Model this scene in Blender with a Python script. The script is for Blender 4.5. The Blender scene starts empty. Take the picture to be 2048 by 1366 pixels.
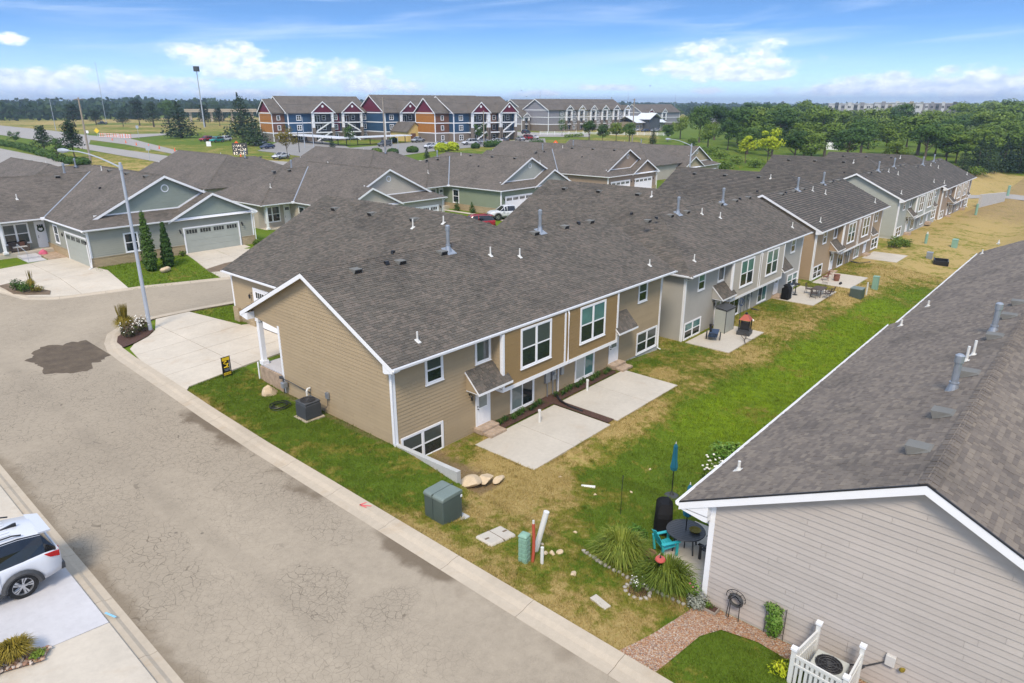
import bpy, bmesh, math, random
import numpy as np
from mathutils import Vector, Matrix

sc = bpy.context.scene
C = sc.collection
RND = random.Random(7)
rad = math.radians

# ---------------------------------------------------------------- camera, sky, sun, exposure
CAM_H = 15.62
PITCH, YAW = 19.187, 41.55          # degrees below the horizon / clockwise from +X
cam_d = bpy.data.cameras.new("camera")
cam_d.lens = 36 * 1365 / 2048
cam_d.sensor_width = 36
cam_d.clip_start = 0.5
cam_d.clip_end = 30000
cam = bpy.data.objects.new("camera", cam_d)
C.objects.link(cam)
cam.location = (0, 0, CAM_H)
cam.rotation_euler = (rad(90 - PITCH), 0, rad(YAW - 90))
sc.camera = cam

SUN_EL, SUN_AZ = 50.0, 212.0        # azimuth counter-clockwise from +X
sun_d = bpy.data.lights.new("sun", 'SUN')
sun_d.energy = 2.25
sun_d.angle = rad(16)
sun_d.color = (1.0, 0.87, 0.70)
sun = bpy.data.objects.new("sun", sun_d)
C.objects.link(sun)
_sd = Vector((math.cos(rad(SUN_EL)) * math.cos(rad(SUN_AZ)), math.cos(rad(SUN_EL)) * math.sin(rad(SUN_AZ)), math.sin(rad(SUN_EL))))
sun.rotation_euler = _sd.to_track_quat('Z', 'Y').to_euler()
sun.location = _sd * 200

sc.view_settings.view_transform = 'Standard'
sc.view_settings.look = 'None'
sc.view_settings.gamma = 1
sc.view_settings.use_curve_mapping = False
sc.view_settings.exposure = 0.66
sc.cycles.use_denoising = True
sc.cycles.volume_bounces = 0
sc.cycles.max_bounces = 6
sc.cycles.diffuse_bounces = 3
sc.cycles.transparent_max_bounces = 6

# measuring helpers: where the ground lies that one sees in a given direction
_p = rad(PITCH)
_ya = rad(YAW)
_fw = np.array([math.cos(_ya) * math.cos(_p), math.sin(_ya) * math.cos(_p), -math.sin(_p)])
_up = np.array([math.cos(_ya) * math.sin(_p), math.sin(_ya) * math.sin(_p), math.cos(_p)])
_rt = np.array([math.sin(_ya), -math.cos(_ya), 0])
def ray(px, py):
    return _fw + (px - 1024) / 1365 * _rt - (py - 683) / 1365 * _up
def az_el(px, py):
    d = ray(px, py)
    return math.atan2(d[1], d[0]), math.atan2(d[2], math.hypot(d[0], d[1]))

class NT:
    """small node-tree writer"""
    def __init__(self, tree):
        self.t = tree; self.n = tree.nodes; self.l = tree.links
    def new(self, typ, **kw):
        n = self.n.new(typ)
        for k, v in kw.items():
            setattr(n, k, v)
        return n
    def link(self, a, b):
        self.l.new(a, b)
    def val(self, sock, v):
        if hasattr(v, 'is_linked') or isinstance(v, bpy.types.NodeSocket):
            self.l.new(v, sock)
        else:
            sock.default_value = v
    def math(self, op, a, b=0.0, c=None, clamp=False):
        n = self.new('ShaderNodeMath', operation=op); n.use_clamp = clamp
        self.val(n.inputs[0], a); self.val(n.inputs[1], b)
        if c is not None: self.val(n.inputs[2], c)
        return n.outputs[0]
    def mix(self, f, a, b, blend='MIX'):
        n = self.new('ShaderNodeMix', data_type='RGBA', blend_type=blend)
        self.val(n.inputs[0], f)
        for s, v in ((n.inputs[6], a), (n.inputs[7], b)):
            if isinstance(v, tuple) and len(v) == 3: v = v + (1,)
            self.val(s, v)
        return n.outputs[2]
    def noise(self, vec, scale, detail=3, rough=0.55, dist=0.0):
        n = self.new('ShaderNodeTexNoise')
        if vec is not None: self.link(vec, n.inputs['Vector'])
        n.inputs['Scale'].default_value = scale; n.inputs['Detail'].default_value = detail
        n.inputs['Roughness'].default_value = rough; n.inputs['Distortion'].default_value = dist
        return n.outputs[0]
    def ss(self, x, lo, hi):
        n = self.new('ShaderNodeMapRange', interpolation_type='SMOOTHSTEP')
        self.val(n.inputs[0], x); self.val(n.inputs[1], lo); self.val(n.inputs[2], hi)
        n.inputs[3].default_value = 0; n.inputs[4].default_value = 1
        return n.outputs[0]
    def ramp(self, f, stops):
        n = self.new('ShaderNodeValToRGB')
        el = n.color_ramp.elements
        while len(el) < len(stops): el.new(0.5)
        for e, (p, c) in zip(el, stops):
            e.position = p; e.color = tuple(c) + (1,) if len(c) == 3 else c
        self.val(n.inputs[0], f)
        return n.outputs[0]

def make_world():
    w = bpy.data.worlds.new("World"); sc.world = w; w.use_nodes = True
    t = NT(w.node_tree); t.n.clear()
    out = t.new('ShaderNodeOutputWorld'); bg = t.new('ShaderNodeBackground')
    tc = t.new('ShaderNodeTexCoord'); sep = t.new('ShaderNodeSeparateXYZ')
    t.link(tc.outputs['Generated'], sep.inputs[0])
    x, y, z = sep.outputs
    zc = t.math('MAXIMUM', z, 0.0)
    # a clear high-altitude sky: the blue comes down close to the horizon
    zz = t.math('ADD', t.math('MULTIPLY', zc, 3.6), 0.035)
    cb = t.new('ShaderNodeCombineXYZ'); t.link(x, cb.inputs[0]); t.link(y, cb.inputs[1]); t.link(zz, cb.inputs[2])
    nm = t.new('ShaderNodeVectorMath', operation='NORMALIZE'); t.link(cb.outputs[0], nm.inputs[0])
    sky = t.new('ShaderNodeTexSky', sky_type='NISHITA')
    sky.sun_disc = False; sky.sun_elevation = rad(SUN_EL); sky.sun_rotation = rad(90 - SUN_AZ)
    sky.altitude = 400; sky.air_density = 1.0; sky.dust_density = 0.5; sky.ozone_density = 2.2
    t.link(nm.outputs[0], sky.inputs['Vector'])
    hs = t.new('ShaderNodeHueSaturation'); hs.inputs['Saturation'].default_value = 1.2; hs.inputs['Value'].default_value = 1.7
    t.link(sky.outputs[0], hs.inputs['Color'])
    # clouds by direction: cumulus banks low over the horizon, thin cirrus above
    az = t.math('ARCTAN2', y, x); el = t.math('ARCSINE', z)
    banks = [(440, 112, 95, 26), (520, 140, 110, 20), (650, 148, 120, 30), (760, 172, 90, 16), (110, 165, 180, 28), (250, 172, 150, 22), (20, 180, 120, 26), (15, 76, 30, 10),
             (1435, 122, 145, 36), (1500, 150, 90, 12), (1810, 168, 150, 22), (1960, 172, 130, 34), (1700, 180, 130, 14), (1075, 188, 60, 9), (1420, 182, 40, 8), (1210, 176, 60, 8), (480, 188, 90, 10)]
    m = None
    for px, py, wx, wy in banks:
        a, e = az_el(px, py)
        dx = t.math('MULTIPLY', t.math('SUBTRACT', az, a), 1365 / wx * 1.0)
        dy = t.math('MULTIPLY', t.math('SUBTRACT', el, e), 1365 / wy * 1.05)
        d = t.math('ADD', t.math('MULTIPLY', dx, dx), t.math('MULTIPLY', dy, dy))
        v = t.math('SUBTRACT', 1.0, d)
        m = v if m is None else t.math('MAXIMUM', m, v)
    cv = t.new('ShaderNodeCombineXYZ'); t.link(t.math('MULTIPLY', az, 22), cv.inputs[0]); t.link(t.math('MULTIPLY', el, 42), cv.inputs[1])
    n1 = t.noise(cv.outputs[0], 1.0, 9, 0.62)
    n2 = t.noise(cv.outputs[0], 2.6, 7, 0.6)
    md = t.math('ADD', t.math('MAXIMUM', m, -1.5), t.math('MULTIPLY', t.math('SUBTRACT', n1, 0.5), 4.2))
    cum = t.ss(md, -0.08, 0.85)
    # the rest of the sky carries a few scattered clouds of the same kind
    band = t.math('MULTIPLY', t.ss(el, 0.14, 0.3), t.ss(n1, 0.56, 0.72))
    # cirrus veils; the thicker veil above the view is added to whiten the light
    ci = t.new('ShaderNodeCombineXYZ'); t.link(t.math('MULTIPLY', az, 3.2), ci.inputs[0])
    t.link(t.math('ADD', t.math('MULTIPLY', el, 34), t.math('MULTIPLY', az, 1.6)), ci.inputs[1])
    n3 = t.noise(ci.outputs[0], 1.0, 6, 0.55, 0.6)
    cir = t.math('MAXIMUM', t.math('MULTIPLY', t.ss(n3, 0.44, 0.85), 0.5), t.math('MULTIPLY', t.ss(el, 0.1, 0.4), t.math('ADD', 0.45, t.math('MULTIPLY', n3, 0.35))))
    hz = t.math('MULTIPLY', t.math('SUBTRACT', 1.0, t.ss(el, -0.01, 0.1)), 0.5)
    shade = t.mix(t.ss(n2, 0.3, 0.7), (5.6, 6.6, 8.8), (9.6, 9.9, 10.2))
    c1 = t.mix(cir, hs.outputs[0], (7.2, 8.2, 9.9))
    c2 = t.mix(hz, c1, (6.4, 7.5, 10.2))
    c3 = t.mix(t.math('MULTIPLY', cum, 0.93), c2, shade)
    c4 = t.mix(t.math('MULTIPLY', band, 0.6), c3, shade)
    t.link(c4, bg.inputs[0]); bg.inputs[1].default_value = 0.095
    t.link(bg.outputs[0], out.inputs[0])
make_world()

# ---------------------------------------------------------------- terrain height
def sstep(a, b, v):
    q = np.clip((v - a) / (b - a), 0, 1); return q * q * (3 - 2 * q)
def terrain(x, y):
    x = np.asarray(x, float); y = np.asarray(y, float)
    base = np.interp(x, [-60, 15, 19, 36, 44, 62, 69, 111, 128, 147, 200, 300], [2.3, 2.0, 2.0, 1.98, 1.0, .83, 1.0, 1.05, 0, -.13, -.5, 0])
    street = np.interp(x, [-60, 13.2, 20, 40, 45, 65, 70, 95, 102, 126, 150, 250], [1.6, 1.34, 1.6, 1.2, .9, .6, .5, .4, .3, -.2, -.8, -1.0])
    front = street + (base - street) * sstep(59, 66, y)
    side = np.interp(x, [-40, 0, 2.7, 4.2, 4.8, 13.2, 17.1], [3.0, 1.85, 1.6, 1.42, 1.32, 1.32, 1.15])
    side = side - .36 * sstep(21.5, 17, y) * sstep(13.4, 17, x)
    back = np.interp(x, [17, 20, 34.5, 40, 43, 49, 60, 66, 70, 76, 86, 101, 127, 155, 200, 300], [.05, -.04, -.06, -.5, -.78, -.8, -1.0, -1.02, -1.28, -1.3, -1.46, -1.48, -2.1, -2.7, -3.2, -2])
    swale = -.45 * np.exp(-((y - 13.0) / 3.0) ** 2) + .55 * sstep(11.0, 8.4, y)
    back = back + swale * sstep(17, 22, x) * sstep(17.6, 15.8, y)
    back = back + .55 * sstep(19.5, 17.0, x) * sstep(17.0, 18.6, y) * sstep(21.6, 19.5, y)
    # strip between the side street and the swale south of the retaining wall
    fan = np.interp(x, [13.2, 15.5, 17.4, 19.5, 23.5], [1.30, .95, .62, .30, -.30])
    fan = np.where(x > 23.5, back, fan)
    w = sstep(18.1, 15.8, y)
    x0 = 17.02
    step = sstep(x0 - .02, x0 + .06, x)
    low = np.where(x < x0, side, back)
    low = side * (1 - step) + back * step
    low = low * (1 - w) + (np.where(x < 13.2, side, np.where(x < 23.5, fan, back))) * w
    g = low + (front - low) * np.where(x < 17.2, sstep(31, 36, y), sstep(23.5, 31.5, y))
    # far country rises a little
    r = np.hypot(x, y); a = np.arctan2(y, np.maximum(x, 1e-3) if np.ndim(x) == 0 else np.where(np.abs(x) < 1e-3, 1e-3, x))
    far = np.interp(np.degrees(a), [-90, 5, 20, 35, 75, 95, 180], [0, -1.5, .5, 3.7, 3.7, 2.0, 2.0])
    q = sstep(95, 195, r)
    q = np.where(a < rad(24), sstep(165, 300, r), q)
    return g * (1 - q) + far * q
def tz(x, y):
    return float(terrain(np.array([x]), np.array([y]))[0])
def G(px, py, lo=20, hi=4000):
    """ground point in the direction of a photograph pixel"""
    d = ray(px, py); t = (1.0 - CAM_H) / d[2] if d[2] < -1e-4 else hi
    for _ in range(40):
        q = d * t
        z = tz(q[0], q[1])
        t2 = (z - CAM_H) / d[2]
        t = t + .6 * (t2 - t)
    q = d * t
    return Vector((q[0], q[1], tz(q[0], q[1])))
def px_m(p):
    """photo pixels per metre at a point (for sizing far things)"""
    v = np.array(p) - np.array([0, 0, CAM_H]); return 1365 / float(v @ _fw)

# ---------------------------------------------------------------- object helpers
def tag(o, label=None, cat=None, group=None, kind=None):
    if label: o['label'] = label
    if cat: o['category'] = cat
    if group: o['group'] = group
    if kind: o['kind'] = kind
    return o
def empty(name, loc, rz=0.0, label=None, cat=None, group=None):
    o = bpy.data.objects.new(name, None); C.objects.link(o)
    o.location = loc; o.rotation_euler = (0, 0, rz); o.empty_display_size = .3
    return tag(o, label, cat, group)
def link_mesh(name, me, parent=None):
    o = bpy.data.objects.new(name, me); C.objects.link(o)
    if parent is not None: o.parent = parent
    return o
def copy_tree(o, parent=None):
    c = o.copy(); C.objects.link(c); c.parent = parent
    for ch in list(o.children): copy_tree(ch, c)
    return c

FLIP = [False]
class MB:
    def __init__(self): self.v = []; self.f = []; self.mi = []; self.cur = 0; self.at = []; self.att = 0.5
    def add(self, vs, fs):
        o = len(self.v); self.v.extend(vs)
        for f in fs:
            self.f.append(tuple(i + o for i in f)); self.mi.append(self.cur); self.at.append(self.att)
    def box(self, x0, x1, y0, y1, z0, z1):
        self.add([(x0, y0, z0), (x1, y0, z0), (x1, y1, z0), (x0, y1, z0), (x0, y0, z1), (x1, y0, z1), (x1, y1, z1), (x0, y1, z1)],
                 [(3, 2, 1, 0), (4, 5, 6, 7), (0, 1, 5, 4), (1, 2, 6, 5), (2, 3, 7, 6), (3, 0, 4, 7)])
    def fb(self, F, a0, a1, b0, b1, c0, c1):
        """box in a wall frame: a along the wall, b outwards, c up"""
        P = [F.p(a, b, c) for c in (c0, c1) for (a, b) in ((a0, b0), (a1, b0), (a1, b1), (a0, b1))]
        q = [(3, 2, 1, 0), (4, 5, 6, 7), (0, 1, 5, 4), (1, 2, 6, 5), (2, 3, 7, 6), (3, 0, 4, 7)]
        if F.neg: q = [tuple(reversed(k)) for k in q]
        self.add(P, q)
    def prism(self, poly, off):
        """planar polygon (3-D points) extruded by a vector"""
        n = len(poly); o = Vector(off)
        P = [tuple(Vector(p)) for p in poly] + [tuple(Vector(p) + o) for p in poly]
        nr = Vector((0, 0, 0))
        for i in range(n):
            nr += Vector(poly[i]).cross(Vector(poly[(i + 1) % n]))
        fl = nr.dot(o) > 0
        fs = [tuple(range(n)), tuple(range(2 * n - 1, n - 1, -1))]
        fs += [(i, i + n, (i + 1) % n + n, (i + 1) % n) for i in range(n)]
        if fl: fs = [tuple(reversed(f)) for f in fs]
        self.add(P, fs)
    def tube(self, pts, r, n=6, caps=True):
        pts = [Vector(p) for p in pts]; rings = []
        rr = r if isinstance(r, (list, tuple)) else [r] * len(pts)
        vs = []
        for i, p in enumerate(pts):
            d = (pts[min(i + 1, len(pts) - 1)] - pts[max(i - 1, 0)])
            d = d.normalized() if d.length > 1e-9 else Vector((0, 0, 1))
            a = d.cross(Vector((0, 0, 1)))
            if a.length < 1e-3: a = d.cross(Vector((0, 1, 0)))
            a.normalize(); b = d.cross(a)
            for k in range(n):
                t = 2 * math.pi * k / n
                vs.append(tuple(p + (a * math.cos(t) + b * math.sin(t)) * rr[i]))
        fs = []
        for i in range(len(pts) - 1):
            for k in range(n):
                k2 = (k + 1) % n
                fs.append((i * n + k, (i + 1) * n + k, (i + 1) * n + k2, i * n + k2))
        if caps:
            fs.append(tuple(range(n))); fs.append(tuple(range(len(pts) * n - 1, (len(pts) - 1) * n - 1, -1)))
        self.add(vs, fs)
    def cyl(self, x, y, z0, z1, r0, r1=None, n=14):
        self.tube([(x, y, z0), (x, y, z1)], [r0, r0 if r1 is None else r1], n)
    def lathe(self, prof, n=14, c=(0, 0, 0)):
        vs = []; fs = []
        for (r, z) in prof:
            for k in range(n):
                t = 2 * math.pi * k / n
                vs.append((c[0] + r * math.cos(t), c[1] + r * math.sin(t), c[2] + z))
        for i in range(len(prof) - 1):
            for k in range(n):
                k2 = (k + 1) % n
                fs.append((i * n + k, i * n + k2, (i + 1) * n + k2, (i + 1) * n + k))
        fs.append(tuple(range(n - 1, -1, -1))); fs.append(tuple((len(prof) - 1) * n + k for k in range(n)))
        self.add(vs, fs)
    def rock(self, c, sx, sy, sz, seed=0, sub=2):
        bm = bmesh.new(); bmesh.ops.create_icosphere(bm, subdivisions=sub, radius=1)
        rr = random.Random(seed); dirs = [(Vector((rr.uniform(-1, 1), rr.uniform(-1, 1), rr.uniform(-.6, 1))).normalized(), rr.uniform(.5, .82)) for _ in range(8)]
        for v in bm.verts:
            n = v.co.normalized(); s = 1.0
            for d, k in dirs:
                q = n.dot(d)
                if q > k: s = min(s, k / q)
                elif q > .3: s = min(s, k / q)
            v.co = n * s
        idx = {v: i for i, v in enumerate(bm.verts)}
        self.add([(c[0] + v.co.x * sx, c[1] + v.co.y * sy, c[2] + v.co.z * sz) for v in bm.verts], [tuple(idx[v] for v in f.verts) for f in bm.faces])
        bm.free()
    def mesh(self, name, mats, smooth=False):
        me = bpy.data.meshes.new(name)
        v = self.v; f = self.f
        if FLIP[0]:
            v = [(-a, b, c) for a, b, c in v]; f = [tuple(reversed(k)) for k in f]
        me.from_pydata(v, [], f)
        if not isinstance(mats, (list, tuple)): mats = [mats]
        for m in mats: me.materials.append(m)
        if len(mats) > 1: me.polygons.foreach_set('material_index', self.mi)
        if any(abs(a - .5) > 1e-6 for a in self.at):
            at = me.attributes.new('rnd', 'FLOAT', 'FACE'); at.data.foreach_set('value', self.at)
        if smooth: me.polygons.foreach_set('use_smooth', [True] * len(me.polygons))
        me.update()
        return me
    def build(self, name, mats, parent=None, smooth=False, kind=None, label=None):
        o = link_mesh(name, self.mesh(name, mats, smooth), parent)
        return tag(o, label, None, None, kind)

class F:
    """vertical wall frame: origin, direction along the wall, outward normal"""
    def __init__(s, O, u, n):
        s.O = Vector(O); s.u = Vector((u[0], u[1], 0)).normalized(); s.n = Vector((n[0], n[1], 0)).normalized()
        s.neg = s.u.cross(s.n).z < 0
    def off(s, d): return F(s.O + s.n * d, s.u, s.n)
    def p(s, a, b, c): return tuple(s.O + s.u * a + s.n * b + Vector((0, 0, c)))

def bevel(o, w=.02, seg=2):
    m = o.modifiers.new("bevel", 'BEVEL'); m.width = w; m.segments = seg; m.limit_method = 'ANGLE'
    return o
# ---------------------------------------------------------------- materials
MATS = {}
def base_mat(name):
    m = bpy.data.materials.new(name); m.use_nodes = True
    t = NT(m.node_tree); b = t.n['Principled BSDF']
    MATS[name] = m
    return m, t, b
def pos(t, scale=None):
    g = t.new('ShaderNodeNewGeometry'); return g.outputs['Position']
def obj_co(t):
    return t.new('ShaderNodeTexCoord').outputs['Object']
def bumpn(t, b, h, strength=.3, dist=.02):
    n = t.new('ShaderNodeBump'); n.inputs['Strength'].default_value = strength; n.inputs['Distance'].default_value = dist
    t.link(h, n.inputs['Height']); t.link(n.outputs[0], b.inputs['Normal'])
def paint(name, col, rough=.6, var=.12, scale=1.2, bump=0.0, metal=0.0, spec=.5, grain=40):
    m, t, b = base_mat(name)
    p = pos(t)
    n = t.noise(p, scale, 5, .6); n2 = t.noise(p, grain, 2, .5)
    f = t.math('ADD', t.math('MULTIPLY', n, .75), t.math('MULTIPLY', n2, .25))
    lo = tuple(c * (1 - var) for c in col); hi = tuple(min(1, c * (1 + var)) for c in col)
    t.link(t.ramp(f, [(.3, lo), (.7, hi)]), b.inputs['Base Color'])
    b.inputs['Roughness'].default_value = rough; b.inputs['Metallic'].default_value = metal
    b.inputs['Specular IOR Level'].default_value = spec
    if bump: bumpn(t, b, n2, bump, .01)
    return m
def siding_mat(name, col):
    m, t, b = base_mat(name)
    p = pos(t); oi = t.new('ShaderNodeObjectInfo')
    n = t.noise(p, .8, 4, .6); n2 = t.noise(p, 9, 4, .6)
    f = t.math('ADD', t.math('MULTIPLY', n, .55), t.math('ADD', t.math('MULTIPLY', n2, .25), t.math('MULTIPLY', oi.outputs['Random'], .2)))
    t.link(t.ramp(f, [(.25, tuple(c * .9 for c in col)), (.75, tuple(c * 1.08 for c in col))]), b.inputs['Base Color'])
    b.inputs['Roughness'].default_value = .75; b.inputs['Specular IOR Level'].default_value = .25
    w = t.new('ShaderNodeMapping'); w.inputs['Scale'].default_value = (6, 6, 90); t.link(p, w.inputs[0])
    bumpn(t, b, t.noise(w.outputs[0], 1, 3, .6), .12, .004)
    return m
def shingle_mat(name, cols, objrand=False):
    m, t, b = base_mat(name)
    p = pos(t)
    at = t.new('ShaderNodeAttribute', attribute_name='rnd'); oi = t.new('ShaderNodeObjectInfo')
    r = t.math('FRACT', t.math('ADD', at.outputs['Fac'], t.math('MULTIPLY', oi.outputs['Random'], 1.0))) if objrand else at.outputs['Fac']
    big = t.noise(p, .55, 4, .62); gr = t.noise(p, 22, 3, .7)
    f = t.math('ADD', t.math('ADD', t.math('MULTIPLY', r, .5), .06), t.math('ADD', t.math('MULTIPLY', t.math('SUBTRACT', big, .5), .45), t.math('MULTIPLY', gr, .3)))
    k = len(cols)
    c = t.ramp(f, [(.12 + .76 * i / (k - 1), cols[i]) for i in range(k)])
    st = t.new('ShaderNodeMapping'); st.inputs['Scale'].default_value = (.35, .35, .35); t.link(p, st.inputs[0])
    dk = t.ss(t.noise(st.outputs[0], 1, 4, .6), .48, .72)
    t.link(t.mix(t.math('MULTIPLY', dk, .3), c, (.03, .03, .03)), b.inputs['Base Color'])
    b.inputs['Roughness'].default_value = .93; b.inputs['Specular IOR Level'].default_value = .2
    bumpn(t, b, t.noise(p, 60, 2, .6), .35, .006)
    return m
def shingle_tex(name, cols, scale=1.0):
    """roofs too far off to tell one shingle from the next: courses by brick texture in (run, slope) coordinates"""
    m, t, b = base_mat(name)
    uv = t.new('ShaderNodeUVMap'); uv.uv_map = 'UVMap'
    br = t.new('ShaderNodeTexBrick'); t.link(uv.outputs[0], br.inputs['Vector'])
    br.inputs['Scale'].default_value = 1.0; br.inputs['Brick Width'].default_value = .34 * scale; br.inputs['Row Height'].default_value = .17 * scale
    br.inputs['Mortar Size'].default_value = .012; br.inputs['Color1'].default_value = (0, 0, 0, 1); br.inputs['Color2'].default_value = (1, 1, 1, 1); br.inputs['Mortar'].default_value = (0, 0, 0, 1)
    br.inputs['Bias'].default_value = 0
    p = pos(t)
    big = t.noise(p, .4, 5, .65); gr = t.noise(p, 3.1, 4, .7)
    f = t.math('ADD', t.math('MULTIPLY', br.outputs[0], .35), t.math('ADD', t.math('MULTIPLY', t.math('SUBTRACT', big, .5), .7), t.math('MULTIPLY', gr, .45)))
    k = len(cols)
    t.link(t.ramp(f, [(.1 + .7 * i / (k - 1), cols[i]) for i in range(k)]), b.inputs['Base Color'])
    b.inputs['Roughness'].default_value = .93; b.inputs['Specular IOR Level'].default_value = .2
    bumpn(t, b, br.outputs['Fac'], -.5, .02)
    return m
def brick_mat(name, c1, c2, mortar, w, h, ms=.012, rough=.85):
    """stone or brick facing seen from far: laid in (run, height) coordinates"""
    m, t, b = base_mat(name)
    p = pos(t); sp = t.new('ShaderNodeSeparateXYZ'); t.link(p, sp.inputs[0])
    cb = t.new('ShaderNodeCombineXYZ'); t.link(t.math('ADD', sp.outputs[0], sp.outputs[1]), cb.inputs[0]); t.link(sp.outputs[2], cb.inputs[1])
    br = t.new('ShaderNodeTexBrick'); t.link(cb.outputs[0], br.inputs['Vector'])
    br.inputs['Scale'].default_value = 1; br.inputs['Brick Width'].default_value = w; br.inputs['Row Height'].default_value = h; br.inputs['Mortar Size'].default_value = ms
    for k, c in (('Color1', c1), ('Color2', c2), ('Mortar', mortar)): br.inputs[k].default_value = c + (1,)
    n = t.noise(p, 2.5, 4, .6)
    t.link(t.mix(.35, br.outputs[0], t.mix(n, c1, c2)), b.inputs['Base Color'])
    b.inputs['Roughness'].default_value = rough; bumpn(t, b, br.outputs['Fac'], -.5, .02)
    return m
def glass_mat(name, col, rough=.04, spec=.8):
    m, t, b = base_mat(name)
    n = t.noise(pos(t), .9, 3, .6)
    t.link(t.ramp(n, [(.3, tuple(c * .75 for c in col)), (.7, tuple(c * 1.25 for c in col))]), b.inputs['Base Color'])
    b.inputs['Roughness'].default_value = rough; b.inputs['Specular IOR Level'].default_value = spec; b.inputs['IOR'].default_value = 1.5
    return m
def blind_mat(name, hi, lo, pitch=.05):
    m, t, b = base_mat(name)
    sp = t.new('ShaderNodeSeparateXYZ'); t.link(obj_co(t), sp.inputs[0])
    f = t.math('FRACT', t.math('MULTIPLY', sp.outputs[2], 1 / pitch))
    t.link(t.mix(t.ss(f, .35, .6), lo, hi), b.inputs['Base Color'])
    b.inputs['Roughness'].default_value = .12; b.inputs['Specular IOR Level'].default_value = .7
    return m

M = {}
M['white'] = paint('white_trim', (.80, .81, .83), .5, .04)
M['white2'] = paint('white_door_paint', (.82, .83, .85), .45, .03)
M['cream'] = paint('cream_trim', (.74, .72, .66), .55, .05)
M['greydoor'] = paint('grey_green_door', (.36, .385, .35), .5, .06)
M['tan'] = siding_mat('tan_siding', (.375, .292, .185))
M['tan2'] = siding_mat('warm_tan_siding', (.37, .275, .18))
M['tanshake'] = siding_mat('tan_shake', (.285, .195, .09))
M['grey'] = siding_mat('grey_siding', (.40, .385, .35))
M['sage'] = siding_mat('sage_siding', (.315, .32, .275))
M['sagegrey'] = siding_mat('pale_sage_siding', (.37, .385, .345))
M['sageshake'] = siding_mat('sage_shake', (.265, .305, .265))
M['beige'] = siding_mat('beige_siding', (.46, .42, .36))
M['greige'] = siding_mat('greige_siding', (.445, .405, .37))
M['olive'] = siding_mat('olive_siding', (.22, .26, .185))
M['mush'] = siding_mat('mushroom_siding', (.31, .24, .18))
M['sand'] = siding_mat('sand_siding', (.42, .35, .22))
SH = [(.080, .073, .063), (.106, .096, .082), (.129, .115, .097), (.151, .127, .107), (.195, .174, .145)]
SHR = [(.125, .108, .096), (.155, .133, .115), (.185, .158, .133), (.215, .183, .15), (.265, .23, .185)]
M['shingle'] = shingle_mat('asphalt_shingle', SH); M['shingle_o'] = shingle_mat('asphalt_shingle_piece', SH, True)
M['shingleR'] = shingle_mat('weathered_shingle', SHR); M['shingleR_o'] = shingle_mat('weathered_shingle_piece', SHR, True)
M['roofpaper'] = paint('roof_underlay', (.04, .038, .036), .95, .15)
M['shtex'] = shingle_tex('shingle_courses', [(.083, .074, .064), (.121, .107, .092), (.153, .131, .113), (.198, .176, .149)])
M['shtex2'] = shingle_tex('shingle_courses_far', [(.075, .062, .052), (.105, .086, .072), (.135, .11, .092), (.17, .145, .12)], 1.6)
M['stone'] = brick_mat('tan_ledge_stone', (.46, .36, .22), (.33, .25, .15), (.25, .2, .14), .42, .13)
M['brickbase'] = brick_mat('grey_brick_facing', (.20, .16, .13), (.15, .125, .105), (.25, .23, .2), .4, .16)
M['block'] = brick_mat('concrete_block', (.5, .49, .47), (.44, .43, .41), (.34, .33, .31), .42, .21)
M['brick'] = paint('weathered_brick', (.40, .30, .215), .85, .35, 3.5, .4, grain=25)
M['glass'] = glass_mat('dark_window_glass', (.018, .026, .028))
M['glassrefl'] = glass_mat('teal_window_glass', (.09, .2, .19), .06)  # teal reflection on the panes, put into the base colour
M['glassgrey'] = glass_mat('grey_window_glass', (.09, .105, .11), .08)
M['carglass'] = glass_mat('car_glass', (.008, .009, .012), .02)
M['blind'] = blind_mat('blinds_behind_glass', (.085, .1, .1), (.035, .046, .046))
M['blindw'] = blind_mat('pale_blinds_behind_glass', (.5, .53, .52), (.33, .36, .35), .07)
M['vblind'] = glass_mat('curtained_glass', (.2, .24, .23), .1)
M['galv'] = paint('galvanised_steel', (.34, .37, .41), .42, .1, 2, metal=.55)
M['lampgrey'] = paint('lamp_pole_paint', (.36, .40, .46), .5, .08)
M['ventgrey'] = paint('roof_vent_plastic', (.15, .148, .135), .7, .15)
M['pvc'] = paint('white_pvc', (.66, .66, .63), .4, .04)
M['black'] = paint('black_metal', (.014, .014, .016), .45, .2)
M['blackcloth'] = paint('black_vinyl_cover', (.010, .010, .011), .8, .3, spec=.2)
M['darkgrey'] = paint('dark_grey_metal', (.05, .052, .055), .5, .15)
M['acgrey'] = paint('condenser_grey', (.06, .065, .072), .5, .1)
M['acbeige'] = paint('condenser_beige', (.47, .48, .44), .5, .06)
M['padgreen'] = paint('transformer_green', (.07, .095, .085), .45, .12)
M['padgreen_lit'] = paint('transformer_green_lit', (.155, .195, .175), .45, .1)  # lighter copy of the cabinet green: brightness of the top put into the colour
M['ped'] = paint('pedestal_green', (.21, .36, .275), .5, .08)
M['teal'] = paint('teal_canvas', (.008, .125, .19), .8, .2, 3)
M['aqua'] = paint('aqua_plastic', (.03, .42, .46), .5, .08)
M['red'] = paint('red_plastic', (.45, .08, .06), .5, .1)
M['rust'] = paint('red_duct', (.40, .075, .04), .5, .15)
M['orange'] = paint('safety_orange', (.85, .13, .02), .5, .05)
M['yellow'] = paint('sign_yellow', (.75, .53, .02), .5, .05)
M['signblack'] = paint('sign_black', (.012, .012, .012), .5, .05)
M['limestone'] = paint('buff_limestone', (.56, .44, .29), .9, .2, 4, .4)
M['greystone'] = paint('grey_edging_stone', (.36, .33, .29), .9, .25, 5, .4)
M['wood'] = paint('weathered_pole_wood', (.30, .26, .22), .85, .15, 2)
M['bark'] = paint('bark', (.11, .085, .065), .95, .3, 6, .4)
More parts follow.
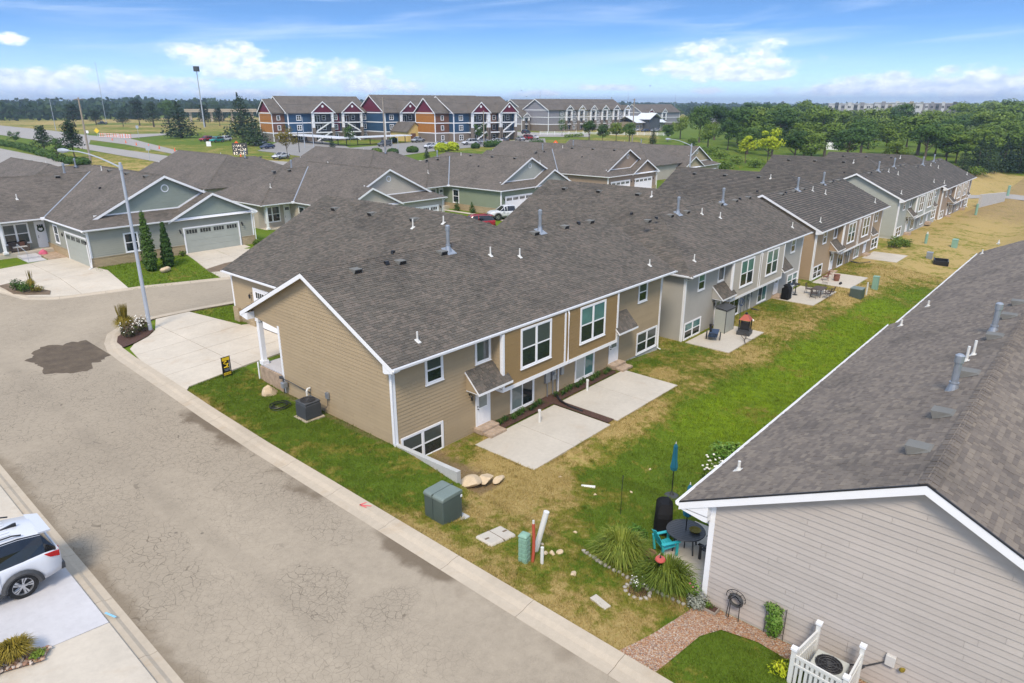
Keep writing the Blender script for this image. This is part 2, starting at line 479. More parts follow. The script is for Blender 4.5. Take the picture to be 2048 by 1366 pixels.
M['wicker'] = paint('brown_wicker', (.085, .065, .055), .8, .3, 9)
M['copper'] = paint('red_brown_chair', (.20, .085, .055), .7, .2)
M['cushion'] = paint('pale_cushion', (.55, .53, .5), .9, .1)
M['bluecloth'] = paint('dark_blue_cushion', (.03, .055, .11), .9, .2)
M['rubber'] = paint('tyre_rubber', (.012, .012, .013), .8, .2)
M['alloy'] = paint('alloy_wheel', (.55, .56, .58), .3, .05, metal=.8)
M['taillight'] = paint('tail_light_red', (.45, .008, .012), .12, .1, spec=.8)
M['paintwhite'] = paint('car_paint_white', (.60, .62, .66), .16, .02, spec=.7)
M['paintsilver'] = paint('car_paint_silver', (.42, .44, .47), .2, .04, metal=.4)
M['paintgrey'] = paint('car_paint_grey', (.10, .11, .12), .2, .05, metal=.3)
M['paintred'] = paint('car_paint_red', (.28, .012, .018), .15, .05, spec=.7)
M['paintblue'] = paint('car_paint_blue', (.02, .035, .09), .15, .05, spec=.7)
M['paintteal'] = paint('car_paint_teal', (.015, .23, .22), .2, .05)
M['paintblack'] = paint('car_paint_black', (.012, .012, .014), .12, .05, spec=.7)

def concrete(name, col, stain=.25, tint=(.44, .33, .22)):
    m, t, b = base_mat(name)
    p = pos(t); oi = t.new('ShaderNodeObjectInfo')
    n = t.noise(p, .45, 6, .65); n2 = t.noise(p, 5, 5, .7); n3 = t.noise(p, 45, 2, .6)
    f = t.math('ADD', t.math('MULTIPLY', n, .5), t.math('ADD', t.math('MULTIPLY', n2, .32), t.math('MULTIPLY', n3, .18)))
    c = t.ramp(f, [(.32, tuple(k * .78 for k in col)), (.68, tuple(min(1, k * 1.08) for k in col))])
    c = t.mix(t.math('MULTIPLY', t.ss(t.noise(p, .8, 5, .7, .5), .52, .78), stain), c, tint)
    c = t.mix(t.math('MULTIPLY', t.math('SUBTRACT', oi.outputs['Random'], .5), .12), c, tuple(k * .7 for k in col))
    t.link(c, b.inputs['Base Color']); b.inputs['Roughness'].default_value = .88; b.inputs['Specular IOR Level'].default_value = .25
    bumpn(t, b, n3, .2, .004)
    return m
M['conc'] = concrete('driveway_concrete', (.57, .51, .42), .42)
M['conc2'] = concrete('patio_concrete', (.54, .495, .42), .3)
M['conc3'] = concrete('new_white_concrete', (.56, .55, .56), .05)
M['conc4'] = concrete('kerb_concrete', (.49, .42, .325), .45, (.40, .29, .18))
M['wallconc'] = concrete('retaining_wall_concrete', (.50, .50, .48), .2, (.42, .36, .25))

def cracks(t, p, sc_, th, seed=0):
    mp = t.new('ShaderNodeMapping'); mp.inputs['Location'].default_value = (seed, seed * .7, 0); t.link(p, mp.inputs[0])
    nz = t.new('ShaderNodeTexNoise'); nz.inputs['Scale'].default_value = 1.6; nz.inputs['Detail'].default_value = 4; t.link(mp.outputs[0], nz.inputs['Vector'])
    vm = t.new('ShaderNodeVectorMath', operation='MULTIPLY_ADD'); t.link(nz.outputs['Color'], vm.inputs[0]); vm.inputs[1].default_value = (.5, .5, 0); t.link(mp.outputs[0], vm.inputs[2])
    vo = t.new('ShaderNodeTexVoronoi', feature='DISTANCE_TO_EDGE'); vo.inputs['Scale'].default_value = sc_; t.link(vm.outputs[0], vo.inputs['Vector'])
    return t.math('SUBTRACT', 1.0, t.ss(vo.outputs['Distance'], th * .35, th))
def asphalt(name, col, cracked=True):
    m, t, b = base_mat(name)
    p = pos(t)
    n = t.noise(p, .25, 5, .6); n2 = t.noise(p, 3.2, 6, .72); n3 = t.noise(p, 38, 3, .7)
    f = t.math('ADD', t.math('MULTIPLY', n, .28), t.math('ADD', t.math('MULTIPLY', n2, .38), t.math('MULTIPLY', n3, .34)))
    c = t.ramp(f, [(.3, tuple(k * .72 for k in col)), (.5, col), (.7, tuple(k * 1.22 for k in col))])
    h = n3
    if cracked:
        c = t.mix(t.math('MULTIPLY', cracks(t, p, 5.2, .035, 6.4), t.math('MULTIPLY', t.ss(t.noise(p, .22, 4, .6), .36, .6), .38)), c, (.12, .1, .075))
        sp = t.new('ShaderNodeSeparateXYZ'); t.link(p, sp.inputs[0]); X, Y = sp.outputs[0], sp.outputs[1]
        def blob(cx, cy, rx, ry):
            dx = t.math('DIVIDE', t.math('SUBTRACT', X, cx), rx); dy = t.math('DIVIDE', t.math('SUBTRACT', Y, cy), ry)
            d = t.math('ADD', t.math('MULTIPLY', dx, dx), t.math('MULTIPLY', dy, dy))
            return t.math('SUBTRACT', 1.25, d)
        mk = None
        for a in [(5.8, 22.5, 2.1, 5.5), (11.2, 25.5, 1.5, 5.5), (9.0, 16.2, 1.2, 2.0), (6.5, 29, 2.2, 5), (9.5, 31, 3.2, 5), (11.4, 19.5, 1.1, 2.4), (7.2, 39, 3.5, 6.5), (10.5, 38, 2.2, 5), (10, 14, 1.3, .9)]:
            v = blob(*a); mk = v if mk is None else t.math('MAXIMUM', mk, v)
        mk = t.ss(t.math('ADD', mk, t.math('MULTIPLY', t.math('SUBTRACT', t.noise(p, .9, 4, .6), .5), 1.4)), .25, .7)
        cr = t.math('MULTIPLY', t.math('MULTIPLY', cracks(t, p, 3.5, .03), mk), t.math('ADD', .55, t.math('MULTIPLY', t.ss(t.noise(p, .7, 3, .6), .4, .6), .45)))
        fine = t.math('MULTIPLY', t.math('MULTIPLY', cracks(t, p, 6.0, .05, 3.3), mk), t.ss(t.noise(p, .5, 3, .6), .46, .6))
        lone = t.math('MULTIPLY', cracks(t, p, .2, .0022, 9.1), t.ss(t.noise(p, .3, 2, .5), .42, .55))
        al = t.math('MAXIMUM', t.math('MAXIMUM', cr, t.math('MULTIPLY', fine, .5)), t.math('MULTIPLY', lone, .3))
        c = t.mix(t.math('MULTIPLY', t.math('MULTIPLY', mk, t.ss(n2, .35, .65)), .14), c, tuple(k * .62 for k in col))
        c = t.mix(t.math('MULTIPLY', al, .66), c, (.09, .072, .052))
        # worn wheel tracks and an oil streak along the lane
        trk = t.math('MULTIPLY', t.math('SUBTRACT', 1.0, t.ss(t.math('ABSOLUTE', t.math('SUBTRACT', X, t.math('ADD', 7.9, t.math('MULTIPLY', n, .5)))), .1, .55)), t.ss(t.noise(p, .8, 3, .6), .35, .6))
        c = t.mix(t.math('MULTIPLY', trk, .2), c, tuple(k * .55 for k in col))
        # silt washed along the gutter
        gut = t.math('MULTIPLY', t.ss(t.math('ADD', X, t.math('MULTIPLY', t.math('SUBTRACT', t.noise(p, .7, 4, .6), .5), 1.9)), 11.55, 12.1), t.math('MULTIPLY', t.math('LESS_THAN', Y, 33), t.ss(t.noise(p, .35, 2, .5), .42, .58)))
        c = t.mix(t.math('MULTIPLY', gut, .75), c, (.115, .085, .055))
        g2 = t.math('MULTIPLY', t.math('SUBTRACT', 1.0, t.ss(t.math('ADD', X, t.math('MULTIPLY', t.math('SUBTRACT', t.noise(p, 1.1, 4, .6), .5), 1.1)), 4.75, 5.25)), .6)
        c = t.mix(g2, c, (.17, .13, .085))
        # specks and spots
        vo = t.new('ShaderNodeTexVoronoi'); vo.inputs['Scale'].default_value = .62; t.link(p, vo.inputs['Vector'])
        sp2 = t.math('SUBTRACT', 1.0, t.ss(vo.outputs['Distance'], .02, .05))
        c = t.mix(t.math('MULTIPLY', sp2, .6), c, (.09, .075, .06))
        h = t.math('SUBTRACT', n3, al)
    t.link(c, b.inputs['Base Color']); b.inputs['Roughness'].default_value = .92; b.inputs['Specular IOR Level'].default_value = .2
    bumpn(t, b, h, .35, .012)
    return m
M['asphalt'] = asphalt('aged_asphalt', (.345, .293, .222))
M['asphalt2'] = asphalt('far_asphalt', (.33, .31, .285), False)
M['asphalt3'] = asphalt('parking_asphalt', (.26, .25, .235), False)
def patch_mat():
    m, t, b = base_mat('wet_asphalt_patch')
    p = pos(t); n = t.noise(p, 1.3, 6, .7); n2 = t.noise(p, 30, 3, .7)
    f = t.math('ADD', t.math('MULTIPLY', n, .6), t.math('MULTIPLY', n2, .4))
    t.link(t.ramp(f, [(.34, (.06, .042, .026)), (.55, (.112, .083, .053)), (.74, (.2, .155, .105))]), b.inputs['Base Color'])
    b.inputs['Roughness'].default_value = .9; bumpn(t, b, n2, .5, .012)
    return m
M['patch'] = patch_mat()
def speckle(name, cols, scale, rough=.9, bump=.6):
    m, t, b = base_mat(name)
    p = pos(t); vo = t.new('ShaderNodeTexVoronoi'); vo.inputs['Scale'].default_value = scale; t.link(p, vo.inputs['Vector'])
    sp = t.new('ShaderNodeSeparateColor'); t.link(vo.outputs['Color'], sp.inputs[0])
    k = len(cols)
    t.link(t.ramp(sp.outputs[0], [(i / (k - 1), cols[i]) for i in range(k)]), b.inputs['Base Color'])
    b.inputs['Roughness'].default_value = rough; bumpn(t, b, vo.outputs['Distance'], -bump, .02)
    return m
M['gravel'] = speckle('river_gravel', [(.24, .10, .05), (.34, .155, .07), (.27, .13, .075), (.42, .27, .15), (.38, .19, .085), (.5, .4, .3), (.13, .075, .06), (.55, .48, .4), (.22, .12, .07)], 30)
M['mulch'] = speckle('brown_mulch', [(.04, .018, .012), (.075, .035, .025), (.1, .05, .035), (.055, .03, .02)], 26)
M['soil'] = paint('bare_soil', (.16, .115, .075), .95, .3, 3, .4)

def ground_color(t, p):
    """lawn and field colour: how dry and how worn the ground is comes with the mesh, the mottling from noise"""
    dry = t.new('ShaderNodeAttribute', attribute_name='dry').outputs['Fac']
    soil = t.new('ShaderNodeAttribute', attribute_name='soil').outputs['Fac']
    lush = t.new('ShaderNodeAttribute', attribute_name='lush').outputs['Fac']
    n = t.noise(p, .33, 6, .66); n2 = t.noise(p, 2.2, 5, .7); n3 = t.noise(p, 11, 4, .7); n4 = t.noise(p, .02, 4, .6)
    d = t.math('ADD', dry, t.math('ADD', t.math('MULTIPLY', t.math('SUBTRACT', n, .5), 2.0), t.math('MULTIPLY', t.math('SUBTRACT', n2, .5), 1.7)))
    d = t.math('ADD', d, t.math('MULTIPLY', t.math('SUBTRACT', n4, .5), .6))
    green = t.mix(n3, (.056, .104, .008), (.128, .19, .02))
    lushc = t.mix(n3, (.13, .215, .006), (.24, .34, .012))
    green = t.mix(t.math('MULTIPLY', lush, t.ss(n2, .2, .75)), green, lushc)
    straw = t.mix(n3, (.30, .215, .075), (.47, .355, .15))
    mid = t.mix(n3, (.135, .14, .018), (.25, .225, .045))
    c = t.mix(t.ss(d, .22, .52), green, mid)
    c = t.mix(t.ss(d, .5, .85), c, straw)
    sd = t.ss(t.math('ADD', soil, t.math('MULTIPLY', t.math('SUBTRACT', n2, .5), .9)), .4, .8)
    c = t.mix(t.math('MULTIPLY', sd, .8), c, t.mix(n3, (.14, .095, .055), (.26, .18, .11)))
    return c, n3
def ground_mat():
    m, t, b = base_mat('lawn_and_field_ground'); p = pos(t)
    c, n3 = ground_color(t, p)
    t.link(c, b.inputs['Base Color']); b.inputs['Roughness'].default_value = .95; b.inputs['Specular IOR Level'].default_value = .1
    bumpn(t, b, n3, .6, .05)
    return m
M['ground'] = ground_mat()
def blade_mat():
    m, t, b = base_mat('grass_blades'); g = t.new('ShaderNodeNewGeometry')
    c, n3 = ground_color(t, g.outputs['Position'])
    at = t.new('ShaderNodeAttribute', attribute_name='rnd')
    c = t.mix(t.math('MULTIPLY', at.outputs['Fac'], .5), c, t.mix(.5, c, (.22, .27, .06)))
    t.link(c, b.inputs['Base Color']); b.inputs['Roughness'].default_value = .7; b.inputs['Specular IOR Level'].default_value = .15
    return m
M['blade'] = blade_mat()
def leaf_mat(name, cols, ns=.9):
    m, t, b = base_mat(name); p = pos(t)
    at = t.new('ShaderNodeAttribute', attribute_name='rnd'); oi = t.new('ShaderNodeObjectInfo')
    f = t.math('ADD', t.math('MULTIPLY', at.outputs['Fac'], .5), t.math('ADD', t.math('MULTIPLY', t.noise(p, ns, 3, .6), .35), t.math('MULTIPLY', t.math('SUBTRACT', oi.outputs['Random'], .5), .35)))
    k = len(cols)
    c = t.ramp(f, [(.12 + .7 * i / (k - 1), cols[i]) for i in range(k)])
    t.link(c, b.inputs['Base Color']); b.inputs['Roughness'].default_value = .65; b.inputs['Specular IOR Level'].default_value = .2
    b.inputs['Transmission Weight'].default_value = 0
    return m
M['leaf'] = leaf_mat('broad_leaf', [(.018, .045, .008), (.04, .088, .015), (.068, .13, .022), (.105, .175, .032)])
M['leafmid'] = leaf_mat('mid_green_leaf', [(.042, .08, .011), (.085, .145, .018), (.135, .20, .026), (.20, .26, .045)])
M['leafyel'] = leaf_mat('yellow_green_leaf', [(.16, .23, .01), (.28, .36, .015), (.40, .46, .02), (.5, .52, .04)])
M['leafgold'] = leaf_mat('golden_leaf', [(.10, .09, .012), (.18, .15, .018), (.25, .19, .025), (.3, .24, .04)])
M['needle'] = leaf_mat('dark_evergreen', [(.008, .02, .009), (.016, .036, .015), (.028, .055, .022), (.045, .075, .03)])
M['hedge'] = leaf_mat('clipped_hedge', [(.016, .045, .01), (.038, .085, .016), (.06, .115, .02), (.09, .15, .03)])
M['tallgrass'] = leaf_mat('tall_grass', [(.06, .095, .01), (.12, .165, .02), (.19, .235, .03), (.3, .31, .07)], 3)
M['goldgrass'] = leaf_mat('golden_grass', [(.14, .11, .015), (.24, .18, .025), (.33, .26, .04), (.42, .35, .08)], 3)
M['flowerleaf'] = leaf_mat('rose_leaf', [(.03, .045, .015), (.06, .075, .025), (.13, .075, .06), (.3, .2, .17)], 5)
M['silverleaf'] = leaf_mat('silver_leaf', [(.13, .15, .12), (.2, .22, .18), (.27, .29, .24), (.33, .35, .3)], 5)
M['brightleaf'] = leaf_mat('bright_leaf', [(.035, .09, .012), (.07, .16, .02), (.11, .22, .03), (.2, .3, .07)], 5)
M['petal'] = paint('pink_petals', (.6, .12, .2), .7, .2)
M['whitepetal'] = paint('white_petals', (.75, .73, .66), .7, .1)
M['farwood'] = leaf_mat('distant_wood', [(.012, .03, .012), (.024, .052, .018), (.04, .075, .024), (.06, .10, .03)], .03)
# ---------------------------------------------------------------- ground, streets, slabs
def nz2(x, y, s, seed):
    """cheap value noise"""
    X = x / s; Y = y / s; xi = np.floor(X).astype(np.int64); yi = np.floor(Y).astype(np.int64); fx = X - xi; fy = Y - yi
    def h(a, b):
        k = (a * 374761393 + b * 668265263 + seed * 1274126177) & 0x7fffffff
        k = ((k ^ (k >> 13)) * 1274126177) & 0x7fffffff
        return ((k ^ (k >> 16)) & 0xffff) / 65535.0
    fx = fx * fx * (3 - 2 * fx); fy = fy * fy * (3 - 2 * fy)
    return (h(xi, yi) * (1 - fx) + h(xi + 1, yi) * fx) * (1 - fy) + (h(xi, yi + 1) * (1 - fx) + h(xi + 1, yi + 1) * fx) * fy
def ground_masks(x, y):
    n = nz2(x, y, 2.6, 1) - .5; nb = nz2(x, y, 6.0, 2) - .5
    r = np.hypot(x, y)
    dry = np.full(x.shape, .12)
    # verge by the side street
    v = (x < 17.1) & (y < 36)
    dry = np.where(v, .14 + .34 * sstep(14.4, 13.1, x) + .62 * sstep(18.6, 15.0, y) * sstep(6.0, 8.5, y), dry)
    dry = np.where(v & (y < 7.5), .18 + .35 * sstep(15.0, 13.2, x), dry)
    # back yards
    b = (x >= 17.1) & (y < 34)
    yb = .15 + .6 * sstep(14.6, 16.6, y - np.interp(x, [17, 30, 60, 90], [0, .3, .2, 0])) - .34 * sstep(18.6, 20.6, y)
    yb = yb + .42 * sstep(24, 19, x) * sstep(12.6, 15.0, y) * sstep(19.5, 17.5, y)
    yb = np.where(x < 24, yb + .3 * sstep(24, 19, x) * sstep(10, 12.5, y), yb)
    yb = yb + (.76 - yb) * sstep(70, 84, x + 6 * n)
    dry = np.where(b, yb, dry)
    lush = np.where(b, sstep(25, 33, x) * sstep(76, 66, x + 8 * n) * sstep(16.8, 14.6, y), 0) * 1.0
    lush = np.where((y > 40) & (r < 110), .35, lush)
    dry = np.where((y > 40) & (r < 100), .08, dry)
    # open country
    far = sstep(95, 130, r)
    fd = .52 + .8 * (nz2(x, y, 60, 5) - .5) + .5 * (nz2(x, y, 18, 6) - .5)
    a = np.degrees(np.arctan2(y, np.where(np.abs(x) < 1e-3, 1e-3, x)))
    fd = np.where((a < 30) & (r > 110), .12, fd)
    fd = np.where((a < 17) & (x > 100) & (r < 230), .95, fd)
    fd = np.where(r > 700, .35 + 1.1 * (nz2(x, y, 420, 8) - .5), fd)
    dry = dry * (1 - far) + fd * far
    soil = np.zeros(x.shape)
    soil = np.maximum(soil, .95 * sstep(21.0, 18.2, x) * (x > 17.05) * sstep(16.6, 18, y) * sstep(22.1, 21.9, y))
    soil = np.maximum(soil, .55 * (x > 17) * (x < 41) * sstep(20.7, 21.6, y) * (y < 23))
    soil = np.maximum(soil, .6 * sstep(16.0, 16.8, x) * (x < 17.2) * sstep(21, 23, y) * sstep(32.5, 31, y))
    soil = np.maximum(soil, .62 * sstep(100, 150, x) * (y < 21) * (y > -30))
    soil = np.maximum(soil, .45 * sstep(88, 110, x) * sstep(12, 8, y) * (y > -30))
    soil = np.maximum(soil, .42 * (x > 17.4) * (x < 20) * (y < 11) * (y > 7))
    return np.clip(dry + .12 * nb, 0, 1.2), np.clip(soil, 0, 1), np.clip(lush, 0, 1)

def axis(parts):
    out = []
    for a, b, s in parts: out.extend(np.arange(a, b, s))
    out.append(parts[-1][1]); return np.array(sorted(set(np.round(out, 3))))
def geo(a, b, n): return np.geomspace(a, b, n)
gx = np.unique(np.concatenate([-geo(60, 3000, 22), axis([(-60, -10, 4), (-10, 16.6, .5), (16.6, 17.6, .1), (17.6, 60, .5), (60, 170, 1.2), (170, 620, 9)]), geo(630, 9000, 30)]))
gy = np.unique(np.concatenate([-geo(40, 3000, 22), axis([(-40, -8, 4), (-8, 76, .5), (76, 260, 3), (260, 620, 9)]), geo(630, 9000, 30)]))
XX, YY = np.meshgrid(gx, gy); ZZ = terrain(XX, YY)
def grid_mesh(name):
    ny, nx = XX.shape
    me = bpy.data.meshes.new(name)
    V = np.stack([XX, YY, ZZ], -1).reshape(-1, 3)
    i = np.arange(nx - 1); j = np.arange(ny - 1); I, J = np.meshgrid(i, j)
    q = (J * nx + I).ravel(); Q = np.stack([q, q + 1, q + 1 + nx, q + nx], -1)
    me.vertices.add(len(V)); me.vertices.foreach_set('co', V.ravel())
    me.loops.add(Q.size); me.loops.foreach_set('vertex_index', Q.ravel().astype(np.int32))
    me.polygons.add(len(Q)); me.polygons.foreach_set('loop_start', (np.arange(len(Q)) * 4).astype(np.int32))
    me.polygons.foreach_set('use_smooth', np.ones(len(Q), bool))
    me.update(calc_edges=True)
    d, s, l = ground_masks(V[:, 0], V[:, 1])
    for k, a in (('dry', d), ('soil', s), ('lush', l)):
        at = me.attributes.new(k, 'FLOAT', 'POINT'); at.data.foreach_set('value', a.astype(np.float32))
    me.materials.append(M['ground'])
    return me
tag(link_mesh('ground', grid_mesh('ground')), kind='structure')

def drape(name, poly, mat, dz, step=1.0, parent=None, kind='structure', zf=None):
    bm = bmesh.new(); bm.faces.new([bm.verts.new((x, y, 0)) for x, y in poly])
    xs = [p[0] for p in poly]; ys = [p[1] for p in poly]
    for ax, lo, hi in ((0, min(xs), max(xs)), (1, min(ys), max(ys))):
        k = math.ceil(lo / step) * step
        while k < hi:
            co = (k, 0, 0) if ax == 0 else (0, k, 0); no = (1, 0, 0) if ax == 0 else (0, 1, 0)
            bmesh.ops.bisect_plane(bm, geom=bm.verts[:] + bm.edges[:] + bm.faces[:], plane_co=co, plane_no=no)
            k += step
    bmesh.ops.triangulate(bm, faces=bm.faces[:])
    V = np.array([v.co[:] for v in bm.verts]); Z = terrain(V[:, 0], V[:, 1]) + dz
    for v, z in zip(bm.verts, Z): v.co.z = z
    if sum(f.normal.z for f in bm.faces) < 0: bmesh.ops.reverse_faces(bm, faces=bm.faces[:])
    bm.normal_update()
    me = bpy.data.meshes.new(name); bm.to_mesh(me); bm.free(); me.materials.append(mat)
    return tag(link_mesh(name, me, parent), kind=kind)

street_poly = [(4.72, -14), (12.27, -14), (12.28, 13.5), (12.3, 26), (12.4, 31), (12.6, 37.4), (12.72, 41.9), (12.87, 44.3), (13.3, 46.1), (14.1, 47.9), (15.3, 48.95), (17.3, 49.3), (20, 48.9), (24, 48.6), (45, 48.3), (126, 48.3),
               (126, 56), (45, 56), (33, 55.6), (27, 55.5), (19.6, 57.6), (14.55, 59.7), (12.9, 61.1), (11.9, 63.6), (10, 68), (-20, 78), (-20, 46), (4.72, 46)]
drape('street', street_poly, M['asphalt'], .03)
pr = random.Random(3)
patch = []
for k in range(80):
    a = 2 * math.pi * k / 80
    q = 1 + .1 * math.sin(3 * a + 1) + .07 * math.sin(7 * a) + .05 * math.sin(13 * a + 2) + pr.uniform(-.05, .05)
    patch.append((11.25 + 2.15 * math.cos(a) * q + .35 * math.sin(a), 45.2 + 3.0 * math.sin(a) * q))
drape('asphalt_patch', [(min(x, 12.8), y) for x, y in patch], M['patch'], .036, .7)

def clip_rect(poly, x0, x1, y0, y1):
    def cut(P, ins, inter):
        out = []
        for i in range(len(P)):
            a, b = P[i - 1], P[i]
            if ins(b):
                if not ins(a): out.append(inter(a, b))
                out.append(b)
            elif ins(a): out.append(inter(a, b))
        return out
    def ix(k):
        return lambda a, b: (k, a[1] + (b[1] - a[1]) * (k - a[0]) / (b[0] - a[0]))
    def iy(k):
        return lambda a, b: (a[0] + (b[0] - a[0]) * (k - a[1]) / (b[1] - a[1]), k)
    for ins, inter in ((lambda p: p[0] >= x0, ix(x0)), (lambda p: p[0] <= x1, ix(x1)), (lambda p: p[1] >= y0, iy(y0)), (lambda p: p[1] <= y1, iy(y1))):
        if not poly: break
        poly = cut(poly, ins, inter)
    return poly
def area(P): return abs(sum(P[i - 1][0] * P[i][1] - P[i][0] * P[i - 1][1] for i in range(len(P)))) / 2
def slabs(name, poly, xs, ys, mat, dz, gap=.03, zf=None, th=.16, piece='concrete_slab'):
    """a poured surface: a thin bed with one slab per joint-bounded panel on it"""
    zf = zf or (lambda x, y: tz(x, y))
    b = MB(); P3 = [(x, y, zf(x, y) + dz - .14) for x, y in poly]
    b.prism(P3, (0, 0, -th)); root = b.build(name, M['soil'], kind='structure')
    xs = [-1e3] + list(xs) + [1e3]; ys = [-1e3] + list(ys) + [1e3]
    for i in range(len(xs) - 1):
        for j in range(len(ys) - 1):
            q = clip_rect(list(poly), xs[i] + gap / 2, xs[i + 1] - gap / 2, ys[j] + gap / 2, ys[j + 1] - gap / 2)
            if len(q) < 3 or area(q) < .05: continue
            s = MB(); s.prism([(x, y, zf(x, y) + dz) for x, y in q], (0, 0, -th)); s.build(piece, mat, root)
    return root

def path_pts(pl, step):
    out = []; 
    for i in range(len(pl) - 1):
        a, b = Vector(pl[i]), Vector(pl[i + 1]); n = max(1, int((b - a).length / step))
        for k in range(n): out.append(a.lerp(b, k / n))
    out.append(Vector(pl[-1])); return out
def curb(name, line, width, side, mat, seg=3.05):
    """rolled kerb along a line (its street edge); side = +1 when the kerb lies left of the line's direction"""
    pts = path_pts(line, .25)
    prof = [(0, -.12), (0, .035), (width * .4, .045), (width * .62, .105), (width, .12), (width, -.12)]
    acc = 0; runs = [[pts[0]]]; 
    for i in range(1, len(pts)):
        acc += (pts[i] - pts[i - 1]).length; runs[-1].append(pts[i])
        if acc >= seg and i < len(pts) - 1: runs.append([pts[i]]); acc = 0
    def sweep(b, run, g, dz):
        n = len(prof); vs = []
        for i, p in enumerate(run):
            d = (run[min(i + 1, len(run) - 1)] - run[max(i - 1, 0)]).normalized(); nn = Vector((-d.y, d.x)) * side
            q = p + d * (g if i == 0 else -g if i == len(run) - 1 else 0)
            zz = tz(q.x, q.y)
            for (w_, h_) in prof: vs.append((q.x + nn.x * w_, q.y + nn.y * w_, zz + h_ + dz))
        fs = []
        for i in range(len(run) - 1):
            for k in range(n - 1):
                f = (i * n + k, (i + 1) * n + k, (i + 1) * n + k + 1, i * n + k + 1); fs.append(f if side < 0 else tuple(reversed(f)))
        e0 = tuple(range(n)); e1 = tuple((len(run) - 1) * n + k for k in reversed(range(n)))
        fs += [e0, e1] if side < 0 else [tuple(reversed(e0)), tuple(reversed(e1))]
        b.add(vs, fs)
    b = MB(); sweep(b, pts, 0, -.03); root = b.build(name, M['soil'], kind='structure')
    for run in runs:
        b = MB(); sweep(b, run, .008, 0); b.build('curb_section', mat, root)
    return root
right_line = [(12.27, -12), (12.28, 13.5), (12.3, 26), (12.4, 31), (12.6, 37.4), (12.72, 41.9), (12.87, 44.3), (13.3, 46.1), (14.1, 47.9), (15.3, 48.95), (17.3, 49.3), (20, 48.9), (24, 48.6), (45, 48.3)]
curb('curb', right_line, .84, -1, M['conc4'])
curb('curb', [(4.72, -12), (4.72, 46)], .5, 1, M['conc4'])
curb('curb', [(33, 55.6), (27, 55.5), (19.6, 57.6), (14.55, 59.7), (12.9, 61.1), (11.9, 63.6), (10, 68)], .6, -1, M['conc4'])
# paint marks a surveyor left on the kerbs: a pink arrow and a blue dash
def mark(name, lines, mat, w=.05):
    b = MB()
    for (x0, y0), (x1, y1) in lines:
        d = Vector((x1 - x0, y1 - y0)).normalized(); n = Vector((-d.y, d.x)) * w / 2
        b.add([(x0 + n.x, y0 + n.y, 0), (x0 - n.x, y0 - n.y, 0), (x1 - n.x, y1 - n.y, 0), (x1 + n.x, y1 + n.y, 0)], [(0, 1, 2, 3)])
    b.v = [(x, y, tz(x, y) + .126 if x > 8 else tz(x, y) + .118) for x, y, z in b.v]
    return b.build(name, mat, kind='structure')
mark('paint_arrow', [((13.02, 18.55), (12.78, 18.95)), ((12.78, 18.95), (12.84, 18.62)), ((12.78, 18.95), (13.05, 18.9))], paint('pink_marking_paint', (.7, .12, .13), .8))
mark('paint_dash', [((4.42, 19.35), (4.28, 19.75))], paint('blue_marking_paint', (.25, .55, .75), .8), .07)

drive = [(13.03, 34.24), (13.12, 36), (13.36, 39), (13.62, 41.5), (13.95, 43.7), (14.45, 44.39), (15.61, 45.12), (16.4, 46.0), (17.4, 48.35), (19.6, 48.2), (20.5, 42.3), (20.98, 42.0), (20.98, 35.6), (17.41, 35.53), (13.7, 35.14)]
def zdrive(x, y): return float(np.interp(x, [13.0, 14.2, 20.9], [1.40, 1.43, 1.72]))
slabs('driveway', drive, [16.95], [37.6, 40.0, 42.3, 44.9], M['conc'], .0, zf=zdrive)
drape('planting_bed', [(13.75, 44.2), (14.5, 44.45), (15.6, 45.15), (16.35, 46.0), (16.2, 47.4), (15.2, 47.4), (14.3, 46.6), (13.85, 45.5)], M['mulch'], .10, .6)
slabs('driveway', [(10.2, 68.4), (12.25, 64.2), (13.1, 61.8), (14.75, 60.4), (19.4, 58.3), (20.1, 64.7), (19.75, 66.3), (19.55, 73.5), (13.9, 71.9), (8.5, 70.5)], [16.4], [64.5, 67.5, 70.5], M['conc'], .06)
slabs('driveway', [(26.2, 56.4), (34.3, 56.4), (33.6, 66.35), (27.6, 66.35)], [30.4], [59.8, 63.1], M['conc'], .06)
drape('planting_bed', [(12.25, 65.0), (12.6, 62.6), (13.3, 61.9), (14.6, 61.0), (14.9, 61.8), (14.3, 63.0), (13.0, 65.3)], M['soil'], .11, .6)
slabs('driveway', [(4.2, -12), (4.2, 19.22), (-12, 19.22), (-12, -12)], [-.6], [13.4, 7], M['conc'], .10)
slabs('driveway', [(4.2, 19.25), (4.2, 22.93), (-12, 22.93), (-12, 19.25)], [-1.5], [], M['conc3'], .105)
slabs('driveway', [(4.2, 22.96), (4.2, 46), (-12, 46), (-12, 22.96)], [-.6], [26.7, 30.4, 34.1], M['conc'], .10)
# planting island in the near driveway with river stones
isl = [(2.78, 19.2), (1.7, 19.75), (-.3, 20.1), (-.3, 18.5), (1.6, 18.95), (2.45, 18.72)]
drape('planting_bed', isl, M['gravel'], .125, .5)
# gravel path round the corner of the right-hand house
gravel_poly = [(13.2, 7.75), (14.6, 7.5), (16.2, 7.35), (17.36, 7.3), (17.36, 2.2), (17.36, -2), (16.2, -2), (16.3, 2.6), (16.55, 4.1), (16.7, 5.2), (16.4, 6.2), (15.6, 6.5), (14.3, 6.55), (13.2, 6.6)]
drape('gravel_path', gravel_poly, M['gravel'], .03, .6)

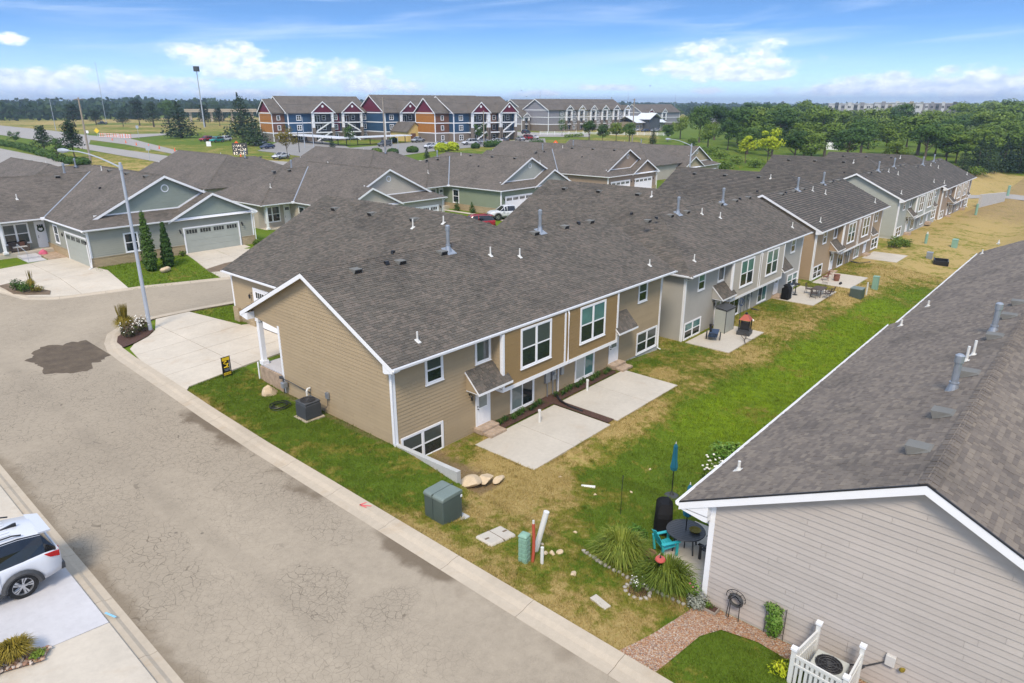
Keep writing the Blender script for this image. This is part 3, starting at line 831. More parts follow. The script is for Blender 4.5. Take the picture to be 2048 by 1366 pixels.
# patios
def patio(x0, x1, y0, y1, z, mat, cuts=()):
    b = MB(); b.box(x0, x1, y0, y1, z - .3, z - .02); root = b.build('patio', M['wallconc'], kind='structure')
    xs = [x0] + list(cuts) + [x1]
    for i in range(len(xs) - 1):
        s = MB(); s.box(xs[i] + (.01 if i else -.012), xs[i + 1] - (.01 if i < len(xs) - 2 else -.012), y0 - .012, y1 + .012, z - .12, z); s.build('concrete_slab', mat, root)
    return root
patio(21.03, 27.2, 17.33, 21.0, 0.0, M['conc2'], (24.1,))
patio(27.85, 34.2, 17.33, 21.0, 0.0, M['conc2'], (31.0,))
drape('planting_bed', [(23.1, 21.1), (27.25, 21.1), (27.25, 17.5), (27.8, 17.5), (27.8, 21.1), (33.6, 21.1), (33.6, 22.0), (23.1, 22.0)], M['mulch'], .09, .6)
patio(43.4, 49.4, 18.3, 21.6, -.72, M['conc2'])
patio(60.2, 66.4, 18.3, 21.6, -.95, M['conc2'])
patio(69.6, 75.4, 18.0, 21.6, -1.22, M['conc2'])
patio(86.2, 91.2, 17.9, 21.6, -1.42, M['conc2'])
patio(17.6, 21.4, 6.2, 9.6, .56, M['conc2'])

# grass blades on the near lawns
def pip(x, y, P):
    c = np.zeros(x.shape, bool)
    for i in range(len(P)):
        (x0, y0), (x1, y1) = P[i - 1], P[i]
        k = ((y0 > y) != (y1 > y))
        with np.errstate(divide='ignore', invalid='ignore'):
            c ^= k & (x < (x1 - x0) * (y - y0) / (y1 - y0 + 1e-12) + x0)
    return c
def grass_field():
    rs = np.random.RandomState(5)
    regs = [(13.0, 17.2, 7, 36, 900), (13.0, 17.2, -2, 7, 900), (17.0, 24, 7.4, 22.1, 760), (24, 40, 8.4, 22.1, 430), (40, 60, 8.5, 24, 220), (60, 84, 9, 23, 110), (19.4, 26.8, 57, 66.5, 130), (19.6, 30, 42, 48.4, 220)]
    X = []; Y = []; S = []
    for x0, x1, y0, y1, dn in regs:
        n = int((x1 - x0) * (y1 - y0) * dn)
        X.append(rs.uniform(x0, x1, n)); Y.append(rs.uniform(y0, y1, n)); S.append(np.full(n, math.sqrt(800 / dn)))
    # ragged edges: blades that crowd and lean over kerbs, slabs and walls, and weed clumps in the turf
    def edge(x0, y0, x1, y1, per_m, off):
        L = math.hypot(x1 - x0, y1 - y0); n = int(L * per_m); t = rs.uniform(0, 1, n); nx, ny = -(y1 - y0) / L, (x1 - x0) / L; o = np.abs(rs.normal(0, .05, n)) * off
        k = nz2(x0 + t * (x1 - x0) + 3, y0 + t * (y1 - y0), .5, 21) > .35
        X.append((x0 + t * (x1 - x0) + nx * o)[k]); Y.append((y0 + t * (y1 - y0) + ny * o)[k]); S.append(np.full(int(k.sum()), 1.7))
    for e in ((13.15, 7.8, 13.15, 34.2, 130, -1), (21.0, 17.28, 27.25, 17.28, 110, -1), (27.8, 17.28, 34.25, 17.28, 110, -1), (20.98, 17.3, 20.98, 21, 90, 1), (34.3, 17.3, 34.3, 21, 90, -1), (13.7, 35.05, 17.3, 35.45, 110, -1), (16.93, 22.1, 16.93, 31, 60, 1), (34.4, 21.9, 40, 21.9, 60, -1), (20.1, 64.6, 19.5, 58.4, 60, -1), (43.2, 18.2, 49.5, 18.2, 60, -1), (60.1, 18.2, 66.5, 18.2, 60, -1)): edge(*e)
    for _ in range(420):
        cx, cy = rs.uniform(13.4, 40), rs.uniform(8.5, 34); q = int(rs.uniform(15, 60)); r_ = rs.uniform(.05, .18)
        X.append(cx + rs.normal(0, r_, q)); Y.append(cy + rs.normal(0, r_, q)); S.append(np.full(q, rs.uniform(1.3, 2.1)))
    x = np.concatenate(X); y = np.concatenate(Y); s = np.minimum(np.concatenate(S), 2.2)
    bad = (x > 16.95) & (x < 41) & (y > 21.95) & (y < 40)
    bad |= (x > 43.3) & (x < 110) & (y > 21.95) & (y < 40)
    for (a, b, c, d) in [(21, 27.25, 17.3, 21.05), (27.8, 34.25, 17.3, 21.05), (43.3, 49.5, 18.2, 21.7), (60.1, 66.5, 18.2, 21.7), (69.5, 75.5, 17.9, 21.7), (86, 91.3, 17.8, 21.7), (17.4, 60, -5, 7.35), (17.55, 21.5, 6, 9.65), (17.0, 17.25, 18, 22)]:
        bad |= (x > a) & (x < b) & (y > c) & (y < d)
    bad |= pip(x, y, gravel_poly) | pip(x, y, drive) | pip(x, y, street_poly) | (x < 13.14) & (y < 36)
    bad |= pip(x, y, [(13, 34.3), (13.6, 35.2), (17.4, 35.6), (17.4, 37), (13, 37)]) | pip(x, y, [(13.2, 44), (16.4, 45), (17.4, 48.6), (13, 48)])
    dry, soil, lush = ground_masks(x, y)
    bad |= rs.uniform(0, 1, len(x)) < np.clip(soil * 1.0 - .1, 0, .9)
    k = ~bad; x = x[k]; y = y[k]; s = s[k]; dry = dry[k]; soil = soil[k]; lush = lush[k]; n = len(x)
    cl = nz2(x, y, .35, 11)
    z = terrain(x, y)
    a = rs.uniform(0, 2 * np.pi, n); w = .011 * s * rs.uniform(.7, 1.4, n); h = (.035 + .06 * cl) * (.8 + .3 * s) * rs.uniform(.6, 1.3, n)
    lx = rs.normal(0, .03, n) * s; ly = rs.normal(0, .03, n) * s
    V = np.zeros((n, 3, 3)); ca = np.cos(a) * w; sa = np.sin(a) * w
    V[:, 0] = np.stack([x - ca, y - sa, z - .005], -1); V[:, 1] = np.stack([x + ca, y + sa, z - .005], -1); V[:, 2] = np.stack([x + lx, y + ly, z + h], -1)
    me = bpy.data.meshes.new('grass')
    me.vertices.add(n * 3); me.vertices.foreach_set('co', V.ravel().astype(np.float32))
    me.loops.add(n * 3); me.loops.foreach_set('vertex_index', np.arange(n * 3, dtype=np.int32))
    me.polygons.add(n); me.polygons.foreach_set('loop_start', np.arange(0, n * 3, 3, dtype=np.int32))
    me.update(calc_edges=True)
    for nm, arr in (('dry', dry), ('soil', soil), ('lush', lush), ('rnd', rs.uniform(0, 1, n))):
        at = me.attributes.new(nm, 'FLOAT', 'POINT'); at.data.foreach_set('value', np.repeat(arr, 3).astype(np.float32))
    me.materials.append(M['blade'])
    o = link_mesh('grass', me); tag(o, 'short grass of the lawns, green with straw patches', 'grass', kind='stuff')
grass_field()
# ---------------------------------------------------------------- building parts
UV_ROOFS = []
def roof_uv(me):
    """run / slope coordinates for each roof face"""
    uv = me.uv_layers.new(name='UVMap')
    for pgn in me.polygons:
        n = pgn.normal; u = Vector((-n.y, n.x, 0))
        u = u.normalized() if u.length > 1e-4 else Vector((1, 0, 0)); v = n.cross(u)
        for li in pgn.loop_indices:
            c = me.vertices[me.loops[li].vertex_index].co; uv.data[li].uv = (c.dot(u), c.dot(v))

SHVAR = {}
def shingle_unit(mat):
    if mat.name not in SHVAR:
        vs = []
        for k in range(8):
            b = MB(); t0 = .018 + .006 * (k % 3); b.att = (k + .5) / 8
            b.add([(0, 0, 0), (1, 0, 0), (1, .2, 0), (0, .2, 0), (0, 0, t0), (1, 0, t0), (1, .2, .002), (0, .2, .002)], [(4, 5, 6, 7), (0, 1, 5, 4), (1, 2, 6, 5), (3, 0, 4, 7)])
            f = FLIP[0]; FLIP[0] = False; vs.append(b.mesh('shingle', mat)); FLIP[0] = f
        SHVAR[mat.name] = vs
    return SHVAR[mat.name]
def shingle_field(polys, roof, mat, mat_o=None, singles=0, root=None, expo=.145, seed=1, wmul=1.0):
    """lay shingles on planar roof polygons (local coordinates of roof); the nearest `singles` become objects"""
    rr = random.Random(seed); items = []
    for P in polys:
        P = [Vector(p) for p in P]
        n = Vector((0, 0, 0))
        for i in range(len(P)): n += P[i - 1].cross(P[i])
        n.normalize()
        if n.z < 0: n = -n
        u = Vector((-n.y, n.x, 0)).normalized(); v = n.cross(u)
        if v.z < 0: v = -v; u = -u
        O = min(P, key=lambda q: q.z)
        Q = [((q - O).dot(u), (q - O).dot(v)) for q in P]
        vmax = max(q[1] for q in Q); k = 0
        while k * expo < vmax - .02:
            vm = k * expo + expo * .5; xs = []
            for i in range(len(Q)):
                a, b = Q[i - 1], Q[i]
                if (a[1] > vm) != (b[1] > vm): xs.append(a[0] + (b[0] - a[0]) * (vm - a[1]) / (b[1] - a[1]))
            xs.sort()
            for i in range(0, len(xs) - 1, 2):
                x = xs[i]
                while x < xs[i + 1] - .03:
                    w = min(rr.choice((.16, .22, .28, .34)) * wmul, xs[i + 1] - x)
                    items.append((O + u * x + v * (k * expo) + n * .004, w, u, v, n)); x += w
            k += 1
    if singles:
        mw = root.matrix_basis if root else Matrix()
        cp = Vector((0, 0, CAM_H)); items.sort(key=lambda it: ((mw @ it[0]) - cp).length)
        un = shingle_unit(mat_o)
        for it in items[:singles]:
            p, w, u, v, n = it
            o = link_mesh('shingle', rr.choice(un), roof)
            m = Matrix((u * (w - .014), v, n)).transposed().to_4x4(); m.translation = p
            if m.determinant() < 0: m = Matrix((-u * (w - .014), v, n)).transposed().to_4x4(); m.translation = p + u * (w - .014)
            o.matrix_local = m
        items = items[singles:]
    b = MB()
    for p, w, u, v, n in items:
        t0 = rr.choice((.018, .023, .03)); b.att = rr.random(); w -= .014
        q = [p, p + u * w, p + u * w + v * .2, p + v * .2]
        vs = [tuple(a) for a in q] + [tuple(q[0] + n * t0), tuple(q[1] + n * t0), tuple(q[2] + n * .002), tuple(q[3] + n * .002)]
        fs = [(4, 5, 6, 7), (0, 1, 5, 4), (1, 2, 6, 5), (3, 0, 4, 7)]
        if u.cross(v).dot(n) < 0: fs = [tuple(reversed(f)) for f in fs]
        b.add(vs, fs)
    return b.build('shingles', mat, roof, kind='stuff')

def roof_body(polys, root, mat, th=.14, name='roof', uv=False):
    b = MB()
    for P in polys:
        n = Vector((0, 0, 0)); Q = [Vector(p) for p in P]
        for i in range(len(Q)): n += Q[i - 1].cross(Q[i])
        if n.z < 0: P = list(reversed(P))
        b.prism(P, (0, 0, -th))
    o = b.build(name, mat, root)
    if uv: roof_uv(o.data)
    return o

def siding(wall, Fr, a0, a1, c0, c1, mat, expo=.178, top=None, single=True, plen=3.66, seed=0, th=.03, name='siding_board'):
    """lap boards on a wall frame; top(c) gives the (lo, hi) run available at height c (gables)"""
    rr = random.Random(seed + int(a1 * 100)); rows = int(round((c1 - c0) / expo)); ex = (c1 - c0) / rows
    whole = MB()
    for k in range(rows):
        z0 = c0 + k * ex; z1 = z0 + ex
        lo0, hi0 = top(z0) if top else (a0, a1); lo1, hi1 = top(z1) if top else (a0, a1)
        if hi0 - lo0 < .05: continue
        if hi1 < lo1: lo1 = hi1 = (lo1 + hi1) / 2
        cuts = []
        x = lo0 + rr.uniform(.8, plen)
        while single and x < hi0 - .6 and lo1 < x < hi1: cuts.append(x); x += plen
        e0 = [lo0] + cuts + [hi0]; e1 = [lo1] + cuts + [hi1]
        for i in range(len(e0) - 1):
            g0 = .003 if i else 0; g1 = .003 if i < len(e0) - 2 else 0
            b = MB() if single else whole
            A = [(e0[i] + g0, z0), (e0[i + 1] - g1, z0), (e1[i + 1] - g1, z1), (e1[i] + g0, z1)]
            vs = [Fr.p(A[0][0], .002, z0), Fr.p(A[1][0], .002, z0), Fr.p(A[1][0], th, z0), Fr.p(A[0][0], th, z0),
                  Fr.p(A[3][0], .002, z1), Fr.p(A[2][0], .002, z1), Fr.p(A[2][0], .005, z1), Fr.p(A[3][0], .005, z1)]
            fs = [(3, 2, 1, 0), (4, 5, 6, 7), (2, 3, 7, 6), (1, 2, 6, 5), (3, 0, 4, 7)]
            if Fr.neg: fs = [tuple(reversed(f)) for f in fs]
            b.add(vs, fs)
            if single: b.build(name, mat, wall)
    if not single: return whole.build('siding', mat, wall, kind='stuff')
def shakes(wall, Fr, a0, a1, c0, c1, mat, top=None, expo=.17, w=.17, seed=2):
    rr = random.Random(seed); b = MB(); rows = int(round((c1 - c0) / expo)); ex = (c1 - c0) / rows
    for k in range(rows):
        z0 = c0 + k * ex; z1 = z0 + ex
        lo, hi = a0, a1
        if top:
            q = top(z1); q0 = top(z0); lo, hi = max(q[0], q0[0]), min(q[1], q0[1])
        x = lo
        while x < hi - .02:
            ww = min(w * rr.uniform(.6, 1.5), hi - x); dz = rr.uniform(-.012, .012); b.att = rr.random(); th = rr.uniform(.014, .026)
            b.add([Fr.p(x + .004, th, z0 + dz), Fr.p(x + ww - .004, th, z0 + dz), Fr.p(x + ww - .004, .004, z1 + .02), Fr.p(x + .004, .004, z1 + .02), Fr.p(x + .004, .001, z0 + dz), Fr.p(x + ww - .004, .001, z0 + dz)],
                  [(3, 2, 1, 0), (0, 1, 5, 4)] if Fr.neg else [(0, 1, 2, 3), (4, 5, 1, 0)])
            x += ww
    return b.build('shakes', mat, wall, kind='stuff')

def window(root, Fr, a0, a1, c0, c1, units=1, up=None, lo=None, hung=True, slide=False, trim=.1, white=None, b=.022):
    """cased window: casing and sashes in one part, each pane a sub-part"""
    Fr = Fr.off(.022); white = white or M['white']; up = up or M['glass']; lo = lo or M['glass']
    m = MB()
    m.fb(Fr, a0, a0 + trim, b - .02, b + .03, c0, c1); m.fb(Fr, a1 - trim, a1, b - .02, b + .03, c0, c1)
    m.fb(Fr, a0 + trim, a1 - trim, b - .02, b + .03, c1 - trim, c1); m.fb(Fr, a0 + trim, a1 - trim, b - .02, b + .03, c0, c0 + trim * .8)
    m.fb(Fr, a0 - .03, a1 + .03, b - .02, b + .055, c0 - .035, c0 - .002)
    ia0, ia1, ic0, ic1 = a0 + trim, a1 - trim, c0 + trim * .8, c1 - trim
    mu = .1; uw = ((ia1 - ia0) - mu * (units - 1)) / units
    panes = []
    for k in range(units):
        x0 = ia0 + k * (uw + mu); x1 = x0 + uw
        if k: m.fb(Fr, x0 - mu, x0, b - .02, b + .028, ic0, ic1)
        s = .035
        if slide:
            xm = (x0 + x1) / 2
            cells = [(x0, xm, ic0, ic1, up), (xm, x1, ic0, ic1, lo)]
        elif hung:
            zm = (ic0 + ic1) / 2
            cells = [(x0, x1, ic0, zm, lo), (x0, x1, zm, ic1, up)]
        else: cells = [(x0, x1, ic0, ic1, up)]
        for (p0, p1, q0, q1, g) in cells:
            m.fb(Fr, p0, p0 + s, b - .03, b + .012, q0, q1); m.fb(Fr, p1 - s, p1, b - .03, b + .012, q0, q1)
            m.fb(Fr, p0 + s, p1 - s, b - .03, b + .012, q0, q0 + s); m.fb(Fr, p0 + s, p1 - s, b - .03, b + .012, q1 - s, q1)
            panes.append((p0 + s, p1 - s, q0 + s, q1 - s, g))
    o = m.build('window', white, root)
    for (p0, p1, q0, q1, g) in panes:
        w = MB(); w.fb(Fr, p0, p1, b - .024, b - .004, q0, q1); w.build('pane', g, o)
    return o
def door(root, Fr, a0, a1, c0, c1, half_lite=True, mat=None, lite=None, frame=None, label=None):
    mat = mat or M['white2']; Fr = Fr.off(.03)
    m = MB(); t = .09
    m.fb(Fr, a0, a0 + t, .0, .05, c0, c1); m.fb(Fr, a1 - t, a1, .0, .05, c0, c1); m.fb(Fr, a0 + t, a1 - t, .0, .05, c1 - t, c1); m.fb(Fr, a0 + t, a1 - t, 0, .06, c0 - .03, c0)
    fr = m.build('door_frame', frame or M['white'], root)
    d = MB(); d.fb(Fr, a0 + t + .005, a1 - t - .005, .004, .03, c0 + .004, c1 - t - .005)
    w = a1 - a0 - 2 * t; h = c1 - c0 - t
    for (x0, x1, y0, y1) in ((.14, .46, .07, .42), (.54, .86, .07, .42)) if half_lite else ((.14, .46, .07, .33), (.54, .86, .07, .33), (.14, .46, .4, .62), (.54, .86, .4, .62)):
        X0, X1, Y0, Y1 = a0 + t + x0 * w, a0 + t + x1 * w, c0 + y0 * h, c0 + y1 * h
        for q in ((X0, X1, Y0, Y0 + .02), (X0, X1, Y1 - .02, Y1), (X0, X0 + .02, Y0, Y1), (X1 - .02, X1, Y0, Y1)): d.fb(Fr, q[0], q[1], .03, .038, q[2], q[3])
    do = d.build('door', mat, root, label=label)
    if half_lite:
        g = MB(); g.fb(Fr, a0 + t + .17 * w, a1 - t - .17 * w, .031, .036, c0 + .52 * h, c0 + .9 * h); g.build('pane', lite or M['vblind'], do)
    else:
        for k in range(3):
            g = MB(); g.fb(Fr, a0 + t + (.16 + .24 * k) * w, a0 + t + (.36 + .24 * k) * w, .031, .036, c0 + .76 * h, c0 + .9 * h); g.build('pane', M['glass'], do)
    k = MB(); ax = a0 + t + .06; k.tube([Fr.p(ax, .03, c0 + .95), Fr.p(ax, .09, c0 + .95)], .03, 8); k.fb(Fr, ax - .03, ax + .03, .03, .045, c0 + 1.05, c0 + 1.13)
    k.build('door_handle', M['black'], do)
    return do
def garage_door(root, Fr, a0, a1, c0, c1, mat, groups=4, trim=.14, lights=True, label=None):
    Fr = Fr.off(.03)
    m = MB()
    m.fb(Fr, a0, a0 + trim, 0, .06, c0, c1); m.fb(Fr, a1 - trim, a1, 0, .06, c0, c1); m.fb(Fr, a0 + trim, a1 - trim, 0, .06, c1 - trim, c1)
    m.build('door_frame', M['white'], root)
    A0, A1, C1 = a0 + trim, a1 - trim, c1 - trim
    g = MB(); g.fb(Fr, A0, A1, -.0, .006, c0, C1); gd = g.build('garage_door', mat, root, label=label)
    rows = 4; rh = (C1 - c0) / rows
    for r in range(rows):
        s = MB(); s.fb(Fr, A0 + .005, A1 - .005, .006, .024, c0 + r * rh + .006, c0 + (r + 1) * rh - .006)
        s.build('door_panel', mat, gd)
    gw = (A1 - A0) / groups; 
    for k in range(groups):
        x0, x1 = A0 + (k + .1) * gw, A0 + (k + .9) * gw; z0, z1 = C1 - rh * .82, C1 - rh * .2
        p = MB(); p.fb(Fr, x0, x1, .024, .03, z0, z1); p.build('pane', M['glass'], gd)
        mm = MB()
        for q in range(5):
            xm = x0 + (x1 - x0) * q / 4; mm.fb(Fr, xm - .018, xm + .018, .03, .037, z0, z1)
        mm.fb(Fr, x0, x1, .03, .037, z0 - .02, z0); mm.fb(Fr, x0, x1, .03, .037, z1, z1 + .02); mm.build('muntin', mat, gd)
    if lights:
        for ax in (a0 - .28, a1 + .28): wall_lamp(root, Fr, ax, c1 - .35)
    return gd
def wall_lamp(root, Fr, a, c):
    m = MB(); m.fb(Fr, a - .05, a + .05, 0, .02, c - .02, c + .22); m.tube([Fr.p(a, .02, c + .16), Fr.p(a, .16, c + .2), Fr.p(a, .17, c + .12)], .012, 5)
    for (r0, r1, z0, z1) in ((.03, .09, .12, .06), (.075, .06, .06, -.14), (.06, .02, -.14, -.18)):
        m.tube([Fr.p(a, .17, c + z0), Fr.p(a, .17, c + z1)], [r0, r1], 6)
    return m.build('wall_lamp', M['black'], root)
def gutter(root, a, b, out, down=True):
    """half-round gutter from a to b with the fascia behind it; out = outward direction"""
    a = Vector(a); b = Vector(b); o = Vector(out).normalized(); up = Vector((0, 0, 1))
    m = MB(); prof = [(0, .02), (.02, .02), (.02, -.06), (.06, -.08), (.1, -.06), (.115, .015), (.13, .015), (.115, -.08), (.06, -.11), (0, -.11)]
    n = len(prof); vs = [tuple(p + o * x + up * z) for p in (a, b) for x, z in prof]
    fs = [(k, k + n, (k + 1) % n + n, (k + 1) % n) for k in range(n)] + [tuple(range(n)), tuple(range(2 * n - 1, n - 1, -1))]
    if (b - a).cross(o).z < 0: fs = [tuple(reversed(f)) for f in fs]
    m.add(vs, fs)
    return m.build('gutter', M['white'], root)
def downspout(root, pts, r=.045):
    m = MB(); m.tube(pts, r, 6); return m.build('downspout', M['white'], root)
def rake_board(root, a, b, inward, h=.2, th=.03, mat=None):
    """sloping white board under a gable edge; inward = direction towards the wall"""
    a = Vector(a); b = Vector(b); i = Vector(inward)
    m = MB(); m.prism([a, b, b - Vector((0, 0, h)), a - Vector((0, 0, h))], i * th); return m.build('rake_board', mat or M['white'], root)
def soffit(root, P, mat=None):
    m = MB(); m.prism(P, (0, 0, -.02)); return m.build('soffit', mat or M['white'], root)
def trim(root, Fr, a0, a1, c0, c1, b=.042, name='trim_board', mat=None):
    m = MB(); m.fb(Fr, a0, a1, 0, b, c0, c1); return m.build(name, mat or M['white'], root)
# roof furniture (sub-parts of the roof)
def roof_vent(roof, p, slope_dir, sl=.485, s=1.0):
    """low slant-back vent; slope_dir points down the roof"""
    d = Vector(slope_dir); d = Vector((d.x, d.y, 0)).normalized(); n = Vector((d.x * sl, d.y * sl, 1)).normalized(); v = -(Vector((d.x, d.y, -sl)).normalized()); u = v.cross(n)
    p = Vector(p); m = MB()
    def q(a, b_, c): return tuple(p + u * a * s + v * b_ * s + n * c * s)
    m.add([q(-.24, -.24, .01), q(.24, -.24, .01), q(.24, .24, .01), q(-.24, .24, .01), q(-.22, -.22, .24), q(.22, -.22, .24), q(.2, .2, .06), q(-.2, .2, .06)],
          [(4, 5, 6, 7), (0, 1, 5, 4), (1, 2, 6, 5), (2, 3, 7, 6), (3, 0, 4, 7)])
    m.v = m.v
    o = m.build('roof_vent', M['ventgrey'], roof)
    g = MB(); g.add([q(-.19, -.252, .03), q(.19, -.252, .03), q(.19, -.232, .2), q(-.19, -.232, .2)], [(0, 1, 2, 3)]); g.build('vent_opening', M['black'], o)
    return o
def hood_vent(roof, p, slope_dir):
    d = Vector(slope_dir).normalized(); p = Vector(p); m = MB(); u = Vector((-d.y, d.x, 0))
    A = [p - u * .11 + Vector((0, 0, .02)), p + u * .11 + Vector((0, 0, .02)), p + u * .11 + d * .2 - Vector((0, 0, .06)), p - u * .11 + d * .2 - Vector((0, 0, .06))]
    B = [p - u * .1 + Vector((0, 0, .12)), p + u * .1 + Vector((0, 0, .12)), p + u * .1 + d * .16 + Vector((0, 0, .12)), p - u * .1 + d * .16 + Vector((0, 0, .12))]
    m.add([tuple(x) for x in A + B], [(4, 5, 6, 7), (0, 1, 5, 4), (1, 2, 6, 5), (2, 3, 7, 6), (3, 0, 4, 7)]); return m.build('exhaust_hood', M['black'], roof)
def pvc_vent(roof, p, h=.4, r=.045, slope_dir=(0, -1, 0)):
    m = MB(); p = Vector(p); m.tube([p - Vector((0, 0, .1)), p + Vector((0, 0, h))], r, 8); o = m.build('plumbing_vent', M['pvc'], roof)
    d = Vector(slope_dir).normalized(); u = Vector((-d.y, d.x, 0)); f = MB(); z = Vector((0, 0, 1)); s = .485
    f.prism([p - u * .1 - d * .1 + z * (.035 + .1 * s), p + u * .1 - d * .1 + z * (.035 + .1 * s), p + u * .1 + d * .15 + z * (.035 - .15 * s), p - u * .1 + d * .15 + z * (.035 - .15 * s)], (0, 0, -.03))
    f.tube([p, p + z * .12], [r * 2, r * 1.15], 8); f.build('flashing', M['pvc'], roof)
    return o
def flue(roof, p, h=1.25, r=.1, slope_dir=(0, -1, 0)):
    p = Vector(p); m = MB(); z = Vector((0, 0, 1)); d = Vector(slope_dir).normalized(); u = Vector((-d.y, d.x, 0)); s = .485
    m.tube([p, p + z * h], r, 12); m.tube([p + z * (h - .22), p + z * (h + .02)], r * 1.3, 12); m.tube([p + z * (h + .02), p + z * (h + .07)], [r * 1.3, r * .7], 12)
    m.tube([p + z * .3, p + z * .34], r * 1.35, 12); m.tube([p - z * .12, p + z * .3], [r * 2.2, r * 1.15], 12)
    m.prism([p - u * .32 - d * .25 + z * (.04 + .25 * s), p + u * .32 - d * .25 + z * (.04 + .25 * s), p + u * .32 + d * .36 + z * (.04 - .36 * s), p - u * .32 + d * .36 + z * (.04 - .36 * s)], (0, 0, -.03))
    return m.build('flue_pipe', M['galv'], roof)
def ridge_cap(roof, a, b, mat, w=.16):
    a = Vector(a); b = Vector(b); L = (b - a).length; n = max(1, int(L / .2)); d = (b - a) / n
    u = Vector((-d.y, d.x, 0)).normalized() * w; m = MB()
    for k in range(n):
        p, q = a + d * k, a + d * (k + 1.15); m.att = RND.random(); e = Vector((0, 0, .02 + .008 * (k % 2)))
        dz = Vector((0, 0, .078))
        m.add([tuple(p - u - dz + e), tuple(p + e * 1.5), tuple(p + u - dz + e), tuple(q - u - dz + e * .4), tuple(q + e * .5), tuple(q + u - dz + e * .4)], [(0, 1, 4, 3), (1, 2, 5, 4), (0, 2, 1)])
    return m.build('ridge_cap', mat, roof, kind='stuff')
def bricks(root, x0, x1, y0, y1, z0, z1, mat=None, bl=.2, bw=.1, bh=.065, name='brick', core=True):
    """a small brick block: every brick a piece"""
    rr = random.Random(int(x0 * 77 + z0 * 31)); mat = mat or M['brick']
    rows = max(1, round((z1 - z0) / (bh + .01))); eh = (z1 - z0) / rows
    lens = max(1, round((x1 - x0) / (bl + .01))); el = (x1 - x0) / lens
    wid = max(1, round((y1 - y0) / (bw + .01))); ew = (y1 - y0) / wid
    var = []
    for k in range(3):
        b = MB(); j = .004 * k
        b.box(.005, el - .005 - j, .005, ew - .005, .005, eh - .004 - j * .5); var.append(b.mesh('brick', mat))
    if core:
        b = MB(); b.box(x0 + .012, x1 - .012, y0 + .012, y1 - .012, z0, z1 - .012); c = b.build('mortar_bed', M['wallconc'], root)
    else: c = root
    for r in range(rows):
        for i in range(lens):
            for j in range(wid):
                if r < rows - 1 and 0 < j < wid - 1 and 0 < i < lens - 1: continue
                o = link_mesh(name, rr.choice(var), c); o.location = (x0 + i * el, y0 + j * ew, z0 + r * eh)
    return c
# ---------------------------------------------------------------- the row of split-level duplexes behind the swale
SL = .485
def awning(root, x0, x1, z_top, z_bot, dy, wallmat, mat):
    """little door roof on triangular cheeks"""
    P = [(x0, 0, z_top), (x1, 0, z_top), (x1, -dy, z_bot), (x0, -dy, z_bot)]
    r = roof_body([P], root, M['roofpaper'], .06, 'door_hood')
    shingle_field([[(a, b, c + .0) for a, b, c in P]], r, mat, seed=int(x0 * 9))
    for x in (x0 + .05, x1 - .12): b = MB(); b.prism([(x, 0, z_top - .08), (x, 0, z_bot - .06), (x, -dy + .06, z_bot - .06)], (.07, 0, 0)); b.build('hood_cheek', wallmat, r)
    b = MB(); b.box(x0 - .01, x1 + .01, -dy - .02, -dy + .03, z_bot - .13, z_bot - .01)
    b.prism([(x0 - .02, 0, z_top - .01), (x0 - .02, -dy, z_bot - .01), (x0 - .02, -dy, z_bot - .12), (x0 - .02, 0, z_top - .12)], (.03, 0, 0)); b.build('hood_trim', M['white'], r)
    b = MB(); b.box(x0 + .05, x1 - .05, -dy + .05, 0, z_bot - .11, z_bot - .08); b.build('hood_ceiling', M['white'], r)
    return r

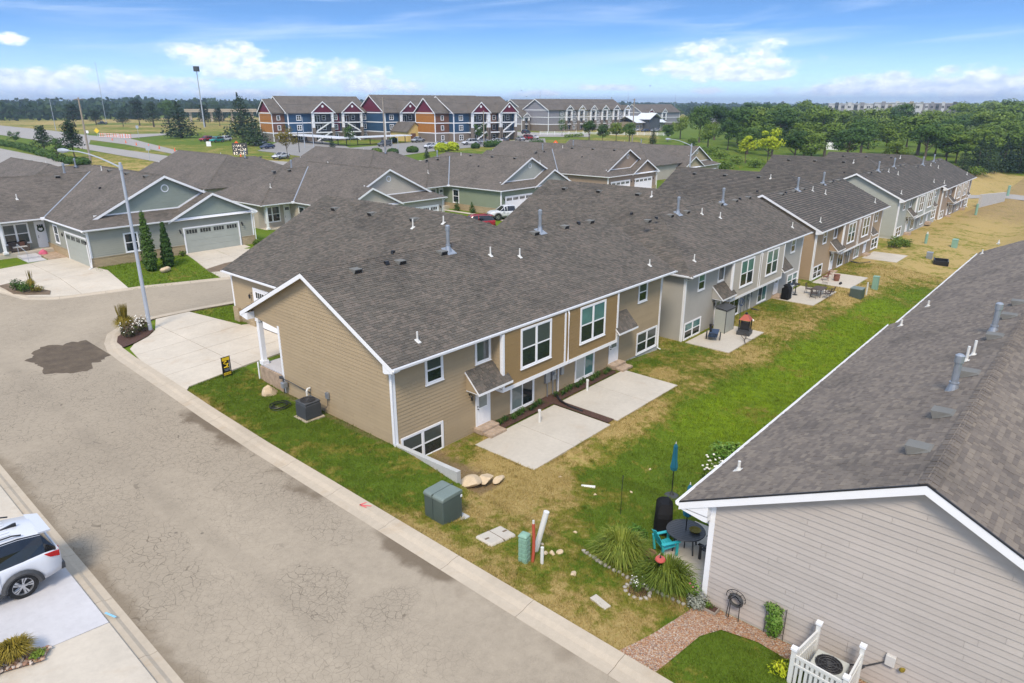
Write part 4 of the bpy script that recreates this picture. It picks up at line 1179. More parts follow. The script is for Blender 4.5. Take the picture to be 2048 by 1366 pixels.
def row_house(X0, base, L, siding_m, bay_m, gable_left, label, detail=0, shake=True, wing=True, hip_left=False, hip_right=False, upper=None, lower=None, bigl=None, group='split-level duplexes in the row'):
    D = 9.05; YR = 5.78; EZ = 5.13; RZ = 8.23; FE = 12.17
    root = empty('duplex_house', (X0, 22.03, base), 0, label, 'house', group)
    up = upper or (M['glass'], M['glassrefl']); lo = lower or (M['glass'], M['glass'])
    zr = lambda y: RZ - SL * abs(y - YR)
    # body
    b = MB()
    prof = [(0, -1.6), (D, -1.6), (D, zr(D) - .14), (YR, RZ - .14), (0, zr(0) - .14)]
    if hip_left or hip_right:
        xs0, xs1 = 0, L
        b.box(0, L, 0, D, -1.6, zr(0) - .14)
    else:
        b.prism([(.0, y, z) for y, z in prof], (L, 0, 0))
    wall = b.build('wall', siding_m, root)
    FB = F((0, 0, 0), (1, 0), (0, -1)); FL = F((0, 0, 0), (0, 1), (-1, 0))
    # foundation strip
    b = MB(); b.box(-.015, L + .015, -.012, D, -1.6, -.1 if detail else .0); b.build('foundation', M['wallconc'], root)
    # back wall boards, beside and below the bay
    bx0, bx1 = 6.4 * L / 23, 16.75 * L / 23
    k = L / 23
    sg = bool(detail)
    siding(wall, FB, 0.02, bx0, -.12, 5.0, siding_m, single=sg, seed=1)
    siding(wall, FB, bx1, L - .02, -.12, 5.0, siding_m, single=sg, seed=2)
    siding(wall, FB, bx0, bx1, -.12, 1.92, siding_m, single=sg, seed=3)
    # gable wall
    ztop = lambda c: (0.02 if c < zr(0) - .3 else YR - (RZ - .16 - c) / SL, D if c < zr(D) - .2 else YR + (RZ - .16 - c) / SL)
    if not hip_left:
        tp = lambda c: (max(.02, YR - (RZ - .16 - c) / SL), min(D if c < 4.85 else 11.75, YR + (RZ - .16 - c) / SL))
        if detail:
            gb = MB(); gb.prism([(0, D, 4.86), (0, 11.6, 4.86), (0, 11.6, zr(11.6) - .16), (0, D, zr(D) - .16)], (.12, 0, 0)); gb.build('gable_panel', siding_m, root)
        siding(wall, FL, 0, D, .95 if detail else .3, RZ - .16, siding_m, top=tp, single=sg, seed=4)
        if detail:
            siding(wall, FL, 0, D, -.12, .95, siding_m, single=False, seed=5)
    # corner boards
    trim(root, FB, 0, .14, -.1, 5.0, .045, 'corner_board'); trim(root, FB, L - .14, L, -.1, 5.0, .045, 'corner_board')
    trim(root, FL, -.03, .12, -.1, 5.0, .045, 'corner_board')
    # roof planes
    ov = .42; x0, x1 = -ov, L + ov + (.3 if detail else 0)
    yE, yF = YR - 6.4, YR + 6.4
    eb = zr(yE)
    rb = [(x0, yE, eb), (x1, yE, eb), (x1, YR, RZ), (x0, YR, RZ)]
    rf = [(x0, YR, RZ), (x1, YR, RZ), (x1, yF, eb), (x0, yF, eb)]
    polys = []
    if hip_left:
        rb = [(x0, yE, eb), (x1, yE, eb), (x1, YR, RZ), (x0 + 6.4, YR, RZ)]
        polys.append([(x0, yF, eb), (x0, yE, eb), (x0 + 6.4, YR, RZ)])
        rf = [(x0 + 6.4, YR, RZ), (x1, YR, RZ), (x1, yF, eb), (x0, yF, eb)]
    if hip_right:
        rb = [(rb[0]), (x1, yE, eb), (x1 - 6.4, YR, RZ), rb[3]]; rf = [rf[0], (x1 - 6.4, YR, RZ), (x1, yF, eb), rf[3]]
        polys.append([(x1, yE, eb), (x1, yF, eb), (x1 - 6.4, YR, RZ)])
    polys = [rb] + polys
    wx0, wx1, wr = 3.65, 20.7, 12.17
    if wing:
        zw = eb + SL * (wr - wx0); yh = YR + (zw - RZ) / SL
        polys += [[(x0, YR, RZ), (wr - (yh - YR), YR, RZ), (wx0, yF, eb), (x0, yF, eb)] if not hip_left else [(x0 + 6.4, YR, RZ), (wr - (yh - YR), YR, RZ), (wx0, yF, eb), (x0, yF, eb)],
                  [(wr + (yh - YR), YR, RZ), (x1, YR, RZ), (x1, yF, eb), (wx1, yF, eb)] if not hip_right else [(wr + (yh - YR), YR, RZ), (x1 - 6.4, YR, RZ), (x1, yF, eb), (wx1, yF, eb)],
                  [(wx0, 22.3, eb), (wx0, yF, eb), (wr - (yh - YR), YR, RZ), (wr, yh, zw), (wr, 22.3, zw)],
                  [(wx1, yF, eb), (wx1, 22.3, eb), (wr, 22.3, zw), (wr, yh, zw), (wr + (yh - YR), YR, RZ)],
                  [(wr - (yh - YR), YR, RZ), (wr + (yh - YR), YR, RZ), (wr, yh, zw)]]
        # garage block below it
        wl = MB(); gx0, gx1 = wx0 + .42, wx1 - .42
        wl.prism([(gx0, D - .05, -1), (gx1, D - .05, -1), (gx1, D - .05, eb - .05), (wr, D - .05, zw - .3), (gx0, D - .05, eb - .05)], (0, 22.0 - D, 0))
        wl.build('garage_wall', siding_m, root)
        FW = F((gx0, 0, 0), (0, 1), (-1, 0))
        if detail:
            gw = [c for c in root.children if c.name.startswith('garage_wall')][0]
            siding(gw, FW, 11.4, 21.9, 1.8, 4.9, siding_m, single=False, seed=6)
            garage_door(root, FW, 13.6, 19.1, 1.74, 4.38, M['white2'], lights=False, label='white side garage door with dark panes in its top row')
            wall_lamp(root, FW, 19.45, 3.75)
            b = MB(); b.box(gx0 - .2, gx0 + .3, 19.15, 19.85, 1.6, 3.1); b.box(gx0 - .24, gx0 + .3, 19.11, 19.89, 3.1, 3.18)
            b.build('stone_pier', M['stone'], root)
            b = MB(); b.box(gx0 - .2, gx0, 21.2, 21.9, 1.6, 2.6); b.build('stone_pier', M['stone'], root)
            trim(root, FW, 21.85, 22.0, 1.8, 4.9, .045, 'corner_board')
        gutter(root, (wx0, yF, eb - .05), (wx0, 22.3, eb - .05), (-1, 0, 0))
    else: polys.append(rf)
    roof = roof_body(polys, root, M['roofpaper'])
    if detail:
        shingle_field(polys[:1], roof, M['shingle'], M['shingle_o'], 290, root, seed=11)
        shingle_field(polys[1:], roof, M['shingle'], seed=12)
    else:
        shingle_field(polys, roof, M['shingle'], seed=13, expo=.19 if X0 < 60 else .3, wmul=1.3 if X0 < 60 else 2.0)
    ridge_cap(roof, (x0 + (6.4 if hip_left else 0), YR, RZ), (wr - 2 if wing else x1, YR, RZ), M['shingle'])
    if wing:
        ridge_cap(roof, (wr, yh, zw), (wr, 22.3, zw), M['shingle']); ridge_cap(roof, (wr + 2, YR, RZ), (x1 - (6.4 if hip_right else 0), YR, RZ), M['shingle'])
    if hip_left:
        ridge_cap(roof, (x0, yE, eb), (x0 + 6.4, YR, RZ), M['shingle'])
    # eaves
    gutter(root, (x0, yE, eb - .03), (x1, yE, eb - .03), (0, -1, 0))
    soffit(root, [(x0 + .02, yE + .02, eb - .17), (x1 - .02, yE + .02, eb - .17), (x1 - .02, .0, eb - .17), (x0 + .02, .0, eb - .17)])
    if not hip_left:
        for (ya, yb) in ((yE, YR), (yF, YR)):
            rake_board(root, (x0 - .02, ya, eb - .02), (x0 - .02, yb, RZ - .02), (1, 0, 0), .22)
        m = MB()
        m.prism([(x0, yE, eb - .1), (x0, .02, zr(0.02) - .15), (x0, .02, eb - .32), (x0, -.1, eb - .36), (x0, yE, eb - .22)], (ov, 0, 0)); m.build('eave_return', M['white'], root)
        soffit(root, [(x0 + .02, .1, zr(.1) - .16), (x0 + .02, YR, RZ - .16), (0, YR, RZ - .16), (0, .1, zr(.1) - .16)], siding_m)
        soffit(root, [(x0 + .02, YR, RZ - .16), (x0 + .02, yF, eb - .16), (0, yF, eb - .16), (0, YR, RZ - .16)], siding_m)
    else:
        gutter(root, (x0, yE, eb - .03), (x0, yF, eb - .03), (-1, 0, 0))
        soffit(root, [(x0 + .02, yE, eb - .17), (0, yE, eb - .17), (0, yF, eb - .17), (x0 + .02, yF, eb - .17)])
    if not hip_right:
        for (ya, yb) in ((yE, YR), (yF, YR)):
            rake_board(root, (x1 + .02, ya, eb - .02), (x1 + .02, yb, RZ - .02), (-1, 0, 0), .2)
    # bay box over the patio doors
    by = .65
    m = MB(); m.box(bx0, bx1, -by, 0, 1.93, 4.98); bay = m.build('bay', bay_m, root)
    FY = F((0, -by, 0), (1, 0), (0, -1)); FS = F((bx0, 0, 0), (0, -1), (-1, 0))
    if shake: shakes(bay, FY, bx0, bx1, 2.05, 4.95, bay_m, seed=int(X0))
    else: siding(bay, FY, bx0, bx1, 2.05, 4.95, bay_m, single=False)
    siding(bay, FS, 0, by, 2.05, 4.95, siding_m, single=False)
    xm = L / 2
    m = MB()
    m.fb(FY, bx0 - .02, bx1 + .02, 0, .045, 1.86, 2.06); m.fb(FY, bx0 - .02, bx0 + .13, 0, .045, 2.06, 4.95); m.fb(FY, bx1 - .13, bx1 + .02, 0, .045, 2.06, 4.95)
    m.fb(FY, xm - .06, xm + .06, 0, .045, 2.06, 4.95); m.fb(FS, 0, by, 0, .042, 1.86, 2.02); m.fb(FS, by - .12, by, 0, .042, 2.06, 4.95)
    m.build('bay_trim', M['white'], bay)
    m = MB(); m.box(bx0 + .02, bx1 - .02, -by + .02, 0, 1.9, 1.93); m.build('bay_floor', M['white'], bay)
    wl_, wr_ = (bigl or (up, up))
    window(root, FY, 7.75 * k, 10.25 * k, 2.72, 4.9, 2, up=wl_[1], lo=wl_[0]); window(root, FY, 12.85 * k, 15.35 * k, 2.72, 4.9, 2, up=wr_[1], lo=wr_[0])
    # wall windows and doors, mirrored about the party wall
    window(root, FB, 1.88 * k, 2.98 * k, 3.5, 4.86, 1, up=up[1], lo=up[0]); window(root, FB, L - 2.98 * k, L - 1.88 * k, 3.5, 4.86, 1, up=up[1], lo=up[0])
    window(root, FB, .28 * k, 2.85 * k, -.08 if detail else .1, 1.4, 2, up=lo[1], lo=lo[0]); window(root, FB, L - 2.85 * k, L - .28 * k, -.08 if detail else .1, 1.4, 2, up=lo[1], lo=lo[0])
    window(root, FB, 5.1 * k, 6.2 * k, 3.58, 4.86, 1, hung=False, up=M['glassgrey'])
    door(root, FB, 5.06 * k, 6.11 * k, .22, 2.2); door(root, FB, L - 6.11 * k, L - 5.06 * k, .22, 2.2)
    window(root, FB, 7.67 * k, 9.62 * k, .1, 1.85, 1, slide=True, up=M['vblind'] if detail else M['glass'], lo=M['glass']); window(root, FB, L - 9.62 * k, L - 7.67 * k, .1, 1.85, 1, slide=True, up=M['blindw'] if detail else M['glassgrey'], lo=M['glassrefl'])
    awning(root, 4.42 * k, 6.85 * k, 3.45, 2.5, .95, siding_m, M['shingle'])
    awning(root, L - 6.4 * k, L - 4.3 * k, 3.45, 2.5, .95, siding_m, M['shingle'])
    wall_lamp(root, FB, 4.7 * k, 2.0)
    # meters by the party wall
    m = MB(); m.fb(FB, xm - .42, xm - .1, 0, .18, .95, 1.5); m.fb(FB, xm - .95, xm - .55, 0, .14, .9, 1.55); m.fb(FB, xm + .45, xm + .7, 0, .14, 1.0, 1.5)
    for a in (xm - .75, xm - .25, xm + .1): m.tube([FB.p(a, .08, -.1), FB.p(a, .08, 1.1)], .03, 6)
    m.tube([FB.p(xm - .25, .2, 1.3), FB.p(xm - .25, .26, 1.3)], .1, 10); m.build('electric_meter', M['galv'], root)
    # downspouts
    downspout(root, [(-.1, yE - .05, eb - .1), (-.1, yE + .1, eb - .25), (-.08, -.06, eb - .45), (-.08, -.06, .0 if detail else .1), (-.12, -.25, -.05 if detail else .0)])
    downspout(root, [(L - .05, yE - .05, eb - .1), (L - .05, -.07, eb - .4), (L - .05, -.07, -.3), (L - .05, -.3, -.36)])
    downspout(root, [(xm + .25, yE - .02, eb - .1), (xm + .25, -by - .07, eb - .3), (xm + .25, -by - .07, 2.0), (xm + .25, -.07, 1.75), (xm + .25, -.07, 0.05)])
    # steps of brick below the back doors
    for a in (5.0 * k, L - 6.15 * k):
        if detail:
            st = empty('brick_steps', (0, 0, 0)); st.parent = root
            bricks(st, a - .1, a + 1.2, -.62, -.03, .0, .24); bricks(st, a - .02, a + 1.12, -1.2, -.63, .0, .13)
        else:
            m = MB(); m.box(a - .1, a + 1.2, -.7, -.03, -.3, .12); m.build('brick_steps', M['brick'], root)
    return root, roof, polys, dict(yE=yE, eb=eb, YR=YR, RZ=RZ)
def on_back(roofz, x, y): return (x, y, 8.23 - SL * abs(y - 5.78) + .01)

h1, r1, p1, i1 = row_house(17.0, 0.0, 23.0, M['tan'], M['tanshake'], True, 'nearest tan duplex with brown shingle roof and two empty concrete patios', detail=1,
                           upper=(M['glass'], M['blind']), lower=(M['glass'], M['blind']), bigl=((M['glass'], M['blind']), (M['glass'], M['glassrefl'])))
for x, y in ((2.24, 5.2), (4.97, 5.15), (7.92, 5.2), (15.8, 5.2), (18.9, 5.2), (21.76, 5.2)): roof_vent(r1, on_back(r1, x, y), (0, -1, 0))
for x in (4.17, 20.5): hood_vent(r1, on_back(r1, x, 5.3), (0, -1, 0))
for x, y, h in ((10.78, 4.23, .5), (12.64, 3.64, .5), (21.86, .36, .4), (1.81, .3, .45)): pvc_vent(r1, on_back(r1, x, y), h)
flue(r1, on_back(r1, 8.48, 5.25), 1.35); flue(r1, on_back(r1, 16.48, 5.28), 1.3)
# vents on the garage wing's western slope
def wing_pt(x, y): return (x, y, 5.13 + SL * (x - 3.65) + .01 - .0)
for x, y in ((10.9, 19.2), (11.0, 15.2), (11.1, 11.0)): roof_vent(r1, wing_pt(x, y), (-1, 0, 0))
hood_vent(r1, wing_pt(8.2, 9.6), (-1, 0, 0)); pvc_vent(r1, wing_pt(10.4, 10.4), .55, slope_dir=(-1, 0, 0)); pvc_vent(r1, wing_pt(11.2, 8.5), .45, slope_dir=(-1, 0, 0))
# porch at the front corner of the near duplex
b = MB(); b.box(.02, 3.9, 9.06, 11.35, .6, 2.12); pw = b.build('porch_wall', M['brickbase'], h1)
b = MB(); b.box(-.02, 3.95, 9.05, 11.4, 2.12, 2.2); b.build('porch_floor', M['conc3'], h1)
bricks(pw, -.1, .02, 9.1, 11.4, 1.0, 2.1, bl=.2, bw=.21, core=False)
b = MB(); b.box(.0, .24, 11.1, 11.34, 2.26, 4.86); b.box(-.06, .3, 11.04, 11.4, 2.2, 2.42); b.box(-.04, .28, 11.06, 11.38, 4.66, 4.86); b.build('porch_post', M['white'], h1)
b = MB(); b.box(0, 4, 11.0, 11.4, 4.86, 5.05); b.box(-.05, .1, 8.98, 9.14, 1.0, 4.86); b.build('porch_trim', M['white'], h1)
downspout(h1, [(-.12, 11.5, 2.3), (-.12, 11.5, 1.3)])
b = MB(); b.prism([(-.42, 12.18, 4.98), (-.42, 11.4, 5.2), (-.42, 11.4, 4.82), (-.42, 11.55, 4.8), (-.42, 12.18, 4.9)], (.42, 0, 0)); b.build('eave_return', M['white'], h1)
h2, r2, p2_, i2 = row_house(43.45, -.88, 23.0, M['grey'], M['beige'], False, 'grey duplex next along the row, hipped roof and cluttered patios', shake=False, hip_left=True, upper=(M['glass'], M['glassrefl']), lower=(M['glass'], M['glassrefl']))
h3, r3, p3_, i3 = row_house(70.4, -1.33, 23.4, M['tan2'], M['mush'], True, 'tan duplex third in the row with wicker chairs on its patio', upper=(M['glass'], M['glassgrey']))
h4, r4, p4_, i4 = row_house(101.9, -1.42, 24.0, M['sagegrey'], M['sagegrey'], True, 'pale sage duplex fourth in the row above the straw slope', shake=False, upper=(M['glass'], M['glassgrey']))
h5, r5, p5_, i5 = row_house(129.3, -2.25, 24.0, M['mush'], M['tan2'], True, 'brown duplex at the far end of the row', upper=(M['glass'], M['glassgrey']))
def dress(roof, seed, full=True):
    for x in (3, 6.5, 9.2, 15.5, 18.6, 21.5): roof_vent(roof, on_back(roof, x, 5.2), (0, -1, 0))
    for x in (7.9, 16.2): flue(roof, on_back(roof, x, 5.25), 1.3)
    for x, y in ((10.9, 4.6), (12.6, 3.7), (2.0, .5), (21.2, .5)): pvc_vent(roof, on_back(roof, x, y), .5)
    hood_vent(roof, on_back(roof, 4.4, 5.3), (0, -1, 0)); hood_vent(roof, on_back(roof, 19.8, 5.3), (0, -1, 0))
    for x, y in ((10.9, 19.2), (11.0, 15.2), (11.1, 11.0)): roof_vent(roof, wing_pt(x, y), (-1, 0, 0))
    hood_vent(roof, wing_pt(8.4, 9.9), (-1, 0, 0)); pvc_vent(roof, wing_pt(11.0, 9.6), .5, slope_dir=(-1, 0, 0))
for i, r in enumerate((r2, r3, r4, r5)): dress(r, i)

# retaining wall at the near corner
b = MB(); b.prism([(16.95, 22.0, 1.22), (16.95, 18.05, 1.36), (16.95, 18.05, .2), (16.95, 22.0, -.4)], (.22, 0, 0))
tag(b.build('retaining_wall', M['wallconc']), 'low concrete retaining wall running from the corner of the tan duplex', 'wall')

# ---------------------------------------------------------------- the house on the right, seen from its gable end
rh = empty('gable_house', (17.43, -4.2, .6), 0, 'greige house in the near corner under a large weathered shingle roof', 'house')
W = 12.45; yr = W / 2; SLR = .494; ez = 3.43; rz = ez + SLR * yr; Lh = 48.6
inset = .93
FG = F((0, 0, 0), (0, 1), (-1, 0)); FBK = F((0, W - inset, 0), (-1, 0), (0, 1))
b = MB(); b.prism([(0, inset, -1.5), (0, W - inset, -1.5), (0, W - inset, ez + SLR * inset - .14), (0, yr, rz - .14), (0, inset, ez + SLR * inset - .14)], (Lh, 0, 0)); rwall = b.build('wall', M['greige'], rh)
siding(rwall, FG, inset, W - inset, -.08, rz - .15, M['greige'], expo=.19, top=lambda c: (max(inset, yr - (rz - .15 - c) / SLR), min(W - inset, yr + (rz - .15 - c) / SLR)), seed=9, th=.03, plen=4.9)
siding(rwall, FBK, -Lh, -.02, -.08, 3.6, M['greige'], expo=.19, single=False)
b = MB(); b.box(-.02, Lh, inset - .02, W - inset + .02, -1.5, -.1); b.build('foundation', M['black'], rh)
trim(rh, FG, W - inset - .14, W - inset + .03, -.1, 3.55, .045, 'corner_board'); trim(rh, FBK, -.14, .0, -.1, 3.55, .045, 'corner_board')
x0 = -.32
xa = 23.7
pol = [[(x0, W, ez), (x0, yr, rz), (xa, yr, rz), (xa, W, ez)], [(x0, 0, ez), (xa, 0, ez), (xa, yr, rz), (x0, yr, rz)]]
# cross wing: ridge across the main ridge at a slightly higher level on the far (street) side
pol2 = [[(xa, W, ez), (xa, yr, rz), (Lh + .4, yr, rz), (Lh + .4, W, ez)], [(xa, 0, ez), (Lh + .4, 0, ez), (Lh + .4, yr, rz), (xa, yr, rz)]]
dz2 = .0
pol2 = [[(a, b_ - (.35 if b_ > yr else 0), c + dz2 + (SLR * .35 if b_ > yr else 0)) for a, b_, c in P] for P in pol2]
rroof = roof_body(pol + pol2, rh, M['roofpaper'])
shingle_field([pol[0]], rroof, M['shingleR'], M['shingleR_o'], 0, rh, seed=21)
shingle_field([pol[1]], rroof, M['shingleR'], M['shingleR_o'], 290, rh, seed=22)
shingle_field(pol2, rroof, M['shingleR'], seed=23, expo=.2, wmul=1.5)
ridge_cap(rroof, (x0, yr, rz + .02), (Lh, yr, rz + .02), M['shingleR'], .2)
gutter(rh, (x0 - .03, W, ez - .03), (xa, W, ez - .03), (0, 1, 0)); gutter(rh, (xa, W - .35, ez + .14), (Lh, W - .35, ez + .14), (0, 1, 0))
gutter(rh, (x0, 0, ez - .03), (xa, 0, ez - .03), (0, -1, 0))
for (ya, yb) in ((W, yr), (0, yr)): rake_board(rh, (x0 - .03, ya, ez - .02), (x0 - .03, yb, rz - .02), (1, 0, 0), .24, .03)
b = MB()
for (ya, yb) in ((W, yr), (0, yr)): b.prism([(x0 - .045, ya, ez + .03), (x0 - .045, yb, rz + .03), (x0 - .045, yb, rz - .01), (x0 - .045, ya, ez - .01)], (.05, 0, 0))
b.build('drip_edge', M['black'], rroof)
b = MB(); b.prism([(x0, W - .02, ez - .08), (x0, W - inset, ez + SLR * inset - .2), (x0, W - inset, ez - .36), (x0, W - inset + .12, ez - .36), (x0, W - .02, ez - .24)], (.36, 0, 0)); b.build('eave_return', M['white'], rh)
soffit(rh, [(x0, W - .02, ez - .16), (xa, W - .02, ez - .16), (xa, W - inset, ez - .16), (x0, W - inset, ez - .16)])
soffit(rh, [(x0 + .02, W - inset, ez + SLR * inset - .16), (x0 + .02, yr, rz - .16), (0, yr, rz - .16), (0, W - inset, ez + SLR * inset - .16)], M['white'])
soffit(rh, [(x0 + .02, yr, rz - .16), (x0 + .02, 0, ez - .16), (0, 0, ez - .16), (0, yr, rz - .16)], M['white'])
downspout(rh, [(.25, W + .05, ez - .12), (.2, W - inset + .25, ez - .6), (.2, W - inset + .07, ez - .75), (.2, W - inset + .07, .0)])
door(rh, FBK, -3.4, -2.4, .05, 2.1); window(rh, FBK, -1.9, -.7, .9, 2.2, 1); window(rh, FBK, -6.3, -4.3, .05, 2.1, 1, slide=True)
def rpt(X, Y):   # world X, Y on its roof
    x, y = X - 17.43, Y + 4.2; return (x, y, rz - SLR * abs(y - yr) + .01)
RV = []
def roof_hit(px, py):
    d = ray(px, py); zc = .6 + rz; nrm = np.array([0, SLR, 1.0]); p0 = np.array([0, 2.025, zc - CAM_H]); t = (nrm @ p0) / (nrm @ d); q = d * t; return q[0] - 17.43, q[1] + 4.2
for px, py in ((1840, 902), (1889, 831), (1942, 750), (1992, 676), (2021, 635), (2040, 608), (1842, 1366 * 0 + 902)):
    x, y = roof_hit(px, py)
    roof_vent(rroof, (x, y, rz - SLR * abs(y - yr) + .02), (0, 1, 0), SLR, 1.15)
for px, py, h in ((1905, 780, 1.25), (1986, 664, 1.25)):
    x, y = roof_hit(px, py); flue(rroof, (x, y, rz - SLR * abs(y - yr) - .05), h, .11, (0, 1, 0))
for px, py, h in ((1477, 941, .34), (1932, 723, .6), (1946, 711, .6), (1802, 652, .35), (1856, 613, .35), (1964, 508, .35), (1997, 487, .3)):
    x, y = roof_hit(px, py); pvc_vent(rroof, (x, y, rz - SLR * abs(y - yr)), h, .05, (0, 1, 0))
# ---------------------------------------------------------------- single-storey houses across the front street
def opp_house(X, Y, base, flip, siding_m, shake_m, door_m, label, rot=0, doors=((1.2, 7.0), (8.5, 14.2)), side_door=False, open_left=False, high=False, detail=1, porch=True, group='single-storey houses across the front street'):
    root = empty('ranch_house', (X, Y, base), rot, label, 'house', group)
    FLIP[0] = flip
    e, s = 3.4, .491; X_ = (lambda x: 16.08 - x) if high else (lambda x: x); zr = e + s * 8.04; xl = -16 if open_left else -4.3; bz = e + s * 6.92
    west = [(0, 0, e), (1.3, 1.3, e + s * 1.3), (8.04, 1.3, zr), (8.04, 19.0, zr), (0, 27.04, e)] + ([] if high else [(0, 24.2, e), (6.92, 17.28, bz), (0, 10.36, e)])
    east = [(8.04, 1.3, zr), (16.08, 1.3, e)] + ([(16.08, 10.36, e), (9.16, 17.28, bz), (16.08, 24.2, e)] if high else []) + [(16.08, 27.04, e), (8.04, 19.0, zr)]; back = [(0, 27.04, e), (8.04, 19.0, zr), (16.08, 27.04, e)]
    sg1 = [(7.4, 0, e), (11.74, 0, e + 2.13), (11.74, 1.7, e + 2.13), (9.1, 1.7, e + .83)]
    sg2 = [(11.74, 0, e + 2.13), (16.08, 0, e), (16.08, 1.3, e), (11.74, 1.3, e + 2.13)]
    skirt = [(0, 0, e), (7.4, 0, e), (9.1, 1.7, e + .83), (1.7, 1.7, e + .83)]
    hl = xl + 6.92 if not open_left else xl
    B_ = lambda P: [(X_(a), b_, c_) for a, b_, c_ in P]
    bf = [(xl, 10.36, e), (0, 10.36, e), (6.92, 17.28, bz), (hl, 17.28, bz)]
    bb = [(hl, 17.28, bz), (6.92, 17.28, bz), (0, 24.2, e), (xl, 24.2, e)]
    polys = [west, east, back, sg1, sg2, skirt, B_(bf), B_(bb)]
    if not open_left: polys.append(B_([(xl, 24.2, e), (xl, 10.36, e), (hl, 17.28, bz)]))
    roof = roof_body(polys, root, M['shtex'], .12, uv=True)
    b = MB(); b.prism([(.4, .4, -1), (15.68, .4, -1), (15.68, .4, e - .1), (.4, .4, e - .1)], (0, 11.6, 0)); wl = b.build('garage_wall', siding_m, root)
    b = MB(); b.box(*sorted((X_(xl + .4), X_(.5))), 12.0, 23.8, -1, e - .1); b.box(.4, 15.68, 11.9, 26.6, -1, e - .1); wb = b.build('wall', siding_m, root)
    FF = F((0, .4, 0), (1, 0), (0, -1)); FS = F((15.68, 0, 0), (0, 1), (1, 0)) if high else F((.4, 0, 0), (0, 1), (-1, 0)); FG = F((0, 1.7, 0), (1, 0), (0, -1)); FP = F((16.08 if high else 0, 12.0, 0), (-1 if high else 1, 0), (0, -1)); sx = -1 if high else 1
    siding(wl, FF, .4, 15.68, .85, e - .12, siding_m, expo=.19, single=False); siding(wl, FS, .4, 12.0, .85, e - .12, siding_m, expo=.19, single=False)
    siding(wb, FP, xl + .4, .4, .4, e - .12, siding_m, expo=.19, single=False)
    FL = F((X_(xl + .4), 0, 0), (0, 1), (-sx, 0)); siding(wb, FL, 12.0, 23.8, .4, e - .12, siding_m, expo=.19, single=False)
    # stone wainscot
    segs = [(FS, .36, 12.0 if not side_door else 12.0), (FF, .36, doors[0][0] - .05), (FF, 14.35, 15.72)]
    if side_door: segs[0] = (FS, 6.3, 12.0)
    for fr, q0, q1 in segs:
        b = MB(); b.fb(fr, q0, q1, 0, .06, -.4, .82); b.build('stone_wainscot', M['stone'], root)
        b = MB(); b.fb(fr, q0 - .02, q1 + .02, 0, .09, .82, .87); b.build('stone_cap', M['stone'], root)
    # gables
    b = MB(); b.prism([(1.7, 1.72, e + .83), (9.1, 1.72, e + .83), (11.74, 1.72, e + 2.13), (8.04, 1.72, zr - .14)], (0, .1, 0)); gw = b.build('gable_wall', shake_m, root)
    def tp(c):
        lo = 8.04 - (zr - .14 - c) / s; hi = 8.04 + (zr - .14 - c) / s
        if c < e + 2.13: hi = min(hi, 7.4 + (c - e) / s)
        return (lo, max(lo, hi))
    shakes(gw, FG, 1.7, 12, e + .85, zr - .16, shake_m, top=tp, expo=.2, w=.24, seed=3)
    b = MB(); b.prism([(7.9, .42, e), (15.6, .42, e), (11.74, .42, e + 1.98)], (0, .1, 0)); gw2 = b.build('gable_wall', shake_m, root)
    shakes(gw2, FF, 7.9, 15.6, e + .1, e + 1.98, shake_m, top=lambda c: (11.74 - (e + 1.98 - c) / s, 11.74 + (e + 1.98 - c) / s), expo=.2, w=.24, seed=4)
    for (A, B, yy) in (((1.35, e + s * 1.3 + .0), (8.04, zr), 1.28), ((13.2, zr - s * 5.16), (8.04, zr), 1.28), ((7.2, e - .1), (11.74, e + 2.13), -.02), ((16.1, e), (11.74, e + 2.13), -.02)):
        rake_board(root, (A[0], yy, A[1] - .01), (B[0], yy, B[1] - .01), (0, 1, 0), .22)
    trim(root, FG, 1.6, 9.0, e + .72, e + .92, .05); b = MB(); b.prism([(9.0, 1.66, e + .74), (11.75, 1.66, e + 2.08), (11.75, 1.66, e + 2.3), (9.0, 1.66, e + .95)], (0, .05, 0)); b.build('trim_board', M['white'], root)
    trim(root, FF, 7.5, 15.7, e - .2, e + .0, .05)
    # round gable vent
    b = MB(); b.tube([FG.p(8.04, .02, zr - 1.2), FG.p(8.04, .05, zr - 1.2)], .36, 16); gv = b.build('gable_vent', M['white'], root)
    b = MB(); b.tube([FG.p(8.04, .05, zr - 1.2), FG.p(8.04, .055, zr - 1.2)], .27, 16); b.build('vent_louvre', shake_m, gv)
    # eaves
    gutter(root, (0, 0, e - .03), (7.4, 0, e - .03), (0, -1, 0)); gutter(root, (X_(0), 10.36, e - .03), (X_(0), 0, e - .03), (-sx, 0, 0)); gutter(root, (X_(xl), 10.36, e - .03), (X_(0), 10.36, e - .03), (0, -1, 0))
    if not open_left: gutter(root, (X_(xl), 24.2, e - .03), (X_(xl), 10.36, e - .03), (-sx, 0, 0))
    soffit(root, [(.0, .0, e - .15), (16.08, 0, e - .15), (16.08, .4, e - .15), (0, .4, e - .15)]); soffit(root, [(0, .4, e - .15), (.4, .4, e - .15), (.4, 10.4, e - .15), (0, 10.4, e - .15)])
    soffit(root, B_([(xl, 10.36, e - .15), (.4, 10.36, e - .15), (.4, 12.0, e - .15), (xl, 12.0, e - .15)]))
    b = MB(); b.prism([(16.08, .02, e - .02), (15.5, .02, e + .22), (15.5, .02, e - .3), (16.08, .02, e - .2)], (0, .35, 0)); b.build('eave_return', M['white'], root)
    # valley flashing
    b = MB(); u = Vector((1, -1, 0)).normalized() * .1
    u = Vector((sx, -1, 0)).normalized() * .07; A, B = Vector((X_(0), 10.36, e + .03)), Vector((X_(6.9), 17.26, bz + .03)); b.add([tuple(A - u), tuple(A + u), tuple(B + u), tuple(B - u)], [(0, 1, 2, 3)]); b.build('valley_flashing', M['galv'], roof)
